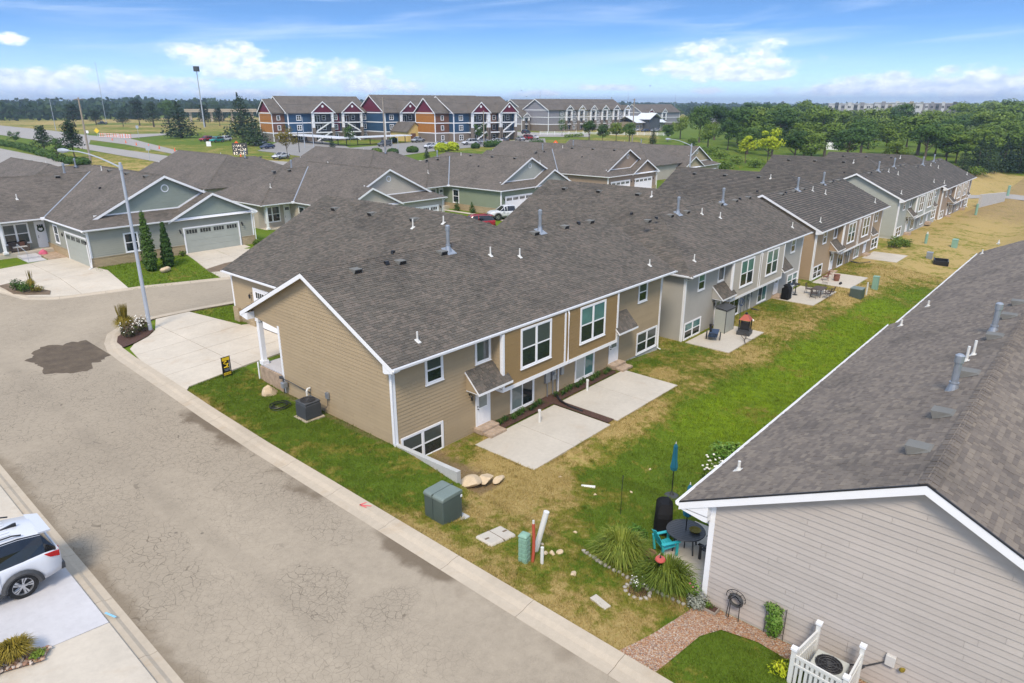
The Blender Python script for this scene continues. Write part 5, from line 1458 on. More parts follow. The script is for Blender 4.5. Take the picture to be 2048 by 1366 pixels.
    b = MB(); b.box(*sorted((X_(-.25), X_(.08))), 10.15, 10.45, e - .18, e + .08); b.build('gutter_corner', M['white'], root)
    trim(root, FF, .36, .5, .87, e - .15, .045, 'corner_board'); trim(root, FS, .36, .5, .87, e - .15, .045, 'corner_board'); trim(root, FF, 15.56, 15.7, .87, e - .15, .045, 'corner_board')
    downspout(root, [(-.1, -.08, e - .1), (.1, .2, e - .3), (.32, .25, e - .45), (.32, .25, .9), (.25, .2, .1), (-.1, -.1, .05)]); downspout(root, [(16.1, -.1, e - .1), (15.8, .3, e - .5), (15.8, .3, .1)])
    for (a0, a1) in doors: 
        if a0 >= 0: garage_door(root, FF, a0, a1, 0.0, 2.5, door_m)
    if side_door:
        garage_door(root, FS, .7, 6.2, 0.0, 2.62, door_m); window(root, FF, 3.25, 4.5, .95, 2.7, 1)
        window(root, FS, 8.1, 9.35, 1.15, 2.9, 1, lo=M['glassgrey'])
    else: window(root, FS, 8.6, 9.9, .95, 2.9, 1)
    # porch: windows, door, column
    window(root, FP, -3.15, -1.0, 1.0, 2.95, 2, up=M['glassgrey'], lo=M['glass']); door(root, FP, -.5, .42, .45, 2.95, half_lite=False)
    b = MB(); b.box(*sorted((X_(xl + .4), X_(.4))), 10.6, 12.0, -.4, .42); b.build('porch_floor', M['conc'], root)
    b = MB(); b.box(*sorted((X_(-3.62), X_(-3.4))), 10.6, 10.82, .45, e - .15); b.box(*sorted((X_(-3.7), X_(-3.32))), 10.52, 10.9, .42, .62); b.build('porch_post', M['white'], root)
    if detail:
        # ridge and slope furniture
        pass
        for y in (4.0, 8.5, 13.0): roof_vent(roof, (7.5, y, zr - s * .54 + .02), (-1, 0, 0), s)
        hood_vent(roof, (5.0, 9.0, e + s * 5.0), (-1, 0, 0)); pvc_vent(roof, (7.4, 15.2, e + s * 7.3), .5, slope_dir=(-1, 0, 0)); pvc_vent(roof, (X_(-1.0), 13.6, e + s * 3.2), .5)
        for x in (-2.2 if open_left else 1.4, 3.6): roof_vent(roof, (X_(x), 16.7, bz - s * .6 + .02), (0, -1, 0), s)
        flue(roof, (X_(4.6), 17.6, bz - .25), 1.2); 
        ridge_cap(roof, (8.04, 1.3, zr), (8.04, 19.0, zr), M['shingle']); ridge_cap(roof, (0, 27.04, e), (8.04, 19.0, zr), M['shingle']); ridge_cap(roof, (16.08, 27.04, e), (8.04, 19.0, zr), M['shingle']); ridge_cap(roof, (X_(hl), 17.28, bz), (X_(6.92), 17.28, bz), M['shingle'])
        if not open_left: ridge_cap(roof, (X_(xl), 10.36, e), (X_(hl), 17.28, bz), M['shingle'])
    FLIP[0] = False
    return root
hA = opp_house(19.16, 66.03, 2.0, False, M['sage'], M['sageshake'], M['greydoor'], 'sage green house at the street corner with two grey garage doors and a cypress pair', side_door=True, doors=((8.55, 14.2),), open_left=True)
hB = opp_house(61.76, 66.06, .85, True, high=True, siding_m=M['beige'], shake_m=M['beige'], door_m=M['white2'], label='beige house with its round-vented gable turned to the street, porch on its left side')
hC = opp_house(69.66, 63.71, 1.05, False, M['olive'], M['sagegrey'], M['white2'], 'olive green house behind the white pickup and red wagon')
hD = opp_house(94.97, 63.23, 1.05, False, M['mush'], M['mush'], M['white2'], 'mushroom brown house with twin gables beyond the second duplex')
hE = opp_house(146.35, 68.35, -.13, True, M['sand'], M['sand'], M['white2'], 'sand coloured house at the end of the front street with its blank side wall')
for i, (rx, ry, lab) in enumerate(((29, 126.5, 'brown roofed house turned away, behind the sage corner house'), (53, 125, 'brown roofed house turned away, between the highway and the beige gable'), (75, 117, 'brown roofed house turned away, below the white carports'), (113.5, 104.5, 'brown roofed house turned away, in front of the parking lot'), (127.5, 97, 'brown roofed house turned away, behind the mushroom brown house'))):
    opp_house(rx + 8.04, ry, .8, False, M['beige'], M['beige'], M['white2'], lab, rot=math.pi, detail=1, group='houses turned to the street behind')
# porch things of the corner house
def ao(x, y, z=0): return (19.16 + x, 66.03 + y, 2.0 + z)
t = empty('love_seat', ao(-2.2, 11.4, .42), 0, 'dark wicker love seat with pale cushions on the corner house porch', 'sofa')
b = MB(); b.box(-.75, .75, -.35, .35, .1, .38); b.box(-.75, .75, .25, .36, .38, .85); b.box(-.78, -.62, -.35, .35, .38, .62); b.box(.62, .78, -.35, .35, .38, .62); b.box(-.72, -.66, -.32, -.26, 0, .1); b.box(.66, .72, -.32, -.26, 0, .1); b.build('frame', M['wicker'], t)
for x in (-.31, .31): b = MB(); b.box(x - .29, x + .29, -.33, .24, .38, .47); bevel(b.build('cushion', M['cushion'], t), .03)
b = MB(); b.box(.1, .5, .1, .2, .47, .85); b.build('throw_pillow', M['copper'], t)
t = empty('door_wreath', ao(-.04, 11.95, 2.2), 0, 'dark round wreath hanging on the white front door', 'wreath')
b = MB(); b.tube([(.24 * math.cos(a), -.04, .24 * math.sin(a)) for a in np.linspace(0, 2 * math.pi, 15)], .06, 6, False); b.build('foliage', M['hedge'], t)
t = empty('entry_steps', ao(-2.0, 9.0, 0), 0, 'two grey concrete entry steps with a steel handrail', 'steps')
b = MB(); b.box(-.75, .75, -.2, 1.5, -.3, .22); b.build('step', M['conc3'], t); b = MB(); b.box(-.75, .75, -1.8, -.22, -.3, .06); b.build('step', M['conc3'], t)
b = MB(); b.tube([(-.6, -1.5, 0), (-.6, -1.5, .9), (-.6, 1.3, 1.3), (-.6, 1.3, .2)], .025, 6); b.build('handrail', M['lampgrey'], t)
b = MB(); b.box(19.16 - 1.1, 19.16 + .42, 66.03 + 7.0, 66.03 + 10.4, 1.6, 2.14); o = b.build('raised_bed', M['brick']); tag(o, 'raised bed of reddish pavers beside the garage of the corner house', 'planter')
b = MB(); b.rock((0, 0, .2), .42, .42, .34, 4); o = b.build('flower_pot', M['petal']); o.location = ao(-.75, 9.8, .1); tag(o, 'pot of pink flowers below the white front door', 'flowers')
# seats on the porch of the beige house
t = empty('porch_bench', (61.76 - 16.08 + 2.4 - .2, 66.06 + 11.2, .85 + .42), 0, 'dark blue cushioned bench on the porch of the beige house', 'bench')
b = MB(); b.box(-.9, .9, -.3, .35, .15, .4); b.box(-.9, .9, .26, .36, .4, .9); b.box(-.95, -.85, -.3, .35, 0, .62); b.box(.85, .95, -.3, .35, 0, .62); b.build('frame', M['black'], t); b = MB(); b.box(-.84, .84, -.28, .25, .4, .5); b.build('cushion', M['bluecloth'], t)
# ---------------------------------------------------------------- plants
def leaf_blob(bm_, c, rx, ry, rz, n, size, rr, shell=.55, flat=0.0):
    """n leaf clumps spread through an ellipsoid"""
    for _ in range(n):
        while True:
            p = Vector((rr.uniform(-1, 1), rr.uniform(-1, 1), rr.uniform(-1, 1)))
            l = p.length
            if shell < l < 1: break
        q = Vector((c[0] + p.x * rx, c[1] + p.y * ry, c[2] + p.z * rz))
        nn = (p.normalized() + Vector((rr.uniform(-.7, .7), rr.uniform(-.7, .7), rr.uniform(-.3, .9)))).normalized()
        a = nn.cross(Vector((rr.uniform(-1, 1), rr.uniform(-1, 1), rr.uniform(-1, 1)))).normalized(); b = nn.cross(a)
        s = size * rr.uniform(.55, 1.25)
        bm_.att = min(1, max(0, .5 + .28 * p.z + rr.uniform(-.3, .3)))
        k = rr.uniform(.25, .5)
        bm_.add([tuple(q - a * s), tuple(q + b * s * k - a * s * .1), tuple(q + a * s), tuple(q - b * s * k + a * s * .1)], [(0, 1, 2, 3)])
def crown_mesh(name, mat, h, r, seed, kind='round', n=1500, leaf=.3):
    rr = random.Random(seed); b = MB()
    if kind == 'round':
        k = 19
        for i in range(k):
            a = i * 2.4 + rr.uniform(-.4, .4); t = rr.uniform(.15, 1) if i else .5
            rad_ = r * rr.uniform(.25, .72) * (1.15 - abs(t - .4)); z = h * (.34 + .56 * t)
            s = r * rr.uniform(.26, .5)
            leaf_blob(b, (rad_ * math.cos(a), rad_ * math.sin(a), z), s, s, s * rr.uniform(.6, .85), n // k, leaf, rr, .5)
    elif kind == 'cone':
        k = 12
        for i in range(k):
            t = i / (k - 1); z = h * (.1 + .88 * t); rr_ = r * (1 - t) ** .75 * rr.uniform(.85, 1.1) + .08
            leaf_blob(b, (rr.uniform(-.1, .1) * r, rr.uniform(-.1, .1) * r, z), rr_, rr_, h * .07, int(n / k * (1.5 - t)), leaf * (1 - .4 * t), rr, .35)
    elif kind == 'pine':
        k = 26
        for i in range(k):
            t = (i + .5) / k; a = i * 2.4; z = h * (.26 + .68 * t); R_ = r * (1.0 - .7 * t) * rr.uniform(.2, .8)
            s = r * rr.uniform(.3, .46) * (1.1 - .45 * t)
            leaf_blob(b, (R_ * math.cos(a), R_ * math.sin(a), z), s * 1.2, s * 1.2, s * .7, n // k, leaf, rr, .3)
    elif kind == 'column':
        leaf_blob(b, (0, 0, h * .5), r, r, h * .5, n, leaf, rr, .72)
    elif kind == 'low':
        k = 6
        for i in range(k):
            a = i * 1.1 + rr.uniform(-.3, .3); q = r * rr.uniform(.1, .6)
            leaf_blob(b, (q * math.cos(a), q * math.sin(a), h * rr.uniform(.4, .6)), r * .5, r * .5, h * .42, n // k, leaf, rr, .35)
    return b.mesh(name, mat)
def trunk_mesh(name, h, r, seed, top=.75, limbs=5, spread=1.5):
    rr = random.Random(seed); b = MB()
    b.tube([(0, 0, -.3), (rr.uniform(-.1, .1), rr.uniform(-.1, .1), h * .35), (rr.uniform(-.2, .2), rr.uniform(-.2, .2), h * top)], [r * 1.25, r * .85, r * .25], 7)
    for i in range(limbs):
        a = i * 2.4; z = h * rr.uniform(.3, .5); l = spread * rr.uniform(.6, 1)
        b.tube([(0, 0, z), (l * .5 * math.cos(a), l * .5 * math.sin(a), z + l * .4), (l * math.cos(a), l * math.sin(a), z + l * rr.uniform(.6, 1))], [r * .5, r * .32, r * .1], 5)
    return b.mesh(name, M['bark'])
TREES = {}
def tree_kind(key, mat, h, r, kind, n, leaf, tr=.2, seeds=(1, 2, 3), limbs=5):
    TREES[key] = [(crown_mesh('crown', M[mat], h, r, s * 17 + len(key), kind, n, leaf), trunk_mesh('trunk', h, tr, s, limbs=limbs, spread=r * .7)) for s in seeds]
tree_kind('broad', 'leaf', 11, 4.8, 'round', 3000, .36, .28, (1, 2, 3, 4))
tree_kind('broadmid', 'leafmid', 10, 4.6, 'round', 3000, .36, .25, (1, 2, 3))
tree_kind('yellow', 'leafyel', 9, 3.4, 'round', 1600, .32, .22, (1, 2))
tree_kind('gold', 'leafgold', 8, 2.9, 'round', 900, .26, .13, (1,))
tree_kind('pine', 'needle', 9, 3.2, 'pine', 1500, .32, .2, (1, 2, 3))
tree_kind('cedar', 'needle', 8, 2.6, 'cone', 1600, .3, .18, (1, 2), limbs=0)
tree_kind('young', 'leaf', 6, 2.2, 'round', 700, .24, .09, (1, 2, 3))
TN = [0]
def tree(key, p, h, label, group=None, name='tree', wide=1.0):
    ms = TREES[key]; TN[0] += 1; cm, tm = ms[TN[0] % len(ms)]
    h0 = {'broad': 11, 'broadmid': 10, 'yellow': 9, 'gold': 8, 'pine': 9, 'cedar': 8, 'young': 6}[key]
    rr = random.Random(TN[0] * 7); s = h / h0
    t = empty(name, p, rr.uniform(0, 6.28), label, 'tree', group); t.scale = (s * wide, s * wide, s)
    link_mesh('crown', cm, t); link_mesh('trunk', tm, t)
    return t
def grass_clump(name, p, h, r, n, mat, label, seed=1, cat='ornamental grass', plumes=None, w=.012):
    rr = random.Random(seed); b = MB()
    for i in range(n):
        a = rr.uniform(0, 6.28); q = rr.uniform(0, .22) * r; o = rr.uniform(.25, 1.0) * r; hh = h * rr.uniform(.65, 1.05) * (1.1 - .35 * o / r)
        P0 = Vector((q * math.cos(a), q * math.sin(a), 0)); d = Vector((math.cos(a + rr.uniform(-.4, .4)), math.sin(a + rr.uniform(-.4, .4)), 0)); sd = Vector((-d.y, d.x, 0)) * w * rr.uniform(.7, 1.4)
        P = [P0, P0 + d * o * .25 + Vector((0, 0, hh * .6)), P0 + d * o * .62 + Vector((0, 0, hh * .92)), P0 + d * o + Vector((0, 0, hh * rr.uniform(.55, .9)))]
        b.att = rr.random()
        b.add([tuple(P[0] - sd), tuple(P[0] + sd), tuple(P[1] - sd), tuple(P[1] + sd), tuple(P[2] - sd * .7), tuple(P[2] + sd * .7), tuple(P[3])], [(0, 1, 3, 2), (2, 3, 5, 4), (4, 5, 6)])
    t = empty(name, p, 0, label, cat); b.build('blades', mat, t)
    if plumes:
        b = MB()
        for i in range(plumes):
            a = rr.uniform(0, 6.28); x, y = rr.uniform(0, .5) * r * math.cos(a), rr.uniform(0, .5) * r * math.sin(a)
            b.tube([(x * .4, y * .4, h * .4), (x, y, h * 1.15), (x * 1.15, y * 1.15, h * 1.5)], [.006, .02, .004], 4)
        b.build('plumes', M['goldgrass'], t)
    return t
def shrub(name, p, h, r, mat, label, n=500, leaf=.06, seed=1, cat='shrub', kind='low', extra=None, group=None):
    t = empty(name, p, 0, label, cat, group)
    link_mesh('foliage', crown_mesh('foliage', M[mat], h, r, seed, kind, n, leaf), t)
    b = MB(); rr = random.Random(seed)
    for i in range(5):
        a = i * 1.26; b.tube([(0, 0, -.05), (r * .3 * math.cos(a), r * .3 * math.sin(a), h * .5)], [.02 + h * .01, .008], 5)
    b.build('stem', M['bark'], t)
    if extra:
        b = MB()
        for i in range(extra[1]):
            a = rr.uniform(0, 6.28); q = r * math.sqrt(rr.random()); b.rock((q * math.cos(a), q * math.sin(a), h * rr.uniform(.55, 1.0)), leaf * .8, leaf * .8, leaf * .5, i, 1)
        b.build('flowers', M[extra[0]], t, kind='stuff')
    return t
def rock(p, sx, sy, sz, mat, label, seed, rz=0, name='boulder', cat='boulder', group=None):
    b = MB(); b.rock((0, 0, 0), sx, sy, sz, seed, 3); o = b.build(name, M[mat]); o.location = p; o.rotation_euler = (0, 0, rz); return tag(o, label, cat, group)

# ---------------------------------------------------------------- by the side street
# street lamp
def street_lamp(p, h, arm, label):
    t = empty('street_lamp', p, 0, label, 'street lamp', 'street lamps of the neighbourhood'); a = Vector(arm)
    b = MB(); b.tube([(0, 0, -.2), (0, 0, h)], [.135, .08], 10); b.cyl(0, 0, -.1, .06, .2, .2, 10); b.cyl(0, 0, h, h + .06, .095, .06, 10); b.build('pole', M['lampgrey'], t)
    pts = [Vector((0, 0, h - .25)) + Vector((a.x * q, a.y * q, a.z * math.sin(q * math.pi / 2))) for q in (0, .2, .4, .6, .8, 1)]
    b = MB(); b.tube(pts, [.055, .05, .045, .04, .035, .03], 8); b.tube([(0, 0, h - .4), (0, 0, h - .1)], .12, 10); b.build('arm', M['lampgrey'], t)
    e = pts[-1]; d = Vector((a.x, a.y, 0)).normalized(); b = MB()
    b.tube([e - d * .05, e + d * .1, e + d * .4, e + d * .7, e + d * .78], [.05, .1, .15, .11, .03], 8); b.build('lamp_head', M['lampgrey'], t)
    return t
street_lamp((16.2, 46.25, 1.46), 10.75, (-1.75, 3.0, .95), 'tall grey street lamp standing in the mulch bed at the driveway corner')
street_lamp((91.5, 47.3, .4), 9.9, (0, 3.4, .8), 'pale street lamp rising behind the roofs of the third duplex')
# mulch bed planting
grass_clump('ornamental_grass', (15.0, 47.1, 1.45), 1.3, .8, 1100, M['goldgrass'], 'golden plume grass in the mulch bed behind the rose bushes', 3, plumes=40)
shrub('rose_bush', (14.75, 45.9, 1.44), 1.0, .8, 'flowerleaf', 'rose bush of faded pink blooms in the mulch bed, nearest the street', 700, .07, 5, extra=('whitepetal', 25))
shrub('rose_bush', (15.75, 46.5, 1.44), 1.1, .75, 'flowerleaf', 'rose bush of faded pink blooms around the foot of the lamp pole', 700, .07, 6, extra=('whitepetal', 35))
# yard sign
t = empty('yard_sign', (15.72, 34.85, 1.33), rad(4), 'black and yellow house sale sign standing in the lawn by the driveway', 'yard sign')
b = MB(); 
for x in (-.24, .24): b.box(x - .018, x + .018, -.018, .018, -.15, 1.28)
b.box(-.24, .24, -.015, .015, 1.24, 1.27); b.box(-.24, .24, -.015, .015, .18, .21); b.build('frame', M['signblack'], t)
b = MB(); b.box(-.22, .22, -.012, .012, .22, 1.24); pn = b.build('panel', M['signblack'], t)
b = MB(); b.box(-.215, .215, -.02, -.0125, 1.05, 1.23); b.build('top_band', M['yellow'], pn)
b = MB(); b.box(-.215, .215, -.02, -.0125, .225, .37); b.build('bottom_band', M['yellow'], pn)
b = MB(); b.tube([(.02, -.018, 1.0), (-.1, -.018, .985), (-.14, -.018, .93), (-.08, -.018, .87), (.03, -.018, .83), (.06, -.018, .76), (0, -.018, .69), (-.15, -.018, .68)], .033, 6); b.tube([(.12, -.018, .88), (.05, -.018, .78), (-.04, -.018, .66), (.12, -.018, .66)], .028, 6); b.build('emblem', M['yellow'], pn)
b = MB(); b.box(-.14, .14, -.016, -.0125, .56, .58); b.box(-.12, .12, -.016, -.0125, .51, .525); b.box(-.1, .1, -.016, -.0125, .46, .475); b.build('print_line', M['lampgrey'], pn, kind='stuff')
b = MB(); b.box(.17, .2, -.016, -.0125, .42, 1.02); b.build('print_bar', M['cushion'], pn)
tx = bpy.data.curves.new('lettering', 'FONT'); tx.body = 'FOR SALE'; tx.size = .095; tx.align_x = 'CENTER'; tx.extrude = .002; tx.materials.append(M['signblack'])
to = bpy.data.objects.new('lettering_curve', tx); tme = bpy.data.meshes.new_from_object(to); bpy.data.objects.remove(to); to = link_mesh('lettering', tme, pn); to.location = (0, -.022, .265); to.rotation_euler = (rad(90), 0, 0)
# condenser, hose and gas meter by the gable wall
def condenser(p, sx, sz, mat, label, rz=0):
    t = empty('air_conditioner', p, rz, label, 'air conditioner', None)
    b = MB(); b.box(-sx * .62, sx * .62, -sx * .62, sx * .62, -.3, .06); b.build('pad', M['conc4'], t)
    b = MB(); b.box(-sx / 2, sx / 2, -sx / 2, sx / 2, .06, sz * .9); o = b.build('cabinet', M[mat], t); bevel(o, .06, 3)
    b = MB(); 
    for k in range(14):
        z = .12 + k * (sz * .78 - .1) / 14
        b.box(-sx / 2 - .006, sx / 2 + .006, -sx / 2 - .006, sx / 2 + .006, z, z + .018)
    b.build('louvres', M[mat], t, kind='stuff')
    b = MB(); b.box(-sx / 2 - .01, sx / 2 + .01, -sx / 2 - .01, sx / 2 + .01, sz * .9, sz); o = b.build('top', M[mat], t); bevel(o, .05, 3)
    b = MB(); b.cyl(0, 0, sz + .0, sz + .012, sx * .42, sx * .42, 24); b.build('fan_opening', M['black'], t)
    b = MB()
    for q in (.12, .22, .32, .41): b.tube([(sx * q * math.cos(a), sx * q * math.sin(a), sz + .03) for a in np.linspace(0, 6.283, 21)], .008, 4, False)
    for a in np.linspace(0, 6.283, 9)[:-1]: b.tube([(.05 * math.cos(a), .05 * math.sin(a), sz + .035), (sx * .43 * math.cos(a), sx * .43 * math.sin(a), sz + .03)], .007, 4)
    b.cyl(0, 0, sz + .02, sz + .05, .07, .06, 10); b.build('fan_guard', M['darkgrey'], t)
    return t
condenser((16.08, 27.45, 1.2), .86, .92, 'acgrey', 'dark grey condenser unit on a pad against the tan gable wall')
t = empty('garden_hose', (15.72, 29.5, 1.24), 0, 'black hose coiled on the grass beside the condenser', 'hose')
b = MB(); pts = []
for i in range(140):
    a = i * .32; r_ = .42 + .1 * math.sin(i * .13) + .03 * math.sin(i * .7); pts.append((r_ * math.cos(a) + .05 * math.sin(i * .05), r_ * .9 * math.sin(a), .02 + .0012 * i))
b.tube(pts, .014, 5); b.build('coil', M['black'], t)
t = empty('gas_meter', (16.75, 30.75, 1.15), 0, 'gas meter on a pipe riser by the porch corner of the tan duplex', 'gas meter')
b = MB(); b.box(-.15, .15, -.14, .14, .45, .78); o = b.build('meter_body', M['galv'], t); bevel(o, .05)
b = MB(); b.tube([(.12, .25, -.1), (.12, .25, .9), (0, .25, 1.0), (0, 0, 1.0), (0, 0, .75)], .03, 6); b.tube([(0, -.05, .95), (0, -.4, .95), (.15, -2.2, .75)], .025, 6); b.cyl(.02, .27, .9, 1.02, .1, .1, 10); b.build('pipe', M['darkgrey'], t)
t = empty('intake_pipe', (16.72, 28.55, 1.2), 0, 'white bent plastic pipe rising between the gas meter and condenser', 'pipe')
b = MB(); b.tube([(0, 0, -.1), (0, 0, .85), (.06, 0, .95), (.2, 0, .96)], .055, 8); b.build('pipe_run', M['pvc'], t)
t = empty('disconnect_box', (16.93, 27.0, 2.05), 0, 'small grey electric disconnect box on the tan gable wall', 'electric box')
b = MB(); b.box(-.1, .02, -.1, .1, 0, .3); b.build('box', M['galv'], t); b = MB(); b.tube([(-.05, 0, 0), (-.05, .03, -.4), (-.3, .1, -.6)], .015, 5); b.build('conduit', M['darkgrey'], t)
rock((16.35, 31.5, 1.22), .55, .42, .52, 'limestone', 'rounded buff boulder covering the meter corner of the tan duplex', 5, .5)
rock((17.75, 18.15, .55), .66, .44, .17, 'limestone', 'largest of three buff boulders at the end of the retaining wall', 8, -.3, group='boulders at the retaining wall')
rock((18.55, 17.95, .4), .46, .36, .15, 'limestone', 'middle buff boulder of three beyond the retaining wall', 9, .4, group='boulders at the retaining wall')
rock((19.1, 17.7, .25), .42, .18, .16, 'limestone', 'smallest flat buff boulder, farthest from the retaining wall', 10, .2, group='boulders at the retaining wall')
# transformer
t = empty('transformer_box', (14.72, 16.45, .98), rad(1), 'dark green transformer cabinet on a concrete pad by the kerb', 'transformer')
b = MB(); b.box(-.72, .72, -.66, .66, -.35, .04); o = b.build('pad', M['wallconc'], t); bevel(o, .02)
b = MB(); b.box(-.5, .5, -.5, .5, .04, 1.12); o = b.build('cabinet', M['padgreen'], t); bevel(o, .05, 3)
b = MB(); b.prism([(-.52, -.52, 1.08), (.52, -.52, 1.08), (.52, -.52, 1.2), (.42, -.52, 1.25), (-.42, -.52, 1.25), (-.52, -.52, 1.2)], (0, 1.04, 0)); o = b.build('lid', M['padgreen_lit'], t); bevel(o, .035, 3)
b = MB(); b.box(-.53, .53, .02, .045, .1, 1.255); b.build('seam', M['padgreen'], t); b = MB(); b.box(.38, .47, -.532, -.522, .95, 1.05); b.build('warning_label', M['white'], t)
# utility cover, pedestal and conduits
t = empty('utility_cover', (15.15, 14.2, 1.04), rad(-2), 'beige rectangular utility vault cover flush in the dry grass', 'utility cover'); t.rotation_euler = (0, rad(8.3), rad(-2))
b = MB(); b.box(-.66, .66, -.42, .42, -.2, .05); o = b.build('cover', M['conc2'], t); bevel(o, .1, 3)
b = MB(); b.box(-.012, .012, -.42, .42, .0, .055); b.build('seam', M['soil'], t)
for x in (-.45, .45): b = MB(); b.box(x - .1, x + .1, -.04, .04, .04, .054); b.build('lift_slot', M['soil'], t)
t = empty('cable_pedestal', (14.72, 12.5, .92), rad(12), 'mint green ribbed cable pedestal beside red duct and white posts', 'cable pedestal')
b = MB(); b.box(-.15, .15, -.15, .15, -.2, 1.12); o = b.build('housing', M['ped'], t); bevel(o, .03)
b = MB(); b.lathe([(.235, 0), (.235, .05), (.2, .1), (.1, .13)], 4); o = b.build('cap', M['ped'], t); o.location = (0, 0, 1.12); o.rotation_euler = (0, 0, rad(45)); bevel(o, .03, 2)
b = MB()
for k in range(6):
    z = .05 + k * .18
    for (x0, x1, y0, y1) in ((-.17, -.15, -.13, -.01), (-.17, -.15, .01, .13), (-.13, -.01, -.17, -.15), (.01, .13, -.17, -.15)): b.box(x0, x1, y0, y1, z, z + .12)
b.build('rib', M['ped'], t, kind='stuff')
t = empty('red_duct', (14.95, 12.3, .9), 0, 'red flexible duct standing bent against the green pedestal', 'conduit')
b = MB(); b.tube([(-.12, -.05, -.1), (.02, 0, .5), (.08, .04, 1.0), (.12, .1, 1.5)], .055, 8); b.build('duct', M['rust'], t); b = MB(); b.tube([(.12, .1, 1.5), (.13, .11, 1.62)], .04, 8); b.build('cap', M['cushion'], t)
t = empty('marker_post', (15.5, 12.7, .85), 0, 'white leaning plastic marker post behind the green pedestal', 'post')
b = MB(); b.tube([(0, 0, -.1), (.3, -.26, 1.6)], .1, 12); b.build('post', M['pvc'], t); b = MB(); b.tube([(.3, -.26, 1.6), (.307, -.266, 1.64)], .105, 12); b.build('cap', M['pvc'], t)
t = empty('short_conduit', (15.05, 12.0, .88), 0, 'short white plastic conduit at the foot of the red duct', 'conduit')
b = MB(); b.tube([(0, 0, -.1), (.05, .03, .75)], .06, 10); b.build('pipe_run', M['pvc'], t)
b = MB(); b.box(-.32, .32, -.14, .14, 0, .16); o = bevel(b.build('valve_box', M['conc2']), .015); o.location = (14.7, 9.4, .98); o.rotation_euler = (.02, -.05, rad(80)); tag(o, 'beige rectangular valve box lying in straw grass near the kerb', 'valve box')
t = empty('drain_pipe', (21.5, 14.65, -.12), rad(-58), 'white drain pipe end lying in the dry slope', 'pipe')
b = MB(); b.tube([(-.3, 0, .1), (.3, 0, .1)], .085, 10); b.build('pipe_run', M['pvc'], t)
for x, y, lab in ((23.0, 19.9, 'white cleanout pipe standing on the nearer concrete patio'), (30.6, 20.45, 'white cleanout pipe standing on the farther concrete patio')):
    t = empty('cleanout_pipe', (x + 2.0 if x < 25 else x - .6, y + .35, 0), 0, lab, 'pipe', 'cleanout pipes on the patios'); b = MB(); b.tube([(0, 0, 0), (0, 0, .6)], .07, 10); b.build('pipe_run', M['pvc'], t); b = MB(); b.tube([(0, 0, .6), (0, 0, .7)], .085, 10); b.build('cap', M['pvc'], t)
def corrugated(pts, label):
    t = empty('downspout_hose', pts[0], 0, label, 'drain hose'); p0 = Vector(pts[0]); b = MB(); P = path_pts3([Vector(p) - p0 for p in pts], .06)
    b.tube(P, [.07 if i % 2 else .058 for i in range(len(P))], 8); b.build('hose', M['black'], t)
def path_pts3(pl, st):
    out = []
    for i in range(len(pl) - 1):
        n = max(1, int((pl[i + 1] - pl[i]).length / st)); out += [pl[i].lerp(pl[i + 1], k / n) for k in range(n)]
    return out + [pl[-1]]
corrugated([(28.2, 21.7, .15), (27.7, 21.0, .12), (27.5, 20.2, .06), (27.5, 19.3, .04)], 'black corrugated drain hose in the mulch strip between two patios')
corrugated([(55.1, 21.7, -.75), (55.6, 20.9, -1.0), (57.0, 19.9, -1.08), (58.4, 19.4, -1.12)], 'black corrugated drain hose on the grass behind the grey duplex')
corrugated([(82.3, 21.7, -1.2), (82.9, 20.8, -1.4), (84.5, 20.2, -1.42)], 'black corrugated drain hose behind the third tan duplex')
# liriope along the foundation
for i in range(22):
    x = 23.4 + i * .47
    if 27.1 < x < 27.9: continue
    grass_clump('border_plant', (x, 21.55 + .1 * math.sin(i * 2.1), .02), .34, .34, 60, M['hedge'], 'low dark border plant between the foundation and the patio', 20 + i, 'plant', w=.014)['group'] = 'border plants along the back wall'
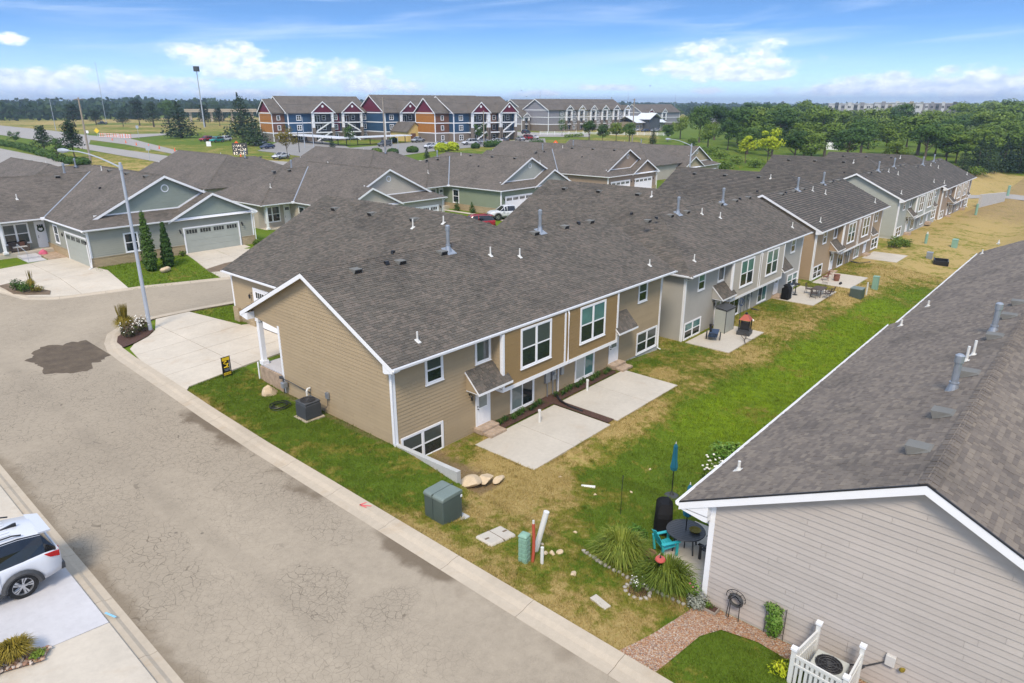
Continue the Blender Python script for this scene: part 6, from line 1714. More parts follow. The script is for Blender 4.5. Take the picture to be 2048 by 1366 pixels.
# ---------------------------------------------------------------- vehicles
CARS = {
 # x stations from the rear: (x, sill z, belt z, half width); cabin stations: (x, base z, top z, base half width, top half width)
 'suv': dict(hull=[(-2.5, .55, .92, .80), (-2.42, .42, 1.08, .93), (-2.1, .36, 1.12, .98), (-1.0, .32, 1.08, 1.0), (.4, .32, 1.06, 1.0), (1.1, .34, 1.07, .99), (1.9, .36, 1.02, .97), (2.35, .42, .9, .9), (2.52, .5, .74, .76)],
             cab=[(-2.40, 1.08, 1.12, .88, .80), (-2.12, 1.1, 1.66, .9, .70), (-1.6, 1.08, 1.75, .93, .72), (-.3, 1.06, 1.78, .94, .74), (.35, 1.06, 1.74, .94, .73), (.62, 1.06, 1.62, .93, .70), (1.25, 1.06, 1.09, .9, .84)], wheels=(-1.45, 1.5), wr=.38, L=5.05),
 'sedan': dict(hull=[(-2.35, .5, .86, .74), (-2.22, .38, 1.0, .86), (-1.7, .3, 1.0, .9), (0, .28, .94, .92), (1.0, .3, .92, .91), (1.8, .34, .84, .88), (2.2, .4, .72, .8), (2.36, .45, .62, .66)],
             cab=[(-1.75, .98, 1.01, .82, .78), (-1.05, .96, 1.38, .84, .64), (-.6, .95, 1.45, .85, .65), (.15, .94, 1.44, .85, .65), (1.05, .92, .95, .83, .78)], wheels=(-1.38, 1.4), wr=.33, L=4.7),
 'pickup': dict(hull=[(-2.75, .6, .95, .8), (-2.7, .5, 1.12, .95), (-2.0, .46, 1.15, .98), (-.8, .44, 1.15, .98), (.6, .44, 1.14, .98), (1.3, .46, 1.16, .97), (2.2, .5, 1.12, .95), (2.6, .55, .95, .88), (2.72, .6, .8, .76)],
             cab=[(-1.0, 1.14, 1.16, .9, .82), (-.82, 1.14, 1.78, .92, .72), (-.4, 1.14, 1.84, .92, .73), (.35, 1.14, 1.83, .92, .73), (.7, 1.14, 1.7, .91, .7), (1.35, 1.15, 1.18, .88, .82)], wheels=(-1.75, 1.7), wr=.42, L=5.4)}
def loft(b, rings):
    n = len(rings[0]); vs = [p for r in rings for p in r]; fs = []
    for i in range(len(rings) - 1):
        for k in range(n):
            k2 = (k + 1) % n; fs.append((i * n + k, i * n + k2, (i + 1) * n + k2, (i + 1) * n + k))
    fs.append(tuple(range(n - 1, -1, -1))); fs.append(tuple((len(rings) - 1) * n + k for k in range(n)))
    b.add(vs, [tuple(reversed(f)) for f in fs])
def wheel_mesh(r, w=.24, spokes=10):
    b = MB(); n = 20
    prof = [(r * .68, -w / 2), (r * .93, -w / 2), (r, -w * .32), (r, w * .32), (r * .93, w / 2), (r * .68, w / 2)]
    vs = []; 
    for k in range(n):
        t = 6.2832 * k / n
        for (q, y) in prof: vs.append((q * math.cos(t), y, q * math.sin(t)))
    m = len(prof); fs = [(k * m + j, ((k + 1) % n) * m + j, ((k + 1) % n) * m + (j + 1) % m, k * m + (j + 1) % m) for k in range(n) for j in range(m)]
    b.add(vs, [tuple(reversed(f)) for f in fs]); tyre = b.mesh('tyre', M['rubber'])
    b = MB(); b.tube([(0, -.02, 0), (0, .05, 0)], r * .69, 20); hub = b.mesh('wheel_well', M['black'])
    b = MB()
    for k in range(spokes // 2):
        for da in (-.17, .17):
            t = 6.2832 * k / (spokes // 2) + da; c, s = math.cos(t), math.sin(t); q = r * .66
            P = [(r * .1 * c - .05 * r * s, r * .1 * s + .05 * r * c), (r * .1 * c + .05 * r * s, r * .1 * s - .05 * r * c), (q * math.cos(t + .11), q * math.sin(t + .11)), (q * math.cos(t - .11), q * math.sin(t - .11))]
            b.prism([(x, -.085, z) for x, z in P], (0, .05, 0))
    b.tube([(0, -.095, 0), (0, -.03, 0)], r * .16, 10)
    for k in range(24):
        t, t2 = 6.2832 * k / 24, 6.2832 * (k + 1) / 24
        b.prism([(r * .64 * math.cos(t), -.1, r * .64 * math.sin(t)), (r * .64 * math.cos(t2), -.1, r * .64 * math.sin(t2)), (r * .7 * math.cos(t2), -.1, r * .7 * math.sin(t2)), (r * .7 * math.cos(t), -.1, r * .7 * math.sin(t))], (0, .1, 0))
    rim = b.mesh('rim', M['alloy'])
    return tyre, hub, rim
WHEELS = {}
CARPROTO = {}
def car_proto(kind, pm, fine):
    c = CARS[kind]; parts = []
    wr, wx = c['wr'], c['wheels']
    # hull with wheel arches cut into the lower edge by raising the sill
    st = c['hull']; xs = sorted(set([h[0] for h in st] + [w + d for w in wx for d in np.linspace(-wr * 1.16, wr * 1.16, 9)]))
    rings = []
    for x in xs:
        zl = np.interp(x, [h[0] for h in st], [h[1] for h in st]); zb = np.interp(x, [h[0] for h in st], [h[2] for h in st]); hw = np.interp(x, [h[0] for h in st], [h[3] for h in st])
        for w in wx:
            q = (wr * 1.15) ** 2 - (x - w) ** 2
            if q > 0: zl = max(zl, min(wr + math.sqrt(q), zb - .12))
        zm = zl + (zb - zl) * .55
        half = [(hw * .96, zl), (hw, zl + (zm - zl) * .5), (hw, zm), (hw * .985, zb - .05), (hw * .93, zb), (hw * .5, zb + .025)]
        rings.append([(x, y, z) for y, z in half] + [(x, -y, z) for y, z in reversed(half)])
    b = MB(); loft(b, rings); parts.append(('body', b.mesh('body', pm, True), []))
    b = MB()
    for w in wx: b.box(w - wr * 1.12, w + wr * 1.12, -.62, .62, .3, wr * 2.05)
    parts.append(('wheel_housing', b.mesh('wheel_housing', M['black']), []))
    cs = c['cab']; rings = []
    for (x, z0, z1, h0, h1) in cs:
        half = [(h0, z0), (h0 * .5 + h1 * .5 + .01, (z0 + z1) / 2), (h1, z1 - .04 * (z1 > z0 + .1)), (h1 * .8, z1), (0.0001, z1 + .015)]
        rings.append([(x, y, z) for y, z in half] + [(x, -y, z) for y, z in reversed(half)])
    b = MB(); loft(b, rings); parts.append(('window', b.mesh('window', M['carglass'], False), []))
    # roof skin and pillars
    b = MB(); top = [s for s in cs if s[2] > s[1] + .4]
    rr_ = [[(x, y * k, z + d) for (y, z, d) in ((h1 + .015, z1 - .06, 0), (h1 * .86, z1 + .008, 0), (0, z1 + .028, 0)) for k in (1,)] for (x, z0, z1, h0, h1) in top]
    vs = []; fs = []
    for r in rr_:
        full = r + [(x, -y, z) for x, y, z in reversed(r[:-1])]; vs += full
    m = 5
    for i in range(len(rr_) - 1):
        for k in range(m - 1): fs.append((i * m + k, i * m + k + 1, (i + 1) * m + k + 1, (i + 1) * m + k))
    b.add(vs, fs)
    for i, (x, z0, z1, h0, h1) in enumerate(cs):
        wd = .05
        if i == 0 or i == len(cs) - 1: continue
        if z1 > z0 + .35 and (i in (() if kind == 'suv' else (1,)) + (len(cs) - 2,) or abs(x) < .45 and i % 2):
            for sgn in (1, -1): b.tube([(x, sgn * (h0 + .004), z0), (x, sgn * ((h0 + h1) / 2 + .018), (z0 + z1) / 2), (x, sgn * (h1 + .006), z1 - .03)], wd, 4)
    for (i, j) in (((0, 1), (len(cs) - 1, len(cs) - 2)) if kind != 'suv' else ((len(cs) - 1, len(cs) - 2),)):
        A, B = cs[i], cs[j]
        for sgn in (1, -1): b.tube([(A[0], sgn * A[4], A[2]), (B[0], sgn * B[4], B[2] - .02)], .045, 4)
    parts.append(('roof', b.mesh('roof', pm, True), []))
    hx = st[0][0]; fx = st[-1][0]; tz_ = 1.0 if kind != 'sedan' else .84
    for sgn in (1, -1):
        b = MB(); b.prism([(hx + .06, sgn * .93, tz_ - .1), (hx + .06, sgn * .93, tz_ + .06), (hx + .42, sgn * .985, tz_ + .1), (hx + .3, sgn * .985, tz_ - .02)], (0, -sgn * .12, 0)); b.prism([(hx - .01, sgn * .62, tz_ - .08), (hx - .01, sgn * .62, tz_ + .05), (hx + .06, sgn * .93, tz_ + .06), (hx + .06, sgn * .93, tz_ - .1)], (.08, 0, 0))
        parts.append(('tail_light', b.mesh('tail_light', M['taillight']), []))
        b = MB(); b.prism([(fx - .3, sgn * .9, .74), (fx - .34, sgn * .9, .86), (fx - .1, sgn * .62, .82), (fx - .03, sgn * .6, .72)], (0, 0, .03)); parts.append(('headlight', b.mesh('headlight', M['glassgrey']), []))
        b = MB(); b.box(.75, .95, sgn * 1.0 - .1, sgn * 1.0 + .1, 1.02, 1.16); parts.append(('mirror', b.mesh('mirror', pm), []))
    b = MB(); b.box(hx - .04, hx + .2, -.86, .86, .4, .58); b.box(fx - .2, fx + .03, -.8, .8, .38, .56)
    for sgn in (1, -1):
        b.box(-1.0, 1.0, sgn * .99 - .02, sgn * .99 + .02, .3, .42)
        for w in wx:
            arc = [(w + wr * 1.17 * math.cos(a), sgn * 1.0, wr + wr * 1.17 * math.sin(a)) for a in np.linspace(.0, math.pi, 11)]
            b.tube(arc, .085 if kind != 'sedan' else .012, 5)
    parts.append(('bumper', b.mesh('bumper', M['darkgrey']), []))
    if kind == 'suv':
        b = MB()
        for sgn in (1, -1): b.tube([(-1.7, sgn * .66, 1.78), (-1.5, sgn * .66, 1.84), (.2, sgn * .66, 1.86), (.4, sgn * .66, 1.79)], .022, 6)
        parts.append(('roof_rail', b.mesh('roof_rail', M['black']), []))
        b = MB()
        for k in range(6): b.tube([(-1.5, -.42 + k * .17, 1.785), (.1, -.42 + k * .17, 1.805)], .018, 4)
        parts.append(('roof_ribs', b.mesh('roof_ribs', pm), []))
        b = MB(); b.prism([(-1.75, -.03, 1.77), (-1.35, -.03, 1.79), (-1.68, -.03, 1.86), (-1.75, -.03, 1.86)], (0, .06, 0)); parts.append(('antenna', b.mesh('antenna', M['black']), []))
        b = MB(); b.prism([(-2.4, -.6, 1.62), (-2.08, -.68, 1.685), (-2.08, .68, 1.685), (-2.4, .6, 1.62)], (0, 0, -.05)); b.tube([(-2.42, -.9, 1.09), (-2.42, .9, 1.09)], .035, 5); parts.append(('spoiler', b.mesh('spoiler', pm), []))
    if fine:
        b = MB()
        for sgn in (1, -1):
            for x in (-.95, .15): b.box(x, x + .24, sgn * 1.0 - .03, sgn * 1.0 + .03, .93, .97)
        parts.append(('door_handle', b.mesh('door_handle', pm), []))
        b = MB()
        for sgn in (1, -1):
            for x in (-.98, .3, 1.08): b.box(x, x + .008, sgn * .995 - .012, sgn * .995 + .012, .42, 1.0)
        b.box(-1.86, -1.7, -1.012, -1.0, .82, .98)
        parts.append(('door_seam', b.mesh('door_seam', M['lampgrey']), []))
    if kind == 'pickup':
        b = MB(); b.box(-2.6, -1.1, -.8, .8, 1.12, 1.17); parts.append(('cargo_bed', b.mesh('cargo_bed', M['black']), []))
    return parts
def car(kind, p, rz, paintm, label, group=None, fine=False, s=1.0):
    key = (kind, paintm, fine)
    if key not in CARPROTO: CARPROTO[key] = car_proto(kind, M[paintm], fine)
    c = CARS[kind]
    if c['wr'] not in WHEELS: WHEELS[c['wr']] = wheel_mesh(c['wr'])
    t = empty('parked_car' if kind != 'pickup' else 'pickup_truck', p, rz, label, 'car' if kind != 'pickup' else 'pickup truck', group); t.scale = (s, s, s)
    for nm, me, _ in CARPROTO[key]: link_mesh(nm, me, t)
    ty, hb, ri = WHEELS[c['wr']]
    for wx in c['wheels']:
        for sgn in (-1, 1):
            w = link_mesh('wheel', hb, t); w.location = (wx, sgn * .86, c['wr']); w.rotation_euler = (0, 0, 0 if sgn < 0 else math.pi)
            link_mesh('tyre', ty, w); link_mesh('rim', ri, w)
    return t
car('suv', (1.36, 23.12, 1.66), math.pi, 'paintwhite', 'white sport utility car parked on the near driveway, cut by the picture edge', fine=True, s=1.07).rotation_euler = (0, rad(-2), math.pi)
car('pickup', (69.7, 62.6, tz(69.7, 62.6) + .07), math.pi, 'paintwhite', 'white pickup truck parked in front of the olive green house', fine=True).rotation_euler = (0, 0, rad(152))
car('suv', (61.3, 60.6, tz(61.3, 60.6) + .05), rad(150), 'paintred', 'dark red wagon half hidden behind the garage roof ridge', fine=True)

# ---------------------------------------------------------------- garden at the corner of the greige house
Z = lambda x, y: tz(x, y)
def closed_umbrella(p, h, label, base=True):
    t = empty('patio_umbrella', p, 0, label, 'umbrella', 'folded teal umbrellas')
    b = MB(); b.tube([(0, 0, 0), (0, 0, h)], .022, 8); b.build('pole', M['black'], t)
    b = MB(); n = 16; prof = [(.03, h), (.085, h - .12), (.1, h - .45), (.12, h - .8), (.17, h - 1.1), (.14, h - 1.25), (.06, h - 1.22)]
    vs = []
    for (r, z) in prof:
        for k in range(n):
            q = r * (1.0 if k % 2 else .72); a = 6.2832 * k / n + (h - z) * .35; vs.append((q * math.cos(a), q * math.sin(a), z))
    fs = [(i * n + k, (i + 1) * n + k, (i + 1) * n + (k + 1) % n, i * n + (k + 1) % n) for i in range(len(prof) - 1) for k in range(n)]
    b.add(vs, fs); b.build('canopy', M['teal'], t)
    b = MB(); b.cyl(0, 0, h - .02, h + .08, .03, .015, 8); b.build('finial', M['cushion'], t)
    if base:
        b = MB(); b.lathe([(.32, 0), (.32, .03), (.26, .07), (.1, .1), (.05, .22)], 18); b.build('base', M['darkgrey'], t)
    return t
closed_umbrella((23.85, 11.9, Z(23.85, 11.9)), 2.55, 'folded teal patio umbrella standing alone on the lawn')
closed_umbrella((19.62, 9.12, .56), 2.6, 'folded teal patio umbrella rising through the round black table', False)
t = empty('patio_table', (19.62, 9.12, .56), .3, 'round black slatted patio table by the house corner', 'table')
R_ = .66
for k in range(12):
    x0 = -R_ + k * 2 * R_ / 12; x1 = x0 + 2 * R_ / 12 - .012; b = MB()
    y0, y1 = math.sqrt(max(0, R_ ** 2 - x0 ** 2)), math.sqrt(max(0, R_ ** 2 - x1 ** 2))
    y0 = max(y0, .12); y1 = max(y1, .12)
    b.prism([(x0, -y0, .72), (x1, -y1, .72), (x1, y1, .72), (x0, y0, .72)], (0, 0, .025)); b.build('slat', M['darkgrey'], t)
b = MB(); b.tube([(R_ * math.cos(a), R_ * math.sin(a), .73) for a in np.linspace(0, 6.2832, 37)], .028, 6, False); b.build('rim', M['darkgrey'], t)
for a in (.8, 2.37, 3.94, 5.5): b = MB(); b.tube([(.42 * math.cos(a), .42 * math.sin(a), .72), (.5 * math.cos(a), .5 * math.sin(a), 0)], .03, 6); b.build('leg', M['darkgrey'], t)
t = empty('basket', (19.72, 8.82, 1.31), 0, 'round straw basket lying on the black table', 'basket')
b = MB(); b.lathe([(.03, .05), (.12, .03), (.19, .06), (.21, .1), (.17, .09), (.1, .06)], 16); b.build('bowl', M['goldgrass'], t)
def adirondack(p, rz, mat, label):
    t = empty('garden_chair', p, rz, label, 'chair')
    for k in range(5):
        b = MB(); b.prism([(-.26, -.24 + k * .1, .36 - .012 * (5 - k)), (.26, -.24 + k * .1, .36 - .012 * (5 - k)), (.26, -.15 + k * .1, .37 - .012 * (5 - k)), (-.26, -.15 + k * .1, .37 - .012 * (5 - k))], (0, 0, .02)); b.build('seat_slat', mat, t)
    for k in range(5):
        x = -.22 + k * .11; hh = .98 - .05 * abs(k - 2); b = MB(); b.prism([(x - .05, -.24, .34), (x + .05, -.24, .34), (x + .05, -.46, hh), (x - .05, -.46, hh)], (0, .02, 0)); b.build('back_slat', mat, t)
    for s in (-1, 1):
        b = MB(); b.box(s * .33 - .06, s * .33 + .06, -.36, .34, .58, .605); b.build('armrest', mat, t)
        b = MB(); b.box(s * .31 - .03, s * .31 + .03, .22, .3, 0, .58); b.build('leg', mat, t); b = MB(); b.prism([(s * .31 - .03, -.3, 0), (s * .31 + .03, -.3, 0), (s * .31 + .03, -.38, .6), (s * .31 - .03, -.38, .6)], (0, .07, 0)); b.build('leg', mat, t)
    return t
adirondack((18.95, 9.5, .56), rad(-120), M['aqua'], 'bright aqua slatted garden chair drawn up to the round table')
adirondack((19.7, 8.15, .56), rad(0), M['black'], 'black slatted garden chair on the house side of the round table')
t = empty('grill', (20.75, 10.6, Z(20.75, 10.6)), rad(30), 'barbecue grill under a black fitted cover', 'grill')
b = MB(); n = 14
rings = []
for (z, a, c_) in ((0.02, .66, .36), (.35, .64, .34), (.8, .62, .33), (.95, .56, .32), (1.12, .40, .28), (1.24, .3, .16)):
    rings.append([(a * (abs(math.cos(q)) ** .45) * (1 if math.cos(q) > 0 else -1) + .015 * math.sin(5 * q + z * 3), c_ * (abs(math.sin(q)) ** .45) * (1 if math.sin(q) > 0 else -1) + .012 * math.cos(7 * q), z) for q in np.linspace(0, 6.2832, n + 1)[:-1]])
loft(b, [list(reversed(r)) for r in rings]); b.build('cover', M['blackcloth'], t)
grass_clump('ornamental_grass', (17.35, 10.35, .5), 1.35, 1.15, 1500, M['tallgrass'], 'large arching green grass clump nearer the lawn corner of the bed', 31)
grass_clump('ornamental_grass', (17.0, 8.45, .6), 1.3, 1.1, 1500, M['tallgrass'], 'large arching green grass clump beside the house corner with the red feeder', 32)
shrub('garden_shrub', (19.0, 10.7, Z(19, 10.7)), .7, .6, 'brightleaf', 'leafy green shrub between the grass clump and the covered grill', 600, .07, 4)
shrub('garden_shrub', (18.3, 11.0, Z(18.3, 11)), .55, .5, 'leafmid', 'low green shrub behind the arching grass clump', 500, .06, 14)
shrub('flower_shrub', (17.3, 7.75, .62), .75, .45, 'brightleaf', 'flowering green shrub against the white corner board', 500, .055, 7, extra=('petal', 12))
shrub('lavender_bush', (16.95, 7.3, .62), .55, .5, 'silverleaf', 'silvery lavender bush at the corner of the gravel path', 800, .05, 8)
shrub('hydrangea', (27.9, 11.2, Z(27.9, 11.2)), 1.3, .95, 'brightleaf', 'round bright green bush beside the gutter of the greige house', 900, .11, 9)
shrub('hydrangea', (26.3, 10.9, Z(26.3, 10.9)), .95, .9, 'leafmid', 'white flowering bush beside the round bright bush', 900, .09, 10, extra=('whitepetal', 60))
shrub('weed_bush', (47.5, 11.0, Z(47.5, 11.0)), 1.1, .9, 'leafmid', 'loose weedy bush under the eave farther along the greige house', 500, .1, 11)
for i, (x, y) in enumerate([(40.2, 9.0), (36, 9.0), (52, 9.1)]): shrub('weed_bush', (x, y, Z(x, y)), .6, .6, 'leafmid', ['small weedy bush below the gutter, nearest the house step', 'small weedy bush below the gutter, nearest the umbrella', 'small weedy bush below the gutter, farthest away'][i], 250, .09, 40 + i)
# edging stones: each stone a piece of the bed edge
t = empty('bed_edging', (16.7, 9.6, Z(16.7, 9.6)), 0, 'row of grey edging stones round the grass bed', 'edging')
er = random.Random(4); line = path_pts([(16.85, 11.55), (16.66, 10.7), (16.62, 9.6), (16.64, 8.5), (16.7, 7.6)], .16); sv = [MB() for _ in range(4)]
for i, b in enumerate(sv): b.rock((0, 0, 0), .105, .09, .085, 50 + i, 1)
sv = [b.mesh('edging_stone', M['greystone']) for b in sv]
for i, p in enumerate(line):
    o = link_mesh('edging_stone', er.choice(sv), t); o.location = (p.x - 16.7 + er.uniform(-.02, .02), p.y - 9.6, Z(p.x, p.y) + .05 - Z(16.7, 9.6)); o.rotation_euler = (0, 0, er.uniform(0, 6.28)); o.scale = (er.uniform(.85, 1.25),) * 3
t = empty('stone_ring', (16.15, 8.95, Z(16.15, 8.95)), 0, 'small ring of pale stones with flowers in front of the bed edging', 'edging')
for i in range(13):
    a = i * 6.2832 / 13; o = link_mesh('edging_stone', er.choice(sv), t); o.location = (.34 * math.cos(a), .42 * math.sin(a), .04 + .02 * er.random()); o.scale = (1.0, 1.0, 1.0); o.rotation_euler = (0, 0, a)
b = MB(); b.cyl(0, 0, -.05, .04, .34, .3, 12); b.build('soil_fill', M['mulch'], t)
shrub('flower_plant', (16.15, 8.95, Z(16.15, 8.95) + .03), .45, .3, 'leafmid', 'pale flowering plant inside the small stone ring', 250, .04, 21, 'plant', extra=('whitepetal', 18))
t = empty('bird_bath', (17.75, 9.45, .55), 0, 'small brown bird bath between the two grass clumps', 'bird bath')
b = MB(); b.lathe([(.16, 0), (.12, .06), (.06, .15), (.06, .5), (.12, .58), (.21, .64), (.22, .68), (.15, .63)], 14); b.build('bowl', M['copper'], t)
t = empty('bird_feeder', (16.75, 8.55, .6), 0, 'round red bird feeder on a thin pole in the grass clump', 'bird feeder')
b = MB(); b.tube([(0, 0, 0), (0, 0, 1.35)], .012, 5); b.build('pole', M['black'], t); b = MB(); b.lathe([(.05, 1.3), (.15, 1.31), (.17, 1.35), (.15, 1.4), (.05, 1.42)], 16); b.build('dish', M['red'], t); b = MB(); b.cyl(0, 0, 1.42, 1.5, .035, .01, 8); b.build('perch', M['black'], t)
t = empty('plant_hook', (20.4, 12.3, Z(20.4, 12.3)), 0, 'thin black shepherd hook standing in the lawn', 'garden hook')
b = MB(); b.tube([(0, 0, -.1), (0, 0, 1.6), (.1, .05, 1.72), (.22, .1, 1.62), (.2, .1, 1.5)], .012, 5); b.tube([(0, 0, 1.3), (-.14, -.08, 1.42), (-.25, -.13, 1.33)], .01, 5); b.build('hook', M['black'], t)
rock((18.6, 11.6, Z(18.6, 11.6) + .03), .07, .07, .07, 'whitepetal', 'white garden globe light beside the shrub', 1, name='garden_light', cat='garden light')
for i, (x, y, lab) in enumerate([(16.1, 12.05, 'white broken stone nearest the grass bed corner'), (15.85, 12.2, 'white broken stone in the middle of its row'), (15.6, 12.35, 'white broken stone at the outer end of its row'), (15.35, 10.9, 'lone pale stone in the straw grass behind the pedestal')]):
    rock((x, y, Z(x, y) + .03), .16, .12, .08, 'limestone', lab, 60 + i, i, 'stone', 'stone', 'loose stones in the dry grass')
for i, px in enumerate([(1120, 955), (1262, 985), (1190, 990), (1300, 940), (1085, 1090), (1150, 1065)]):
    p = G(*px); rock((p.x, p.y, p.z + .02), .09, .07, .05, 'limestone', ['pale pebble above the drain pipe', 'pale pebble right of the drain pipe', 'pale pebble just below the drain pipe', 'pale pebble nearest the lone umbrella', 'pale pebble above the leaning marker post', 'pale pebble between the marker post and the grass bed'][i], 80 + i, i, 'stone', 'stone', 'loose stones in the dry grass')
t = empty('planter_box', (17.12, 7.0, .62), rad(-90), 'low wooden planter box with greens at the foot of the wall', 'planter')
b = MB()
for (x0, x1, y0, y1) in ((-.35, .35, -.2, -.17), (-.35, .35, .14, .17), (-.35, -.32, -.17, .14), (.32, .35, -.17, .14)): b.box(x0, x1, y0, y1, -.05, .2)
b.build('board', M['wood'], t); b = MB(); b.box(-.32, .32, -.17, .14, -.04, .15); b.build('soil_fill', M['mulch'], t); lr = random.Random(3); b = MB(); leaf_blob(b, (-.05, 0, .22), .28, .14, .1, 160, .05, lr, .2); b.build('greens', M['leafmid'], t)
# hose reel stand
t = empty('hose_stand', (17.2, 6.18, .6), 0, 'dark hose coiled on a wire stand against the greige wall', 'hose reel')
b = MB(); b.tube([(0, -.16, -.1), (0, -.14, .8), (0, 0, .95)], .014, 5); b.tube([(0, .16, -.1), (0, .14, .8), (0, 0, .95)], .014, 5); b.tube([(0, .3 * math.cos(a), .9 + .26 * math.sin(a)) for a in np.linspace(-.3, 3.5, 14)], .012, 5)
for k in range(5):
    a = .2 + k * .7; b.tube([(0, 0, .9), (.02, .3 * math.cos(a), .9 + .26 * math.sin(a))], .008, 4)
b.build('stand', M['black'], t)
b = MB(); b.tube([(-.08 + .0016 * i, (.2 + .03 * math.sin(i * .31)) * math.cos(i * .35), .8 + (.2 + .03 * math.sin(i * .31)) * math.sin(i * .35)) for i in range(110)], .019, 5); b.build('coil', M['darkgrey'], t)
b = MB(); b.tube([(-.05, .18, .65), (-.1, .2, .2), (-.12, .0, .03), (-.05, .35, .04), (.05, .8, .08)], .016, 5); b.build('hose_end', M['darkgrey'], t)
# climbing plant on a trellis
t = empty('trellis_vine', (17.3, 5.0, .55), 0, 'green vine on a narrow wire trellis against the greige wall', 'climbing plant')
b = MB(); lr = random.Random(8); leaf_blob(b, (-.03, 0, .62), .14, .26, .62, 900, .055, lr, .1); leaf_blob(b, (-.05, .05, 1.15), .16, .3, .18, 260, .055, lr, .1); b.build('foliage', M['brightleaf'], t)
b = MB()
for y in (-.28, .28): b.tube([(.03, y, -.1), (.03, y, 1.25)], .01, 4)
for z in (.3, .6, .9, 1.2): b.tube([(.03, -.28, z), (.03, .28, z)], .008, 4)
b.build('trellis', M['black'], t)
# picket screen round the second condenser
t = empty('picket_fence', (16.3, 3.15, .62), 0, 'white plastic picket screen round the beige condenser', 'fence')
PX = [(.72, .60, 1.45), (-.62, .78, 1.4), (-.72, -.55, 1.4), (.62, -.56, 1.45)]
for x, y, h in PX:
    b = MB(); b.box(x - .055, x + .055, y - .055, y + .055, -.3, h); b.build('post', M['pvc'], t)
    b = MB(); b.box(x - .08, x + .08, y - .08, y + .08, h, h + .05); b.prism([(x - .08, y - .08, h + .05), (x + .08, y - .08, h + .05), (x + .08, y + .08, h + .05), (x - .08, y + .08, h + .05)], (0, 0, .02)); b.build('post_cap', M['white'], t)
for i in range(3):
    (xa_, ya_, ha), (xb_, yb_, hb) = PX[i], PX[i + 1]; A = Vector((xa_, ya_, 0)); B = Vector((xb_, yb_, 0)); d = (B - A).normalized(); nn = Vector((-d.y, d.x, 0)); L_ = (B - A).length
    fr = F(A, (d.x, d.y), (nn.x, nn.y))
    for z0, z1 in ((1.18, 1.26), (.93, .99), (.1, .18)): b = MB(); b.fb(fr, .05, L_ - .05, -.025, .025, z0, z1); b.build('rail', M['pvc'], t)
    n = int((L_ - .12) / .125); pm_ = None
    for k in range(n):
        a0 = .09 + k * (L_ - .18) / n; b = MB(); b.fb(fr, a0, a0 + .075, -.012, .012, .02, 1.19); b.build('picket', M['pvc'], t)
condenser((16.35, 3.2, .72), .82, .78, 'acbeige', 'beige condenser unit inside the white picket screen')
t = empty('outlet_box', (17.38, 1.98, 1.7), 0, 'white electric outlet box on the greige wall with a dark conduit', 'electric box')
b = MB(); b.box(-.09, .02, -.12, .12, -.16, .16); o = b.build('box', M['cushion'], t); bevel(o, .015); b = MB(); b.tube([(-.06, .12, -.1), (-.1, .5, -.45), (-.2, .9, -.6), (-.4, 1.0, -.7)], .022, 6); b.tube([(-.12, .55, -.5), (-.2, .75, -.8), (-.3, .9, -1.0)], .03, 6); b.build('conduit', M['darkgrey'], t)
t = empty('wall_spigot', (17.36, 1.68, 1.62), 0, 'small yellowed tap cover on the greige wall beside the outlet box', 'tap')
b = MB(); b.rock((-.05, 0, 0), .07, .09, .09, 2); b.build('cover', M['goldgrass'], t)
# island planting in the near driveway
grass_clump('ornamental_grass', (2.02, 19.35, 1.76), .55, .55, 900, M['goldgrass'], 'golden green grass clump in the stone island of the near driveway', 33)
grass_clump('ornamental_grass', (1.35, 19.2, 1.8), .5, .45, 500, M['goldgrass'], 'second golden grass clump at the picture edge of the stone island', 34)
shrub('low_plant', (2.38, 18.98, 1.75), .2, .22, 'leafmid', 'small green plant among the stones of the driveway island', 160, .06, 36, 'plant')
ir = random.Random(6); t = empty('river_stones', (2.0, 19.3, 1.75), 0, 'rounded brown river stones filling the driveway island', 'stones')
sv2 = []
for k in range(4): b = MB(); b.rock((0, 0, 0), .075, .055, .035, 90 + k, 1); sv2.append(b.mesh('stone', paint('river_stone_%s' % 'abcd'[k], [(.36, .24, .17), (.45, .36, .28), (.28, .16, .11), (.5, .42, .36)][k], .8, .25, 6)))
cnt = 0
while cnt < 220:
    x, y = ir.uniform(-.3, 2.8), ir.uniform(18.5, 20.1)
    if not pip(np.array([x]), np.array([y]), isl)[0]: continue
    o = link_mesh('stone', ir.choice(sv2), t); o.location = (x - 2.0, y - 19.3, tz(x, y) + .15 - 1.75); o.rotation_euler = (ir.uniform(-.2, .2), ir.uniform(-.2, .2), ir.uniform(0, 6.28)); o.scale = (ir.uniform(.7, 1.3),) * 3; cnt += 1
# corner house yard
def cypress(p, h, r, lab, seed):
    t = empty('cypress_tree', p, 0, lab, 'tree', 'cypress pair'); cm = MB(); lr = random.Random(seed)
    for k in range(9):
        z = h * (k + .5) / 9; q = r * (1 - (k / 9) ** 1.6 * .85) * (.75 if k == 0 else 1)
        leaf_blob(cm, (0, 0, z), q, q, h * .1, int(520 * (1.15 - k / 10)), .13, lr, .5)
    cm.build('crown', M['hedge'], t); b = MB(); b.tube([(0, 0, -.2), (0, 0, h * .8)], [.09, .03], 6); b.build('trunk', M['bark'], t)
cypress((22.9, 62.6, 1.95), 4.9, .72, 'taller dark green columnar cypress on the corner lawn', 1)
cypress((24.55, 62.9, 1.95), 3.75, .6, 'shorter dark green columnar cypress on the corner lawn', 2)
rock((23.6, 61.6, 1.95), .6, .32, .3, 'limestone', 'flat buff boulder between the two cypresses', 12, .2)
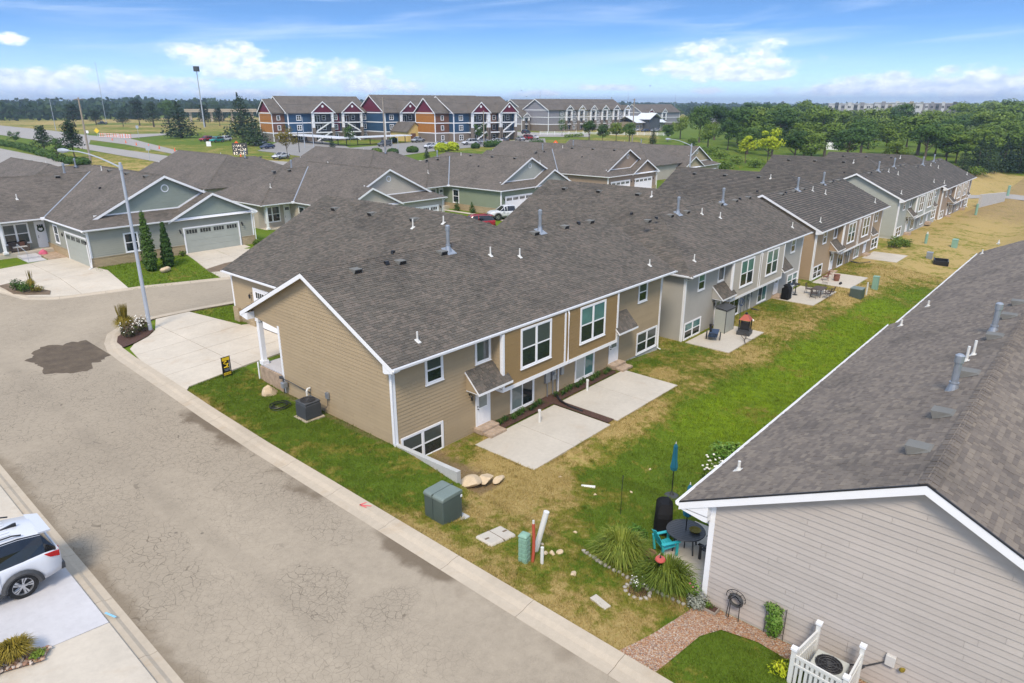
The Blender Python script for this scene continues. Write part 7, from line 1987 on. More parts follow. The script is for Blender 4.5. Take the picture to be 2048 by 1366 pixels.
for i, (x, y, s, lab) in enumerate([(27.0, 65.6, .45, 'clipped round bush left of the double garage door'), (34.35, 65.4, .42, 'clipped round bush at the right garage corner'), (35.0, 66.2, .4, 'small round bush beyond the right garage corner')]): shrub('round_bush', (x, y, Z(x, y)), s * 1.3, s, 'leafmid', lab, 260, .08, 50 + i)
for i, (px, py, h, lab) in enumerate([(35, 583, .95, 'dark rose shrub at the picture edge in the driveway island bed'), (52, 586, .85, 'dark rose shrub next to the golden grass in the island bed')]):
    p = G(px, py); shrub('rose_bush', (p.x, p.y, p.z + .1), h, .8, 'leaf', lab, 420, .09, 60 + i)
p = G(66, 584); grass_clump('ornamental_grass', (p.x, p.y, p.z + .1), 1.1, .45, 260, M['goldgrass'], 'upright golden grass in the island bed', 37, plumes=10)
p = G(77, 586); shrub('gold_shrub', (p.x, p.y, p.z + .1), .55, .5, 'leafgold', 'low golden shrub at the tip of the island bed', 300, .07, 63)
for i, (x, y, lab) in enumerate([(69.2, 72.0, 'dark conical bush at the olive wall, nearest the porch'), (69.3, 69.0, 'dark conical bush at the olive wall, nearest the pickup')]):
    t = empty('conical_bush', (x, y, 1.05), 0, lab, 'bush', 'conical bushes at the olive wall'); link_mesh('foliage', crown_mesh('foliage', M['hedge'], 1.5, .5, 70 + i, 'cone', 420, .12), t)
drape('walkway', [(68.1, 74), (68.9, 74), (68.9, 62), (68.1, 62)], M['conc'], .05, 1.0)
slabs('driveway', [(70.5, 56), (84.5, 56), (84.2, 63.9), (70.7, 63.9)], [77.4], [60], M['conc'], .06)
slabs('driveway', [(96, 56), (109.5, 56), (109.3, 63.5), (96.2, 63.5)], [102.7], [60], M['conc'], .06)
shrub('round_bush', (20.6, 35.2, 1.85), .7, .6, 'leafmid', 'green bush at the inner corner of the driveway behind the porch', 260, .08, 66)

# ---------------------------------------------------------------- things on the farther patios
# grey duplex, near unit: shed, chiminea-style fire box, bike trailer
P0 = lambda x, y: (43.45 + x, 22.03 + y, -.72)
t = empty('storage_shed', P0(4.4, -1.2), rad(0), 'pale grey storage cabinet with a dark lid beside the back door', 'shed')
b = MB(); b.box(-.75, .75, -.45, .45, 0, 1.75); b.build('cabinet', M['sagegrey'], t)
for x0, x1 in ((-.73, -.01), (.01, .73)): b = MB(); b.box(x0, x1, -.475, -.45, .06, 1.7); b.build('door', M['sagegrey'], t)
b = MB(); b.prism([(-.8, -.52, 1.75), (.8, -.52, 1.75), (.8, .48, 1.9), (-.8, .48, 1.9)], (0, 0, .07)); b.build('lid', M['darkgrey'], t); b = MB(); b.box(-.78, -.74, -.48, -.44, 0, 1.75); b.box(.74, .78, -.48, -.44, 0, 1.75); b.build('corner_post', M['darkgrey'], t)
t = empty('fire_pit_box', P0(4.6, -2.8), rad(10), 'black outdoor fire box with a red pyramid roof', 'fire pit')
b = MB(); b.box(-.48, .48, -.48, .48, 0, .28); b.box(-.4, .4, -.4, .4, .28, .4); b.build('base', M['darkgrey'], t)
b = MB()
for x in (-.36, .36):
    for y in (-.36, .36): b.box(x - .04, x + .04, y - .04, y + .04, .4, 1.15)
b.box(-.3, .3, -.3, .3, .42, .9); b.build('fire_box', M['black'], t)
b = MB(); b.tube([(0, 0, 1.15), (0, 0, 1.5), (0, 0, 1.56)], [.58, .2, .1], 4); o = b.build('roof', M['rust'], t); o.rotation_euler = (0, 0, rad(45)); b = MB(); b.cyl(0, 0, 1.5, 1.68, .12, .08, 8); b.build('cap', M['black'], t)
t = empty('garden_cart', P0(1.9, -1.6), rad(20), 'two-wheeled cart with a dark blue tub in front of the low window', 'cart')
b = MB(); b.prism([(-.5, -.3, .3), (.5, -.3, .3), (.6, -.36, .62), (-.6, -.36, .62)], (0, .66, 0)); b.build('tub', M['bluecloth'], t)
for y in (-.48, .48):
    b = MB(); b.tube([(.3 * math.cos(a), y, .3 + .3 * math.sin(a)) for a in np.linspace(0, 6.2832, 19)], .03, 5, False)
    for k in range(6): b.tube([(0, y, .3), (.3 * math.cos(k), y, .3 + .3 * math.sin(k))], .008, 3)
    b.build('wheel', M['black'], t)
b = MB(); b.tube([(-.5, -.3, .5), (-1.0, 0, .8), (-.5, .3, .5)], .02, 5); b.tube([(-.2, .2, .6), (-.25, .25, 1.2)], .09, 6); b.build('handle', M['black'], t)
t = empty('fallen_branch', P0(3.6, -3.4), 0, 'bare brown branch lying across the patio edge', 'branch')
b = MB(); b.tube([(-1.3, -.5, .03), (-.6, -.1, .12), (.1, .05, .1), (1.0, .7, .18), (2.2, .9, .05)], [.02, .035, .03, .025, .015], 5); b.tube([(-.6, -.1, .12), (-.2, .35, .25), (.4, .3, .1)], [.025, .02, .01], 5); b.tube([(-.2, .0, .1), (-.4, -.5, .15), (.2, -.6, .04)], [.025, .02, .01], 5); b.tube([(.6, .4, .14), (.9, .1, .05)], .012, 4); b.build('stem', M['bark'], t)
t = empty('garden_ornament', P0(5.6, -1.9), 0, 'blue wire ornament on a post beside the storage cabinet', 'garden ornament')
b = MB(); b.tube([(0, 0, 0), (0, 0, 1.9)], .02, 5); b.tube([(.2 * math.cos(a), 0, 2.1 + .3 * math.sin(a)) for a in np.linspace(0, 6.28, 17)], .025, 5, False); b.tube([(0, .2 * math.cos(a), 2.1 + .3 * math.sin(a)) for a in np.linspace(0, 6.28, 17)], .02, 5, False); b.build('frame', M['bluecloth'], t)
rock((51.9, 20.2, Z(51.9, 20.2) + .1), .13, .13, .13, 'whitepetal', 'white ball lying on the grass behind the grey duplex', 3, name='ball', cat='ball')
# far unit: grill under cover, bar chairs, dining set
P1 = lambda x, y, z=0: (60.2 + x, 18.3 + y, -.95 + z)
t = empty('grill', P1(.6, 2.6), 0, 'covered black grill with a silver side beside the white door', 'grill')
b = MB(); b.box(-.45, .35, -.32, .32, 0, 1.0); b.prism([(-.45, -.32, 1.0), (.35, -.32, 1.0), (.3, -.1, 1.3), (-.4, -.1, 1.3)], (0, .35, 0)); o = b.build('body', M['blackcloth'], t); b = MB(); b.box(.36, .62, -.34, .3, 0, 1.15); o = b.build('side', M['paintsilver'], t); bevel(o, .1, 3)
def metal_chair(p, rz, mat, label, group, seat=.44, high=.95):
    t = empty('patio_chair', p, rz, label, 'chair', group); w = .24
    b = MB(); b.box(-w, w, -w, w, seat, seat + .04); b.build('seat', mat, t)
    b = MB()
    for k in range(6): x = -w + k * 2 * w / 5; b.tube([(x, -w, seat), (x, -w - .1, high)], .012, 4)
    b.tube([(-w, -w - .1, high), (w, -w - .1, high)], .018, 5); b.build('backrest', mat, t)
    for sx in (-1, 1):
        b = MB(); b.tube([(sx * w, -w, seat), (sx * (w + .02), -w - .06, 0)], .016, 5); b.build('leg', mat, t); b = MB(); b.tube([(sx * w, w, seat), (sx * (w + .02), w + .03, 0)], .016, 5); b.build('leg', mat, t)
        b = MB(); b.tube([(sx * w, -w - .03, seat + .22), (sx * (w + .02), w, seat + .22), (sx * w, w, seat)], .016, 5); b.build('armrest', mat, t)
    return t
metal_chair(P1(1.9, 3.0), rad(10), M['bluecloth'], 'high blue bar chair nearest the covered grill', 'bar chairs at the high table', .75, 1.25); metal_chair(P1(3.2, 3.1), rad(-20), M['bluecloth'], 'high blue bar chair farther from the covered grill', 'bar chairs at the high table', .75, 1.25)
t = empty('bar_table', P1(2.5, 2.5), 0, 'small high round table between two blue bar chairs', 'table'); b = MB(); b.cyl(0, 0, 1.0, 1.04, .35, .35, 16); b.build('tabletop', M['black'], t); b = MB(); b.cyl(0, 0, 0, 1.0, .04, .04, 8); b.cyl(0, 0, 0, .04, .25, .2, 10); b.build('leg', M['black'], t)
t = empty('dining_table', P1(3.6, .8), 0, 'dark lattice patio table with chairs round it', 'table'); b = MB(); b.box(-.8, .8, -.5, .5, .68, .72); b.build('tabletop', M['wicker'], t)
for x in (-.7, .7):
    for y in (-.4, .4): b = MB(); b.box(x - .03, x + .03, y - .03, y + .03, 0, .68); b.build('leg', M['wicker'], t)
for (x, y, r, lab) in ((2.5, .8, -90, 'dark lattice patio chair at the grill end of the table'), (3.2, -.1, 0, 'dark lattice patio chair on the lawn side, nearest the grill'), (4.1, -.1, 5, 'dark lattice patio chair on the lawn side, far from the grill'), (4.9, .9, 80, 'dark lattice patio chair tilted at the far table end'), (3.7, 1.7, 180, 'dark lattice patio chair on the house side of the table')): metal_chair(P1(x, y), rad(r), M['wicker'], lab, 'chairs round the lattice table')
P3 = lambda x, y, z=0: (69.6 + x, 18.0 + y, -1.22 + z)
for (x, y, r, lab) in ((1.6, 2.9, 30, 'red brown wicker chair nearest the corner window of the tan duplex'), (2.9, 3.0, -30, 'red brown wicker chair nearest the tan duplex door')): metal_chair(P3(x, y), rad(r), M['copper'], lab, 'wicker chairs of the tan duplex', .42, 1.0)
t = empty('barrel_table', P3(2.3, 2.0), 0, 'red brown barrel table between two wicker chairs', 'table'); b = MB(); b.lathe([(.24, 0), (.3, .3), (.27, .6)], 14); b.build('barrel', M['copper'], t); b = MB(); b.cyl(0, 0, .6, .64, .33, .33, 14); b.build('tabletop', M['copper'], t)
for x, lab in ((.9, 'round black pot by the low window, nearer the wall'), (1.2, 'round black pot by the low window, nearer the chairs')): rock(P3(x, 1.2, .12), .13, .13, .13, 'black', lab, 5, name='pot', cat='pot', group='two black pots on the patio')
# utility boxes along the swale
def box_on_ground(px, py, w, d, h, mat, label, name, cat, lid=None):
    p = G(px, py); t = empty(name, (p.x, p.y, p.z), 0, label, cat); b = MB(); b.box(-w / 2, w / 2, -d / 2, d / 2, -.2, h); o = b.build('cabinet', M[mat], t); bevel(o, .03)
    b = MB(); b.box(-w / 2 - .02, w / 2 + .02, -d / 2 - .02, d / 2 + .02, h, h + .08); o = b.build('lid', M[lid or mat], t); bevel(o, .02); return t
box_on_ground(1713, 594, 1.1, 1.0, .8, 'padgreen', 'dark transformer box on the lawn beyond the dining patio', 'transformer_box', 'transformer', 'padgreen_lit')
t = empty('marker_post', G(1732, 590), 0, 'white post beside the dark lawn transformer', 'post'); b = MB(); b.cyl(0, 0, -.1, 1.2, .07, .07, 10); b.build('post', M['pvc'], t)
box_on_ground(1749, 578, .5, .5, 1.2, 'ped', 'mint green ribbed pedestal on the bright lawn', 'cable_pedestal', 'cable pedestal')
t = empty('marker_post', G(1851, 487), 0, 'green post with a white top on the straw slope', 'post'); b = MB(); b.cyl(0, 0, -.1, 1.25, .17, .17, 10); b.build('post', M['ped'], t); b = MB(); b.cyl(0, 0, 1.25, 1.5, .1, .08, 10); b.build('cap', M['pvc'], t)
box_on_ground(1908, 495, .9, .6, 1.0, 'ped', 'green utility pedestal on the straw slope near the roof edge', 'cable_pedestal', 'cable pedestal')
box_on_ground(1858, 517, .6, .6, .7, 'galv', 'small grey utility box left of the black tub', 'utility_box', 'utility box')
t = empty('black_tub', G(1881, 528), .2, 'black plastic tub lying open on the grass', 'tub'); b = MB(); b.box(-1.0, 1.0, -.75, .75, 0, .08); b.box(-1.0, -.9, -.75, .75, .08, .5); b.box(.9, 1.0, -.75, .75, .08, .5); b.box(-.9, .9, .65, .75, .08, .6); b.box(-.9, .9, -.75, -.65, .08, .45); b.build('tub_shell', M['black'], t)
t = empty('marker_post', G(1951, 430), 0, 'thin mint green marker post on the straw slope below the end house', 'post'); b = MB(); b.cyl(0, 0, -.1, 1.9, .2, .2, 8); b.build('post', M['ped'], t)
t = empty('marker_post', G(2015, 392), 0, 'thin mint green marker post by the far road', 'post'); b = MB(); b.cyl(0, 0, -.1, 2.2, .25, .25, 8); b.build('post', M['ped'], t)
for i, (x, y) in enumerate([(95.5, 20.5), (97.3, 19.6), (99, 20.8)]): shrub('weed_bush', (x, y, Z(x, y)), 1.0, 1.1, 'leafmid', ['tall weeds between the third and fourth duplex, nearest the third', 'tall weeds between the third and fourth duplex, in the middle', 'tall weeds between the third and fourth duplex, nearest the fourth'][i], 400, .14, 80 + i)
# retaining wall of pale blocks beyond the last duplex
t = empty('block_wall', (154.5, 21, tz(154.5, 21)), 0, 'pale block retaining wall beyond the end of the row', 'wall')
b = MB(); b.prism([(0, -1, -1), (15, -3, -1), (15, -3, 1.6), (0, -1, 2.4)], (0, .4, 0)); b.build('wall', M['block'], t)
shrub('low_shrub', (15.85, 4.2, Z(15.85, 4.2)), .35, .4, 'leafyel', 'low yellow green shrub in the lawn at the picket screen corner', 260, .06, 67)
# ---------------------------------------------------------------- the middle distance: road, fields, apartments
def gp(pts): return [tuple(G(*q)[:2]) for q in pts]
def far_drape(name, px, mat, dz, step=6): return drape(name, gp(px), mat, dz, step)
far_drape('highway', [(-60, 247), (0, 251), (100, 261), (180, 271), (255, 276), (345, 299), (372, 305), (345, 308), (250, 289), (181, 280), (178, 289), (250, 300), (340, 313), (322, 326), (250, 313), (177, 300), (64, 279), (0, 270), (-60, 262)], M['asphalt2'], .06)
far_drape('side_road', [(205, 273), (230, 269.5), (336, 267), (340, 269.5), (262, 277), (245, 280)], M['asphalt2'], .09)
far_drape('complex_drive', [(-80, 285), (0, 297), (60, 309), (125, 324), (140, 330), (60, 342), (0, 338), (-80, 330)], M['asphalt2'], .06)
far_drape('parking_lot', [(515, 302), (556, 284), (640, 281.5), (690, 292), (700, 296), (760, 291), (828, 284), (905, 281), (1010, 282), (1090, 277), (1092, 287), (1000, 291), (935, 296), (880, 301), (795, 313), (720, 309), (650, 318), (600, 313)], M['asphalt3'], .06)
far_drape('lot_road', [(455, 314), (520, 320), (600, 326), (760, 326), (880, 319), (985, 307), (1000, 311), (890, 326), (760, 335), (600, 334), (450, 321)], M['asphalt2'], .08)
far_drape('complex_drive', [(1000, 262), (1090, 266), (1180, 268), (1180, 274), (1080, 274), (1000, 270)], M['asphalt2'], .08)
far_drape('far_street', [(1925, 389), (1990, 388), (2100, 396), (2100, 406), (1990, 396), (1925, 396)], M['asphalt2'], .06)
# apartments
def apt(px, py, L, D, label, cols, bays, bump=None, floors=3, fh=3.12, rise=5.1, rot=-7.6, gcol=None, group='apartment blocks', left_gable=None, roofmat='shtex', base_m='brickbase', z0=None, small=False):
    p = G(px, py); 
    root = empty('apartment_building', (p.x, p.y, p.z if z0 is None else z0), rad(rot), label, 'apartment building', group)
    H_ = floors * fh + .35; W = M['white']
    b = MB(); b.prism([(0, 0, -2), (0, D, -2), (0, D, H_), (0, D / 2, H_ + rise - .2), (0, 0, H_)], (L, 0, 0)); wl = b.build('wall', M[cols[0]], root)
    roofs = [[(-.6, -.7, H_ - .25), (L + .6, -.7, H_ - .25), (L + .6, D / 2, H_ + rise), (-.6, D / 2, H_ + rise)], [(-.6, D / 2, H_ + rise), (L + .6, D / 2, H_ + rise), (L + .6, D + .7, H_ - .25), (-.6, D + .7, H_ - .25)]]
    FFr = F((0, 0, 0), (1, 0), (0, -1)); FL = F((0, 0, 0), (0, 1), (-1, 0))
    b = MB(); b.fb(FFr, -.05, L + .05, 0, .06, -2, fh); b.fb(FL, 0, D, 0, .06, -2, fh); b.build('base_course', M[base_m], root)
    if left_gable:
        b = MB(); b.prism([(-.08, .2, H_), (-.08, D - .2, H_), (-.08, D / 2, H_ + rise - .35)], (.07, 0, 0)); b.build('gable_panel', M[left_gable], root)
    def bands(fr, a0, a1, off):
        for k in range(1, floors + 1): trim(root, fr, a0, a1, k * fh - .12, k * fh + .18, off, 'floor_band')
    bands(FFr, -.1, L + .1, .12); bands(FL, -.05, D + .05, .12)
    trim(root, FFr, -.1, .25, 0, H_, .13, 'corner_board'); trim(root, FFr, L - .25, L + .1, 0, H_, .13, 'corner_board')
    for (ya, yb) in ((-.7, D / 2), (D + .7, D / 2)): rake_board(root, (-.62, ya, H_ - .3), (-.62, yb, H_ + rise - .05), (1, 0, 0), .4, .06)
    for (x0, x1, kind, col) in bays:
        if kind == 'win':
            b = MB(); b.fb(FFr, x0, x1, .0, .05, fh, H_); b.build('facade_panel', M[col], root)
            for k in range(floors):
                for q in range(max(1, int((x1 - x0) / 4.2))):
                    xm = x0 + (q + .5) * (x1 - x0) / max(1, int((x1 - x0) / 4.2)); window(root, FFr, xm - .85, xm + .85, k * fh + .8, k * fh + 2.5, 2, trim=.16, b=.09)
        elif kind in ('balc', 'gbay'):
            z1 = H_ - .2
            b = MB(); b.fb(FFr, x0, x1, 0, .04, .0, z1); b.build('facade_panel', M[col], root)
            dp = 2.2 if not small else 1.2
            for k in range(floors):
                if k: b = MB(); b.fb(FFr, x0 - .3, x1 + .3, .05, dp + .1, k * fh - .18, k * fh + .16); b.build('balcony', W, root)
                b = MB()
                n = int((x1 - x0) / .45)
                if k: 
                    for q in range(n + 1): xx = x0 + q * (x1 - x0) / n; b.fb(FFr, xx - .02, xx + .02, dp - .05, dp, k * fh + .16, k * fh + 1.15)
                    b.fb(FFr, x0, x1, dp - .06, dp + .02, k * fh + 1.12, k * fh + 1.2); b.build('railing', M['black'], root, kind='stuff')
                xm = (x0 + x1) / 2
                window(root, FFr, xm - 2.2, xm - .2, k * fh + .1, k * fh + 2.4, 2, hung=False, trim=.1, b=.07); window(root, FFr, xm + .6, xm + 2.0, k * fh + .8, k * fh + 2.4, 1, trim=.1, b=.07)
            for xx in (x0, x1):
                b = MB(); b.fb(FFr, xx - .35, xx + .35, dp - .6, dp + .1, fh * 1.5, z1); o = b.build('column', W, root)
                b = MB(); b.fb(FFr, xx - .45, xx + .45, dp - .7, dp + .2, -.5, fh * 1.5); b.build('column_base', M[base_m], o)
            if kind == 'gbay':
                gm = (x0 + x1) / 2; gw = (x1 - x0) / 2 + .9; gr = gw * .82
                roofs += [[(gm, -dp - .5, z1 + gr), (gm, D * .42, z1 + gr), (gm - gw, D * .1, z1), (gm - gw, -dp - .5, z1)], [(gm + gw, -dp - .5, z1), (gm + gw, D * .1, z1), (gm, D * .42, z1 + gr), (gm, -dp - .5, z1 + gr)]]
                b = MB(); b.prism([(gm - gw + .3, -dp - .2, z1 - .1), (gm + gw - .3, -dp - .2, z1 - .1), (gm, -dp - .2, z1 + gr - .3)], (0, .3, 0)); g = b.build('bay_gable', M[gcol or col], root)
                b = MB(); b.tube([(gm, -dp - .24, z1 + gr * .55), (gm, -dp - .3, z1 + gr * .55)], .42, 10); b.build('gable_vent', W, g)
                for sg in (-1, 1): rake_board(root, (gm + sg * gw, -dp - .52, z1 + .0), (gm, -dp - .52, z1 + gr), (0, 1, 0), .4, .06)
                b = MB(); b.fb(FFr, x0 - .6, x1 + .6, dp, dp + .25, z1 - .35, z1 + .05); b.build('beam', W, root)
                for k in range(floors - 1):
                    if small: break
                    s = 1 if (int(x0) % 2) else -1; b = MB(); a, c = (x0 + .8, x1 - .8) if s > 0 else (x1 - .8, x0 + .8)
                    b.prism([(a, -dp - .05, k * fh + fh), (c, -dp - .05, k * fh + .1), (c, -dp - .05, k * fh + .6), (a, -dp - .05, k * fh + fh + .4)] if s < 0 else [(a, -dp - .05, k * fh + fh + .4), (a, -dp - .05, k * fh + fh), (c, -dp - .05, k * fh + .1), (c, -dp - .05, k * fh + .6)], (0, .2, 0)); b.build('stair', W, root)
    if bump:
        bx, by0, by1, c_end, c_front, c_gab = bump; m = (by0 + by1) / 2; hb = (by1 - by0) / 2 + .5; br = hb * .72
        b = MB(); b.prism([(-bx, by0, -2), (-bx, by1, -2), (-bx, by1, H_), (-bx, m, H_ + br - .4), (-bx, by0, H_)], (bx, 0, 0)); b.build('end_wing', M[c_front], root)
        b = MB(); b.box(-bx - .06, -bx + .02, by0 + .1, by1 - .1, fh, H_); b.build('end_panel', M[c_end], root); b = MB(); b.prism([(-bx - .06, by0 + .3, H_), (-bx - .06, by1 - .3, H_), (-bx - .06, m, H_ + br - .6)], (.06, 0, 0)); b.build('gable_panel', M[c_gab], root)
        FB1 = F((-bx, 0, 0), (0, 1), (-1, 0)); FB2 = F((-bx, by0, 0), (1, 0), (0, -1)); bands(FB1, by0 - .05, by1 + .05, .14); bands(FB2, 0, bx, .12)
        b = MB(); b.fb(FB1, by0, by1, 0, .07, -2, fh); b.fb(FB2, 0, bx, 0, .07, -2, fh); b.build('base_course', M[base_m], root)
        trim(root, FB1, by0 - .1, by0 + .25, 0, H_, .15, 'corner_board'); trim(root, FB1, by1 - .25, by1 + .1, 0, H_, .15, 'corner_board')
        for k in range(floors): window(root, FB2, bx / 2 - .6, bx / 2 + .6, k * fh + .9, k * fh + 2.4, 1, trim=.16, b=.06)
        roofs += [[(-bx - .6, by0 - .6, H_ - .2), (3, by0 - .6, H_ - .2), (3, m, H_ + br), (-bx - .6, m, H_ + br)], [(-bx - .6, m, H_ + br), (3, m, H_ + br), (3, by1 + .6, H_ - .2), (-bx - .6, by1 + .6, H_ - .2)]]
        for (ya, yb) in ((by0 - .6, m), (by1 + .6, m)): rake_board(root, (-bx - .62, ya, H_ - .25), (-bx - .62, yb, H_ + br - .05), (1, 0, 0), .4, .06)
    roof_body(roofs, root, M[roofmat], .2, uv=True)
    return root
M['aptblue'] = paint('apartment_blue', (.018, .062, .13), .7, .1, 1); M['aptorange'] = paint('apartment_orange', (.36, .145, .025), .7, .1, 1)
M['aptmaroon'] = paint('apartment_maroon', (.13, .012, .035), .7, .1, 1); M['aptbrown'] = paint('apartment_brown', (.15, .065, .035), .7, .1, 1)
M['aptgrey'] = paint('apartment_grey', (.24, .235, .26), .7, .1, 1); M['aptdark'] = paint('apartment_slate', (.075, .085, .10), .7, .1, 1); M['aptkhaki'] = paint('apartment_khaki', (.30, .27, .20), .7, .1, 1); M['aptgreen'] = paint('apartment_green', (.12, .16, .15), .7, .1, 1)
M['yellowwall'] = paint('yellow_siding', (.58, .43, .16), .75, .1, 1); M['metalroof'] = paint('pale_metal_roof', (.62, .65, .70), .4, .06, .5); M['aptconc'] = paint('pale_panel_facade', (.50, .50, .52), .7, .08, .3)
BAY1 = [(.6, 7.0, 'win', 'aptblue'), (8.0, 15.0, 'gbay', 'aptdark'), (15.4, 18.6, 'win', 'aptmaroon'), (19.0, 26.0, 'gbay', 'aptdark'), (26.6, 29.6, 'win', 'aptblue')]
apt(580, 284, 30, 18, 'blue and orange apartment block nearest the spruce, maroon gables over its balconies', ('aptblue',), BAY1, bump=(4.2, 2.5, 13, 'aptorange', 'aptbrown', 'aptmaroon'), gcol='aptmaroon', z0=3.4)
apt(908, 284, 27, 18, 'blue and orange apartment block in the middle, behind the parked white cars', ('aptblue',), [(.6, 5.4, 'win', 'aptblue'), (6.4, 13.0, 'gbay', 'aptdark'), (13.4, 18.4, 'balc', 'aptbrown'), (18.8, 25.4, 'gbay', 'aptdark')], bump=(5.5, 2.5, 14, 'aptorange', 'aptbrown', 'aptmaroon'), gcol='aptmaroon', z0=3.4)
apt(772, 281, 46, 18, 'blue apartment block with a big maroon end gable, behind the yellow garage', ('aptblue',), [(.6, 4.6, 'win', 'aptblue'), (5.4, 12.5, 'gbay', 'aptdark')], left_gable='aptmaroon', gcol='aptmaroon', z0=3.4, rise=5.6)
apt(1043, 262, 11, 12, 'small grey apartment block with two pale gables beside the maroon gabled block', ('aptgrey',), [(.4, 3.6, 'gbay', 'aptgrey'), (7.4, 10.6, 'gbay', 'aptkhaki')], floors=2, small=True, rise=4, z0=3.6)
apt(1040, 252, 18, 16, 'brown roofed apartment block far behind the small grey block', ('aptdark',), [(6, 12, 'balc', 'aptdark')], small=True, z0=4, rise=4.5)
GB = []; cc = ['aptgreen', 'aptdark', 'aptkhaki', 'aptgrey']; x = 7.0; k = 0
while x < 50:
    GB.append((x, x + 3.3, 'win', cc[k % 4])); GB.append((x + 3.8, x + 7.2, 'gbay', cc[(k + 1) % 4])); x += 8.2; k += 1
apt(1096, 263, 53, 17, 'long grey apartment block with a row of pale peaked bays', ('aptgrey',), GB, small=True, z0=3.6, rise=4.6, base_m='brickbase')
apt(1282, 250, 40, 16, 'brown roofed apartment block behind the white roofed clubhouse', ('aptgrey',), [(6, 10, 'gbay', 'aptmaroon'), (20, 24, 'gbay', 'aptgrey')], small=True, z0=1.0, rise=4.8)
apt(1442, 248, 34, 15, 'brown roofed apartment block half hidden by the wood', ('aptgrey',), [(10, 14, 'gbay', 'aptgrey')], small=True, z0=.0, rise=4.2, floors=2)
# clubhouse with a pale metal roof
p = G(1270, 262); t = empty('clubhouse', (p.x, p.y, p.z), rad(-7.6), 'low clubhouse with pale standing seam roofs', 'clubhouse')
b = MB(); b.box(0, 22, 0, 12, -1, 4.2); b.build('wall', M['aptkhaki'], t); b = MB(); b.box(6, 14, -4, 2, -1, 6.0); b.build('wall', M['aptdark'], t)
roof_body([[(-1, -1.5, 4.0), (23, -1.5, 4.0), (23, 6, 7.0), (-1, 6, 7.0)], [(-1, 6, 7), (23, 6, 7), (23, 13, 4), (-1, 13, 4)], [(5, -5, 5.6), (10, -5, 8.4), (10, 5, 8.4), (5, 5, 5.6)], [(10, -5, 8.4), (15, -5, 5.6), (15, 5, 5.6), (10, 5, 8.4)]], t, M['metalroof'], .25)
FC = F((0, 0, 0), (1, 0), (0, -1))
for x in (1, 3.4, 15, 18): window(t, FC, x, x + 1.8, .8, 2.8, 2, trim=.14)
# yellow garage
p = G(816, 283); t = empty('garage_building', (p.x, p.y, p.z), rad(-7.6), 'pale yellow garage building with a brown roof', 'garage')
b = MB(); b.prism([(0, 0, -1), (6, 0, -1), (6, 0, 3.4), (3, 0, 6.0), (0, 0, 3.4)], (0, 15, 0)); b.build('wall', M['yellowwall'], t)
roof_body([[(-.4, -.4, 3.1), (3, -.4, 6.2), (3, 15.4, 6.2), (-.4, 15.4, 3.1)], [(3, -.4, 6.2), (6.4, -.4, 3.1), (6.4, 15.4, 3.1), (3, 15.4, 6.2)]], t, M['shtex'], .15, uv=True)
b = MB(); b.box(1.2, 3.2, -.06, 0, 0, 2.6); b.build('door', M['aptbrown'], t); b = MB(); b.box(4.4, 5.3, -.06, 0, 0, 2.2); b.build('door', M['white'], t)
# carports
def on_z(px, py, z):
    d = ray(px, py); q = d * ((z - CAM_H) / d[2]); return Vector((q[0], q[1], z))
def carport(A, B, wdt, label):
    d = (B - A); L = d.length; t = empty('carport', (A.x, A.y, 3.0), math.atan2(d.y, d.x), label, 'carport', 'white carports')
    b = MB(); b.box(0, L, -wdt / 2, wdt / 2, 3.0, 3.14); b.build('roof', M['metalroof'], t); b = MB(); b.box(-.03, L + .03, -wdt / 2 - .04, wdt / 2 + .04, 2.86, 3.1); b.build('fascia', M['white'], t)
    n = int(L / 5)
    for k in range(n + 1):
        b = MB(); x = .5 + k * (L - 1) / n; b.box(x - .09, x + .09, -.09, .09, -.6, 2.95); b.build('post', M['black'], t)
carport(on_z(583, 268, 6.1), on_z(694, 275.5, 6.1), 5.6, 'white flat carport running towards the viewer, left of the lot'); carport(on_z(712, 274, 6.1), on_z(812, 269.5, 6.1), 5.6, 'white flat carport in front of the yellow garage')
# modern blocks far away
def block(px0, px1, pt, pb, dist, cols, label, n):
    d0 = ray(px0, pb); d1 = ray(px1, pb); k0 = dist / math.hypot(d0[0], d0[1]); k1 = dist * 1.0 / math.hypot(d1[0], d1[1])
    A = Vector((d0[0] * k0, d0[1] * k0, 0)); B = Vector((d1[0] * k1, d1[1] * k1, 0)); L = (B - A).length; zt = CAM_H + ray(px0, pt)[2] * k0
    t = empty('office_block', (A.x, A.y, 0), math.atan2(B.y - A.y, B.x - A.x), label, 'apartment building', 'far flat roofed blocks'); fl = max(3, int(zt / 3.4))
    fr = F((0, 0, 0), (1, 0), (0, -1)); b = MB(); b.box(0, L, 0, 22, -6, zt); w = b.build('wall', M[cols[0]], t)
    for i in range(n):
        x0 = L * i / n; x1 = L * (i + 1) / n
        b = MB(); b.fb(fr, x0 + .05 * (x1 - x0), x0 + .62 * (x1 - x0), 0, .8, -2, zt + (1.2 if i % 2 else -.6)); b.build('facade_panel', M[cols[i % len(cols)]], t)
        for k in range(fl):
            for q in (.12, .36): 
                b = MB(); xx = x0 + q * (x1 - x0); b.fb(fr, xx, xx + .17 * (x1 - x0), .8, .86, k * zt / fl + .8, k * zt / fl + 2.4); b.build('window', M['glass'], t)
    b = MB(); b.box(-.4, L + .4, -.4, 22.4, zt, zt + .5); b.build('roof', M['aptconc'], t)
block(1655, 1770, 208, 226, 640, ('aptconc', 'aptdark', 'aptgrey'), 'far flat roofed block, left of three, pale and dark panels', 9)
block(1745, 1842, 206.5, 232, 560, ('aptconc', 'aptgrey', 'aptkhaki'), 'far flat roofed block, middle of three, nearest and tallest', 7)
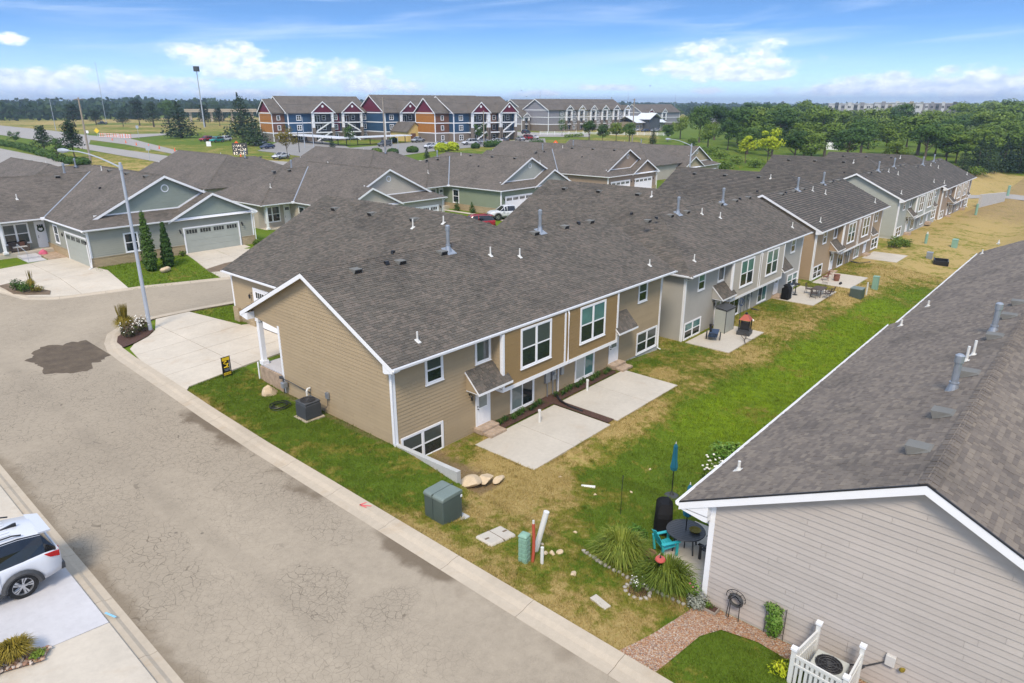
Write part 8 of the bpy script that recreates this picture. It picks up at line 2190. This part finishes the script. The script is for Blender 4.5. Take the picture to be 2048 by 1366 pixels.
block(1825, 1912, 207, 231, 610, ('aptgrey', 'aptdark', 'aptconc'), 'far flat roofed block, right of three, dark balconies', 8)
p = G(1676, 300); t = empty('small_house', (p.x + 30, p.y + 10, p.z), .4, 'small white house with a pale metal roof among the trees', 'house')
b = MB(); b.prism([(0, 0, -1), (0, 8, -1), (0, 8, 4.2), (0, 4, 6.0), (0, 0, 4.2)], (11, 0, 0)); b.build('wall', M['white'], t); roof_body([[(-.3, -.5, 4), (11.3, -.5, 4), (11.3, 4, 6.3), (-.3, 4, 6.3)], [(-.3, 4, 6.3), (11.3, 4, 6.3), (11.3, 8.5, 4), (-.3, 8.5, 4)]], t, M['metalroof'], .15)
t.location = (p.x, p.y, p.z)
# white rail fence
A = G(1080, 270); B = G(1340, 272); d = B - A; L = d.length; t = empty('rail_fence', A, math.atan2(d.y, d.x), 'long white rail fence in front of the grey apartments', 'fence')
n = int(L / 3.2)
for k in range(n + 1):
    x = L * k / n; q = A + d * (k / n); b = MB(); b.box(x - .09, x + .09, -.09, .09, tz(q.x, q.y) - A.z - .2, tz(q.x, q.y) - A.z + 1.35); b.build('post', M['white'], t)
for z in (.35, .75, 1.15): b = MB(); b.prism([(0, -.04, z), (L, -.04, z + d.z), (L, -.04, z + d.z + .16), (0, -.04, z + .16)], (0, .08, 0)); b.build('rail', M['white'], t)
# cars of the lots
lot = [('pickup', 836, 285, 190, 'paintsilver', 'silver pickup truck beside the yellow garage'), ('sedan', 861, 279, 185, 'paintgrey', 'grey car parked behind the silver pickup'), ('pickup', 889, 281, 175, 'paintred', 'dark red pickup below the orange end wall'),
       ('sedan', 861, 297, 190, 'paintwhite', 'white car at the hedge end, nearest the garage'), ('sedan', 881, 293, 185, 'paintwhite', 'white car between the hedge and the red pickup'), ('suv', 940, 290, 160, 'paintwhite', 'white crossover above the yellow green hedge'),
       ('sedan', 966, 288, 165, 'paintsilver', 'silver car right of the white crossover'), ('sedan', 992, 286, 160, 'paintwhite', 'white car in the row by the dark hedge'), ('sedan', 1004, 285, 160, 'paintgrey', 'grey car at the end of the row by the dark hedge'), ('suv', 770, 293, 190, 'paintgrey', 'grey sport utility car below the near carport'),
       ('suv', 1053, 280, 80, 'paintred', 'dark red car with a white roof rack behind the far roof'), ('sedan', 1066, 279, 80, 'paintwhite', 'white car right of the red car behind the far roof'), ('suv', 1052, 268, 10, 'paintblack', 'black car by the small grey apartment block'), ('sedan', 1040, 282, 70, 'paintsilver', 'silver car left of the red car behind the far roof'),
       ('suv', 413, 283, 200, 'paintred', 'maroon car left of the teal car on the grass edge'), ('sedan', 424, 282, 200, 'paintwhite', 'white car between the maroon and teal cars'), ('suv', 434, 285, 200, 'paintteal', 'teal car on the grass edge'), ('suv', 450, 283, 200, 'paintwhite', 'white sport utility car right of the teal car'),
       ('sedan', 535, 298, 200, 'paintblue', 'navy blue car right of the big spruce'), ('sedan', 520, 290, 200, 'paintsilver', 'silver car half hidden by the big spruce'), ('pickup', 205, 249, 170, 'paintblack', 'black truck on the far field beyond the barricades'), ('sedan', 1290, 264, 170, 'paintblue', 'dark car in front of the clubhouse'), ('suv', 1310, 264, 170, 'paintsilver', 'silver car in front of the clubhouse'), ('sedan', 1270, 263, 170, 'paintwhite', 'white car left of the clubhouse'), ('sedan', 562, 318, 200, 'paintwhite', 'white car beside the far roof edge near the golden tree')]
for kind, px, py, rz, pm, lab in lot: car(kind, G(px, py) + Vector((0, 0, .07)), rad(rz), pm, lab, 'cars in the parking lots')
# trees one by one
def T(key, px, py, hpx, lab, wide=1.0, grp=None, name='tree'):
    p = G(px, py); return tree(key, p, hpx / px_m(p), lab, grp, name, wide)
fieldt = [('pine', 150, 252, 40, 'wide dark pine on the far field left of the wooden pole', 1.3), ('pine', 193, 250, 27, 'reddish dark pine right of the wooden pole', 1.2), ('pine', 247, 253, 29, 'small dark pine above the barricades', 1.2), ('pine', 280, 251, 47, 'tall dark pine, left one of the field pair', 1.0), ('pine', 308, 254, 46, 'tall dark pine, right one of the field pair', 1.0), ('broad', 338, 248, 42, 'dark round tree behind the field pines', .9),
          ('cedar', 363, 276, 62, 'broad dark cedar standing alone on the lawn by the highway', 1.45), ('pine', 411, 253, 40, 'dark pine left of its neighbour beyond the parked cars', .9), ('pine', 440, 252, 33, 'dark pine right of its neighbour beyond the parked cars', .9), ('cedar', 487, 278, 78, 'tallest dark spruce beside the apartment block', 1.1), ('cedar', 512, 292, 50, 'shorter dark spruce in front of the tall one', 1.5), ('pine', 25, 240, 28, 'dark pine at the picture edge beyond the highway', 1.6)]
for k, px, py, h, lab, w in fieldt: T(k, px, py, h * 1.08, lab, w * 1.28, None, 'evergreen_tree')
yt = [('young', 33, 293, 28, 'round young tree nearest the picture edge by the hedge', 1.2), ('pine', 90, 306, 46, 'open dark young tree second along the hedge', 1.1), ('young', 118, 324, 42, 'green young tree third along the hedge', 1.0), ('pine', 150, 316, 62, 'tallest young tree in front of the wooden pole', 1.1), ('gold', 576, 318, 58, 'golden leaved young tree on the verge below the apartments', 1.0), ('young', 700, 292, 34, 'small round tree between the two carports', 1.0),
      ('young', 960, 291, 40, 'small green tree in front of the middle apartment stairs', 1.0), ('young', 1124, 272, 27, 'small tree beside the white fence', 1.0), ('cedar', 665, 300, 20, 'small conifer on the lawn below the carport', 1.1), ('cedar', 854, 318, 20, 'tiny conifer on the verge above the beige gable', 1.0)]
for k, px, py, h, lab, w in yt: T(k, px, py, h * 1.18, lab, w)
mid = [('broad', 1178, 284, 40), ('broad', 1205, 286, 36), ('broadmid', 1232, 283, 38), ('broad', 1258, 288, 42), ('cedar', 1305, 288, 30), ('broad', 1335, 284, 34), ('broadmid', 1360, 278, 45), ('broad', 1398, 285, 72), ('broad', 1428, 280, 66), ('broadmid', 1415, 298, 52), ('broad', 1455, 300, 62), ('broadmid', 1475, 292, 60), ('yellow', 1490, 326, 54), ('yellow', 1534, 332, 74), ('yellow', 1775, 262, 40), ('broadmid', 1380, 306, 30), ('broad', 1508, 262, 48), ('broad', 1530, 260, 50), ('broad', 1560, 268, 60), ('broadmid', 1600, 258, 56)]
names = {'broad': 'dark green', 'broadmid': 'mid green', 'cedar': 'dark conical', 'yellow': 'bright yellow green'}
for i, (k, px, py, h) in enumerate(mid):
    T(k, px, py, h, '%s tree at the wood edge, %s' % (names[k], ['left of the white fence end', 'beside the white fence', 'in the clump before the fence', 'at the clump end before the fence', 'alone before the fence', 'right of the conical one', 'behind the street lamp head', 'tallest behind the street lamp', 'second tallest behind the street lamp', 'below the tallest pair', 'above the sand gable', 'beside the yellow pair', 'smaller one of the yellow pair', 'larger one of the yellow pair', 'deep among the dark trees', 'low above the far roof', 'behind the yellow pair, left', 'behind the yellow pair, right', 'in front of the far blocks, left', 'in front of the far blocks, right'][i]), 1.0, 'trees at the edge of the wood')
wr_ = random.Random(12); placed = []
for row, (py, n, x0, x1, hmin, hmax) in enumerate([(346, 8, 1905, 2120, 48, 66), (330, 13, 1560, 2110, 44, 66), (312, 14, 1480, 2110, 44, 66), (297, 15, 1450, 2120, 42, 62), (283, 16, 1440, 2120, 40, 58), (271, 17, 1430, 2120, 36, 52), (260, 18, 1420, 2120, 30, 44), (250, 18, 1480, 2120, 24, 36), (241, 20, 1480, 2120, 18, 28), (233, 22, 1340, 2120, 13, 21), (226, 24, 1330, 2120, 9, 15)]):
    for i in range(n):
        if wr_.random() < .05: continue
        px = x0 + (x1 - x0) * (i + wr_.uniform(.1, .9)) / n; q = py + wr_.uniform(-4, 4)
        if 1655 < px < 1915 and py < 262 and py > 229: hh = wr_.uniform(hmin, hmax) * .48
        else: hh = wr_.uniform(hmin, hmax)
        hh *= wr_.uniform(.95, 1.35); k = wr_.choice(['broad', 'broad', 'broadmid', 'broadmid', 'broadmid', 'broadmid', 'yellow'] if row < 6 and wr_.random() < .1 else ['broad', 'broadmid', 'broadmid']) if py < 340 else 'cedar'
        if 1655 < px < 1700 and 285 < py < 318: continue
        T(k, px, q, hh, ('%s tree in the %s of the wood, %s' % (names[k], ['near ranks', 'middle', 'far ranks'][min(2, row // 4)], ['above the sand house', 'behind the fourth roof', 'below the far flat blocks', 'towards the right picture edge'][min(3, max(0, int((px - 1340) / 175)))])) if k != 'cedar' else 'dark evergreen beyond the end of the row', wr_.uniform(1.15, 1.55), 'trees of the wood' if k != 'cedar' else 'evergreens beyond the row')
# clipped hedges
def hedge(pts, w, h, lab, mat='hedge', n=900, name='hedge'):
    P = [Vector(p) for p in pts]; c = P[0]; t = empty(name, c, 0, lab, 'hedge'); b = MB(); lr = random.Random(len(lab))
    for i in range(len(P) - 1):
        L = (P[i + 1] - P[i]).length; k = max(1, int(L / (w * 1.2)))
        for j in range(k):
            q = P[i].lerp(P[i + 1], (j + .5) / k) - c; leaf_blob(b, (q.x, q.y, q.z + h * .45), w * .75, w * .75, h * .58, max(20, n // (k * (len(P) - 1))), w * .16, lr, .6)
    b.build('foliage', M[mat], t)
hedge([G(-20, 287), G(40, 297), G(80, 309), G(128, 325)], 2.0, 1.7, 'long dark clipped hedge beside the complex drive', n=5200)
hedge([G(133, 326), G(175, 331)], 2.4, 1.5, 'dark low hedge at the foot of the wooden pole', n=1500)
hedge([G(872, 304), G(915, 300)], 2.6, 2.2, 'yellow green hedge in front of the white crossover', 'leafyel', 1800); hedge([G(940, 297), G(962, 297)], 1.8, 1.5, 'low green hedge right of the yellow hedge', n=900); hedge([G(972, 295), G(1000, 292)], 2.2, 1.9, 'dark hedge before the white car row', n=1200)
hedge([G(812, 306), G(838, 304)], 2.2, 1.6, 'rounded green hedge above the beige gable', n=1000); hedge([G(742, 309), G(765, 309)], 2.0, 1.6, 'light green hedge left of the thin pole', 'leafmid', 900); hedge([G(772, 310), G(800, 309)], 2.0, 1.6, 'dark hedge right of the thin pole', n=900); hedge([G(778, 285), G(795, 284)], 2.0, 1.6, 'dark round hedge below the yellow garage', n=700); hedge([G(1060, 288), G(1085, 286)], 1.6, 1.2, 'dark hedge beside the far lawn', n=700); hedge([G(1130, 275), G(1165, 273)], 1.6, 1.3, 'olive hedge along the white fence', 'leafmid', 900)
# meadow scrub at the wood's foot
for i, (px, py) in enumerate([(1440, 318), (1470, 330), (1420, 310), (1510, 335), (1450, 340), (1900, 352), (1860, 345), (1785, 348), (1950, 352)]):
    p = G(px, py); shrub('scrub_bush', p, 2.6, 3.2, 'leafmid', 'scrubby green bush at the foot of the wood', 420, .32, 90 + i, 'bush', group='scrub at the foot of the wood')
# poles, wires, masts
POLES = []
def pole(px, py, pt, r, lab, name='utility_pole', mat='wood', arms=1, cat='utility pole'):
    p = G(px, py); s = px_m(p); h = (py - pt) / s * 1.02; t = empty(name, p, 0, lab, cat); b = MB(); b.tube([(0, 0, -.5), (0, 0, h)], [r, r * .65], 8); b.build('pole', M[mat], t)
    for k in range(arms): b = MB(); b.box(-.9, .9, -.06, .06, h - .5 - k * 1.1, h - .36 - k * 1.1); b.build('crossarm', M['wood'], t)
    POLES.append((p, h)); return t
P_ = [pole(182, 326, 205, .24, 'tall wooden utility pole at the hedge end'), pole(771, 300, 203, .24, 'wooden utility pole in front of the yellow garage'), pole(968, 293, 226, .2, 'wooden utility pole before the middle apartment block'), pole(1264, 286, 204, .24, 'wooden utility pole in front of the grey apartments')]
pole(610, 296, 239, .12, 'thin grey pole left of the near carport', mat='lampgrey', arms=0); pole(628, 297, 245, .12, 'thin grey pole beside the near carport end', mat='lampgrey', arms=0); pole(797, 309, 276, .1, 'short grey pole between the far hedges', mat='lampgrey', arms=0); pole(785, 309, 280, .1, 'short grey pole left of its neighbour between the far hedges', mat='lampgrey', arms=0); pole(1960, 281, 252, .2, 'grey wooden pole leaning among the right hand trees', arms=0); pole(599, 305, 258, .1, 'dark thin post at the lot edge', mat='black', arms=0)
def mast(px, pb, pt, dist, r, lab, head=False):
    d = ray(px, pb); k = dist / math.hypot(d[0], d[1]); zb = 0.0; zt = CAM_H + ray(px, pt)[2] * dist / math.hypot(*ray(px, pt)[:2]); t = empty('radio_mast', (d[0] * k, d[1] * k, zb), 0, lab, 'mast'); b = MB(); b.tube([(0, 0, -4), (0, 0, zt)], [r, r * .6], 6); b.build('pole', M['lampgrey'], t)
    if head: b = MB(); b.tube([(0, 0, zt - .5), (0, 0, zt + 2)], 1.6, 8); b.build('antenna_head', M['darkgrey'], t)
mast(402, 205, 141, 420, .42, 'tall cell mast with a dark head above the far trees', True); mast(207, 215, 124, 520, .16, 'thin tall mast above the left field'); mast(103, 218, 196, 400, .16, 'thin short mast at the left beyond the highway'); mast(1080, 206, 181, 900, .3, 'thin far mast above the brown roofs'); mast(1256, 206, 182, 950, .22, 'thin far mast above the grey apartments'); mast(1223, 206, 194, 1200, 1.2, 'far dark lattice tower on the horizon'); mast(1350, 206, 188, 1100, .2, 'thin far mast above the clubhouse')
t = empty('water_tower', (0, 0, 0), 0, 'small far water tower on the horizon above the wood', 'water tower'); d = ray(1565, 205); k = 1500 / math.hypot(d[0], d[1]); t.location = (d[0] * k, d[1] * k, 0); b = MB(); b.tube([(0, 0, 0), (0, 0, 17)], .9, 8); b.build('stem', M['lampgrey'], t); b = MB(); b.rock((0, 0, 19), 4, 4, 2.6, 1); b.build('tank', M['padgreen'], t)
def wire(a, b_, sag, lab):
    m = MB(); c = a; P = [a.lerp(b_, k / 14) - Vector((0, 0, sag * (1 - (2 * k / 14 - 1) ** 2))) for k in range(15)]; m.tube([p - c for p in P], .022, 4); o = m.build('power_line', M['darkgrey']); o.location = c; tag(o, lab, 'power line', 'power lines between the wooden poles')
tops = [p + Vector((0, 0, h)) for p, h in POLES[:4]]
LT = Vector((tops[0].x - 130, tops[0].y + 60, tops[0].z + .5))
for z, nm in ((-.3, 'topmost'), (-2.6, 'middle'), (-3.9, 'lowest')):
    dz_ = Vector((0, 0, z)); wire(LT + dz_, tops[0] + dz_, 1.2, '%s power line running off left from the tall pole' % nm); wire(tops[0] + dz_, tops[1] + dz_, 1.5, '%s power line between the tall pole and the garage pole' % nm); wire(tops[1] + dz_, tops[3] + dz_, 1.5, '%s power line between the garage pole and the apartment pole' % nm)
# road works
def barricade(px, py, lab):
    p = G(px, py); t = empty('road_barricade', p, rad(-40), lab, 'barricade', 'striped barricades closing the side road')
    for z in (.5, 1.0, 1.5):
        for k in range(6): b = MB(); b.box(-1.2 + k * .4, -.8 + k * .4, -.03, .03, z, z + .24); b.build('board', M['orange'] if k % 2 else M['white'], t)
    for x in (-1.0, 1.0): b = MB(); b.box(x - .05, x + .05, -.4, .4, 0, .1); b.box(x - .04, x + .04, -.06, -.03, 0, 1.8); b.build('leg', M['lampgrey'], t)
for i, px in enumerate((206, 219, 232, 245, 256)): barricade(px, 276 + i * .6, 'striped orange barricade, %s from the yellow sign' % ['first', 'second', 'third', 'fourth', 'fifth'][i])
for i, (px, py) in enumerate([(225, 281), (252, 286.5), (273, 291), (298, 294.5), (319, 298), (350, 303)]):
    t = empty('traffic_cone', G(px, py), 0, 'dark traffic cone on the highway, %s from the barricades' % ['first', 'second', 'third', 'fourth', 'fifth', 'last'][i], 'traffic cone', 'traffic cones along the highway'); b = MB(); b.lathe([(.22, .06), (.16, .3), (.1, .7), (.06, .95)], 10); b.build('cone', M['orange'], t); b = MB(); b.box(-.32, .32, -.32, .32, 0, .08); b.build('base', M['black'], t)
def diamond(px, py, pt, s, mat, lab, sq=False):
    p = G(px, py); h = (py - pt) / px_m(p); t = empty('road_sign', p, rad(YAW - 90), lab, 'road sign'); b = MB(); b.box(-.05, .05, .0, .06, 0, h); b.build('post', M['lampgrey'], t)
    b = MB(); b.prism([(-s, -.03, h), (0, -.03, h - s), (s, -.03, h), (0, -.03, h + s)] if not sq else [(-s, -.03, h - s), (s, -.03, h - s), (s, -.03, h + s), (-s, -.03, h + s)], (0, .03, 0)); b.build('panel', M[mat], t)
diamond(476, 312, 291, 1.0, 'orange', 'orange diamond road sign left of the spruce'); diamond(1111, 300, 288, .95, 'orange', 'orange diamond road sign behind the far brown roofs'); diamond(196, 276, 262, 1.0, 'yellow', 'yellow diamond road sign by the barricades'); diamond(300, 322, 297, .5, 'lampgrey', 'grey back of a road sign beside the highway', True); diamond(278, 277, 255, .5, 'lampgrey', 'grey road sign back beyond the barricades', True); diamond(176, 272, 264, .5, 'white', 'small white road sign left of the yellow one', True); diamond(418, 293, 288, .7, 'white', 'white box sign on the grass near the parked cars', True)
p = G(484, 330); t = empty('message_board', p, rad(YAW - 90), 'portable message board with three rows of lit amber characters', 'message board'); s = px_m(p)
b = MB(); b.box(-1.6, 1.6, -.08, .08, 2.2, 4.6); b.build('panel', M['darkgrey'], t); b = MB(); b.box(-.1, .1, -.1, .1, 0, 2.3); b.box(-1.2, 1.2, -.5, .5, .3, .9); b.build('trailer', M['orange'], t); mr = random.Random(2); b = MB()
for r in range(3):
    for c_ in range(6):
        for k in range(9):
            if mr.random() < .42: x = -1.4 + c_ * .48 + (k % 3) * .12; z = 4.2 - r * .75 - (k // 3) * .18; b.box(x, x + .09, -.1, -.08, z - .09, z)
em = bpy.data.materials.new('lit_characters'); em.use_nodes = True; em.node_tree.nodes['Principled BSDF'].inputs['Emission Color'].default_value = (1, .85, .6, 1); em.node_tree.nodes['Principled BSDF'].inputs['Emission Strength'].default_value = 1.2
b.build('characters', em, t, kind='stuff')
# overpass on the left horizon
d0, d1 = ray(368, 214), ray(512, 214); t = empty('overpass', tuple(d0 * (560 / math.hypot(*d0[:2])) + np.array([0, 0, CAM_H]))[:2] + (3,), 0, 'long low concrete overpass on the left horizon', 'bridge'); a_ = Vector(d1 * (560 / math.hypot(*d1[:2]))) - Vector(d0 * (560 / math.hypot(*d0[:2]))); t.rotation_euler = (0, 0, math.atan2(a_.y, a_.x)); L = math.hypot(a_.x, a_.y)
b = MB(); b.box(0, L, -5, 5, 7.2, 8.4); b.build('deck', M['conc4'], t); b = MB(); b.box(0, L, -5.2, -5.0, 8.4, 9.3); b.build('parapet', M['conc4'], t)
for k in range(7): b = MB(); x = L * (k + .5) / 7; b.box(x - .8, x + .8, -3, 3, -3, 7.2); b.build('pier', M['conc4'], t)
# distant woods
b = MB(); fr_ = random.Random(9)
def belt(az0, az1, d0, d1, n, h0, h1, size):
    for i in range(n):
        a = rad(fr_.uniform(az0, az1)); d = fr_.uniform(d0, d1); x, y = d * math.cos(a), d * math.sin(a); z = tz(x, y) - .5
        hh = fr_.uniform(h0, h1) * (.8 + .4 * float(nz2(np.array([x]), np.array([y]), 45, 3)[0])); w = hh * fr_.uniform(.4, .6)
        for k in range(15):
            q = fr_.uniform(.12, .98); r = w * math.sqrt(max(0.05, 1 - (q * 1.1 - .5) ** 2 * 2)); t_ = fr_.uniform(0, 6.28); c = (x + r * .7 * math.cos(t_), y + r * .7 * math.sin(t_), z + hh * q); s = size * fr_.uniform(.6, 1.2)
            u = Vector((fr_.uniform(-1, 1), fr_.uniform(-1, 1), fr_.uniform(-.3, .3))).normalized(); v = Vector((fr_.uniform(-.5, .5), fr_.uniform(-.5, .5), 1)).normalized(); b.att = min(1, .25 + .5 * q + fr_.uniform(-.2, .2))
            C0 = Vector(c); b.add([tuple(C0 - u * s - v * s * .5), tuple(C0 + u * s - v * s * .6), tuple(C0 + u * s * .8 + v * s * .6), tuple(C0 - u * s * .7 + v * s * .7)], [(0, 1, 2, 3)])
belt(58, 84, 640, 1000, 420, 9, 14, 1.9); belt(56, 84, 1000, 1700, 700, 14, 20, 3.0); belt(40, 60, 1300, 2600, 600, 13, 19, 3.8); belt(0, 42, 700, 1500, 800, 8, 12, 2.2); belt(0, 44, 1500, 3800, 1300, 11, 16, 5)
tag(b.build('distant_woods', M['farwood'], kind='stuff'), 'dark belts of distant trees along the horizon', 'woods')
# birds
for i, (px, py, dist) in enumerate([(1043, 181, 150), (1053, 193, 150), (1300, 172, 160)]):
    d = ray(px, py) * dist; t = empty('bird', tuple(d + np.array([0, 0, CAM_H])), i * 1.3, 'dark bird in flight above the roofs, %s' % ['higher of the close pair', 'lower of the close pair', 'alone in the sky'][i], 'bird'); b = MB(); b.tube([(-.22, 0, 0), (-.1, 0, .02), (.1, 0, .03), (.2, 0, .02)], [.01, .06, .06, .02], 6); b.add([(-.08, 0, .04), (.1, 0, .04), (.02, .5, .16), (-.1, .45, .14)], [(0, 1, 2, 3)]); b.add([(-.08, 0, .04), (.1, 0, .04), (.02, -.5, .16), (-.1, -.45, .14)], [(3, 2, 1, 0)]); b.build('body', M['darkgrey'], t)
# air: pale haze over the whole country
hb = MB(); hb.box(-3600, 9600, -3600, 9600, -12, 86); hz = hb.build('haze', bpy.data.materials.new('haze_air'), kind='stuff'); hm = hz.data.materials[0]; hm.use_nodes = True; ht = hm.node_tree; ht.nodes.clear()
ho = ht.nodes.new('ShaderNodeOutputMaterial'); hv = ht.nodes.new('ShaderNodeVolumePrincipled'); hv.inputs['Color'].default_value = (.62, .78, 1.0, 1); hv.inputs['Density'].default_value = .00022; hv.inputs['Anisotropy'].default_value = .2; ht.links.new(hv.outputs[0], ho.inputs['Volume'])
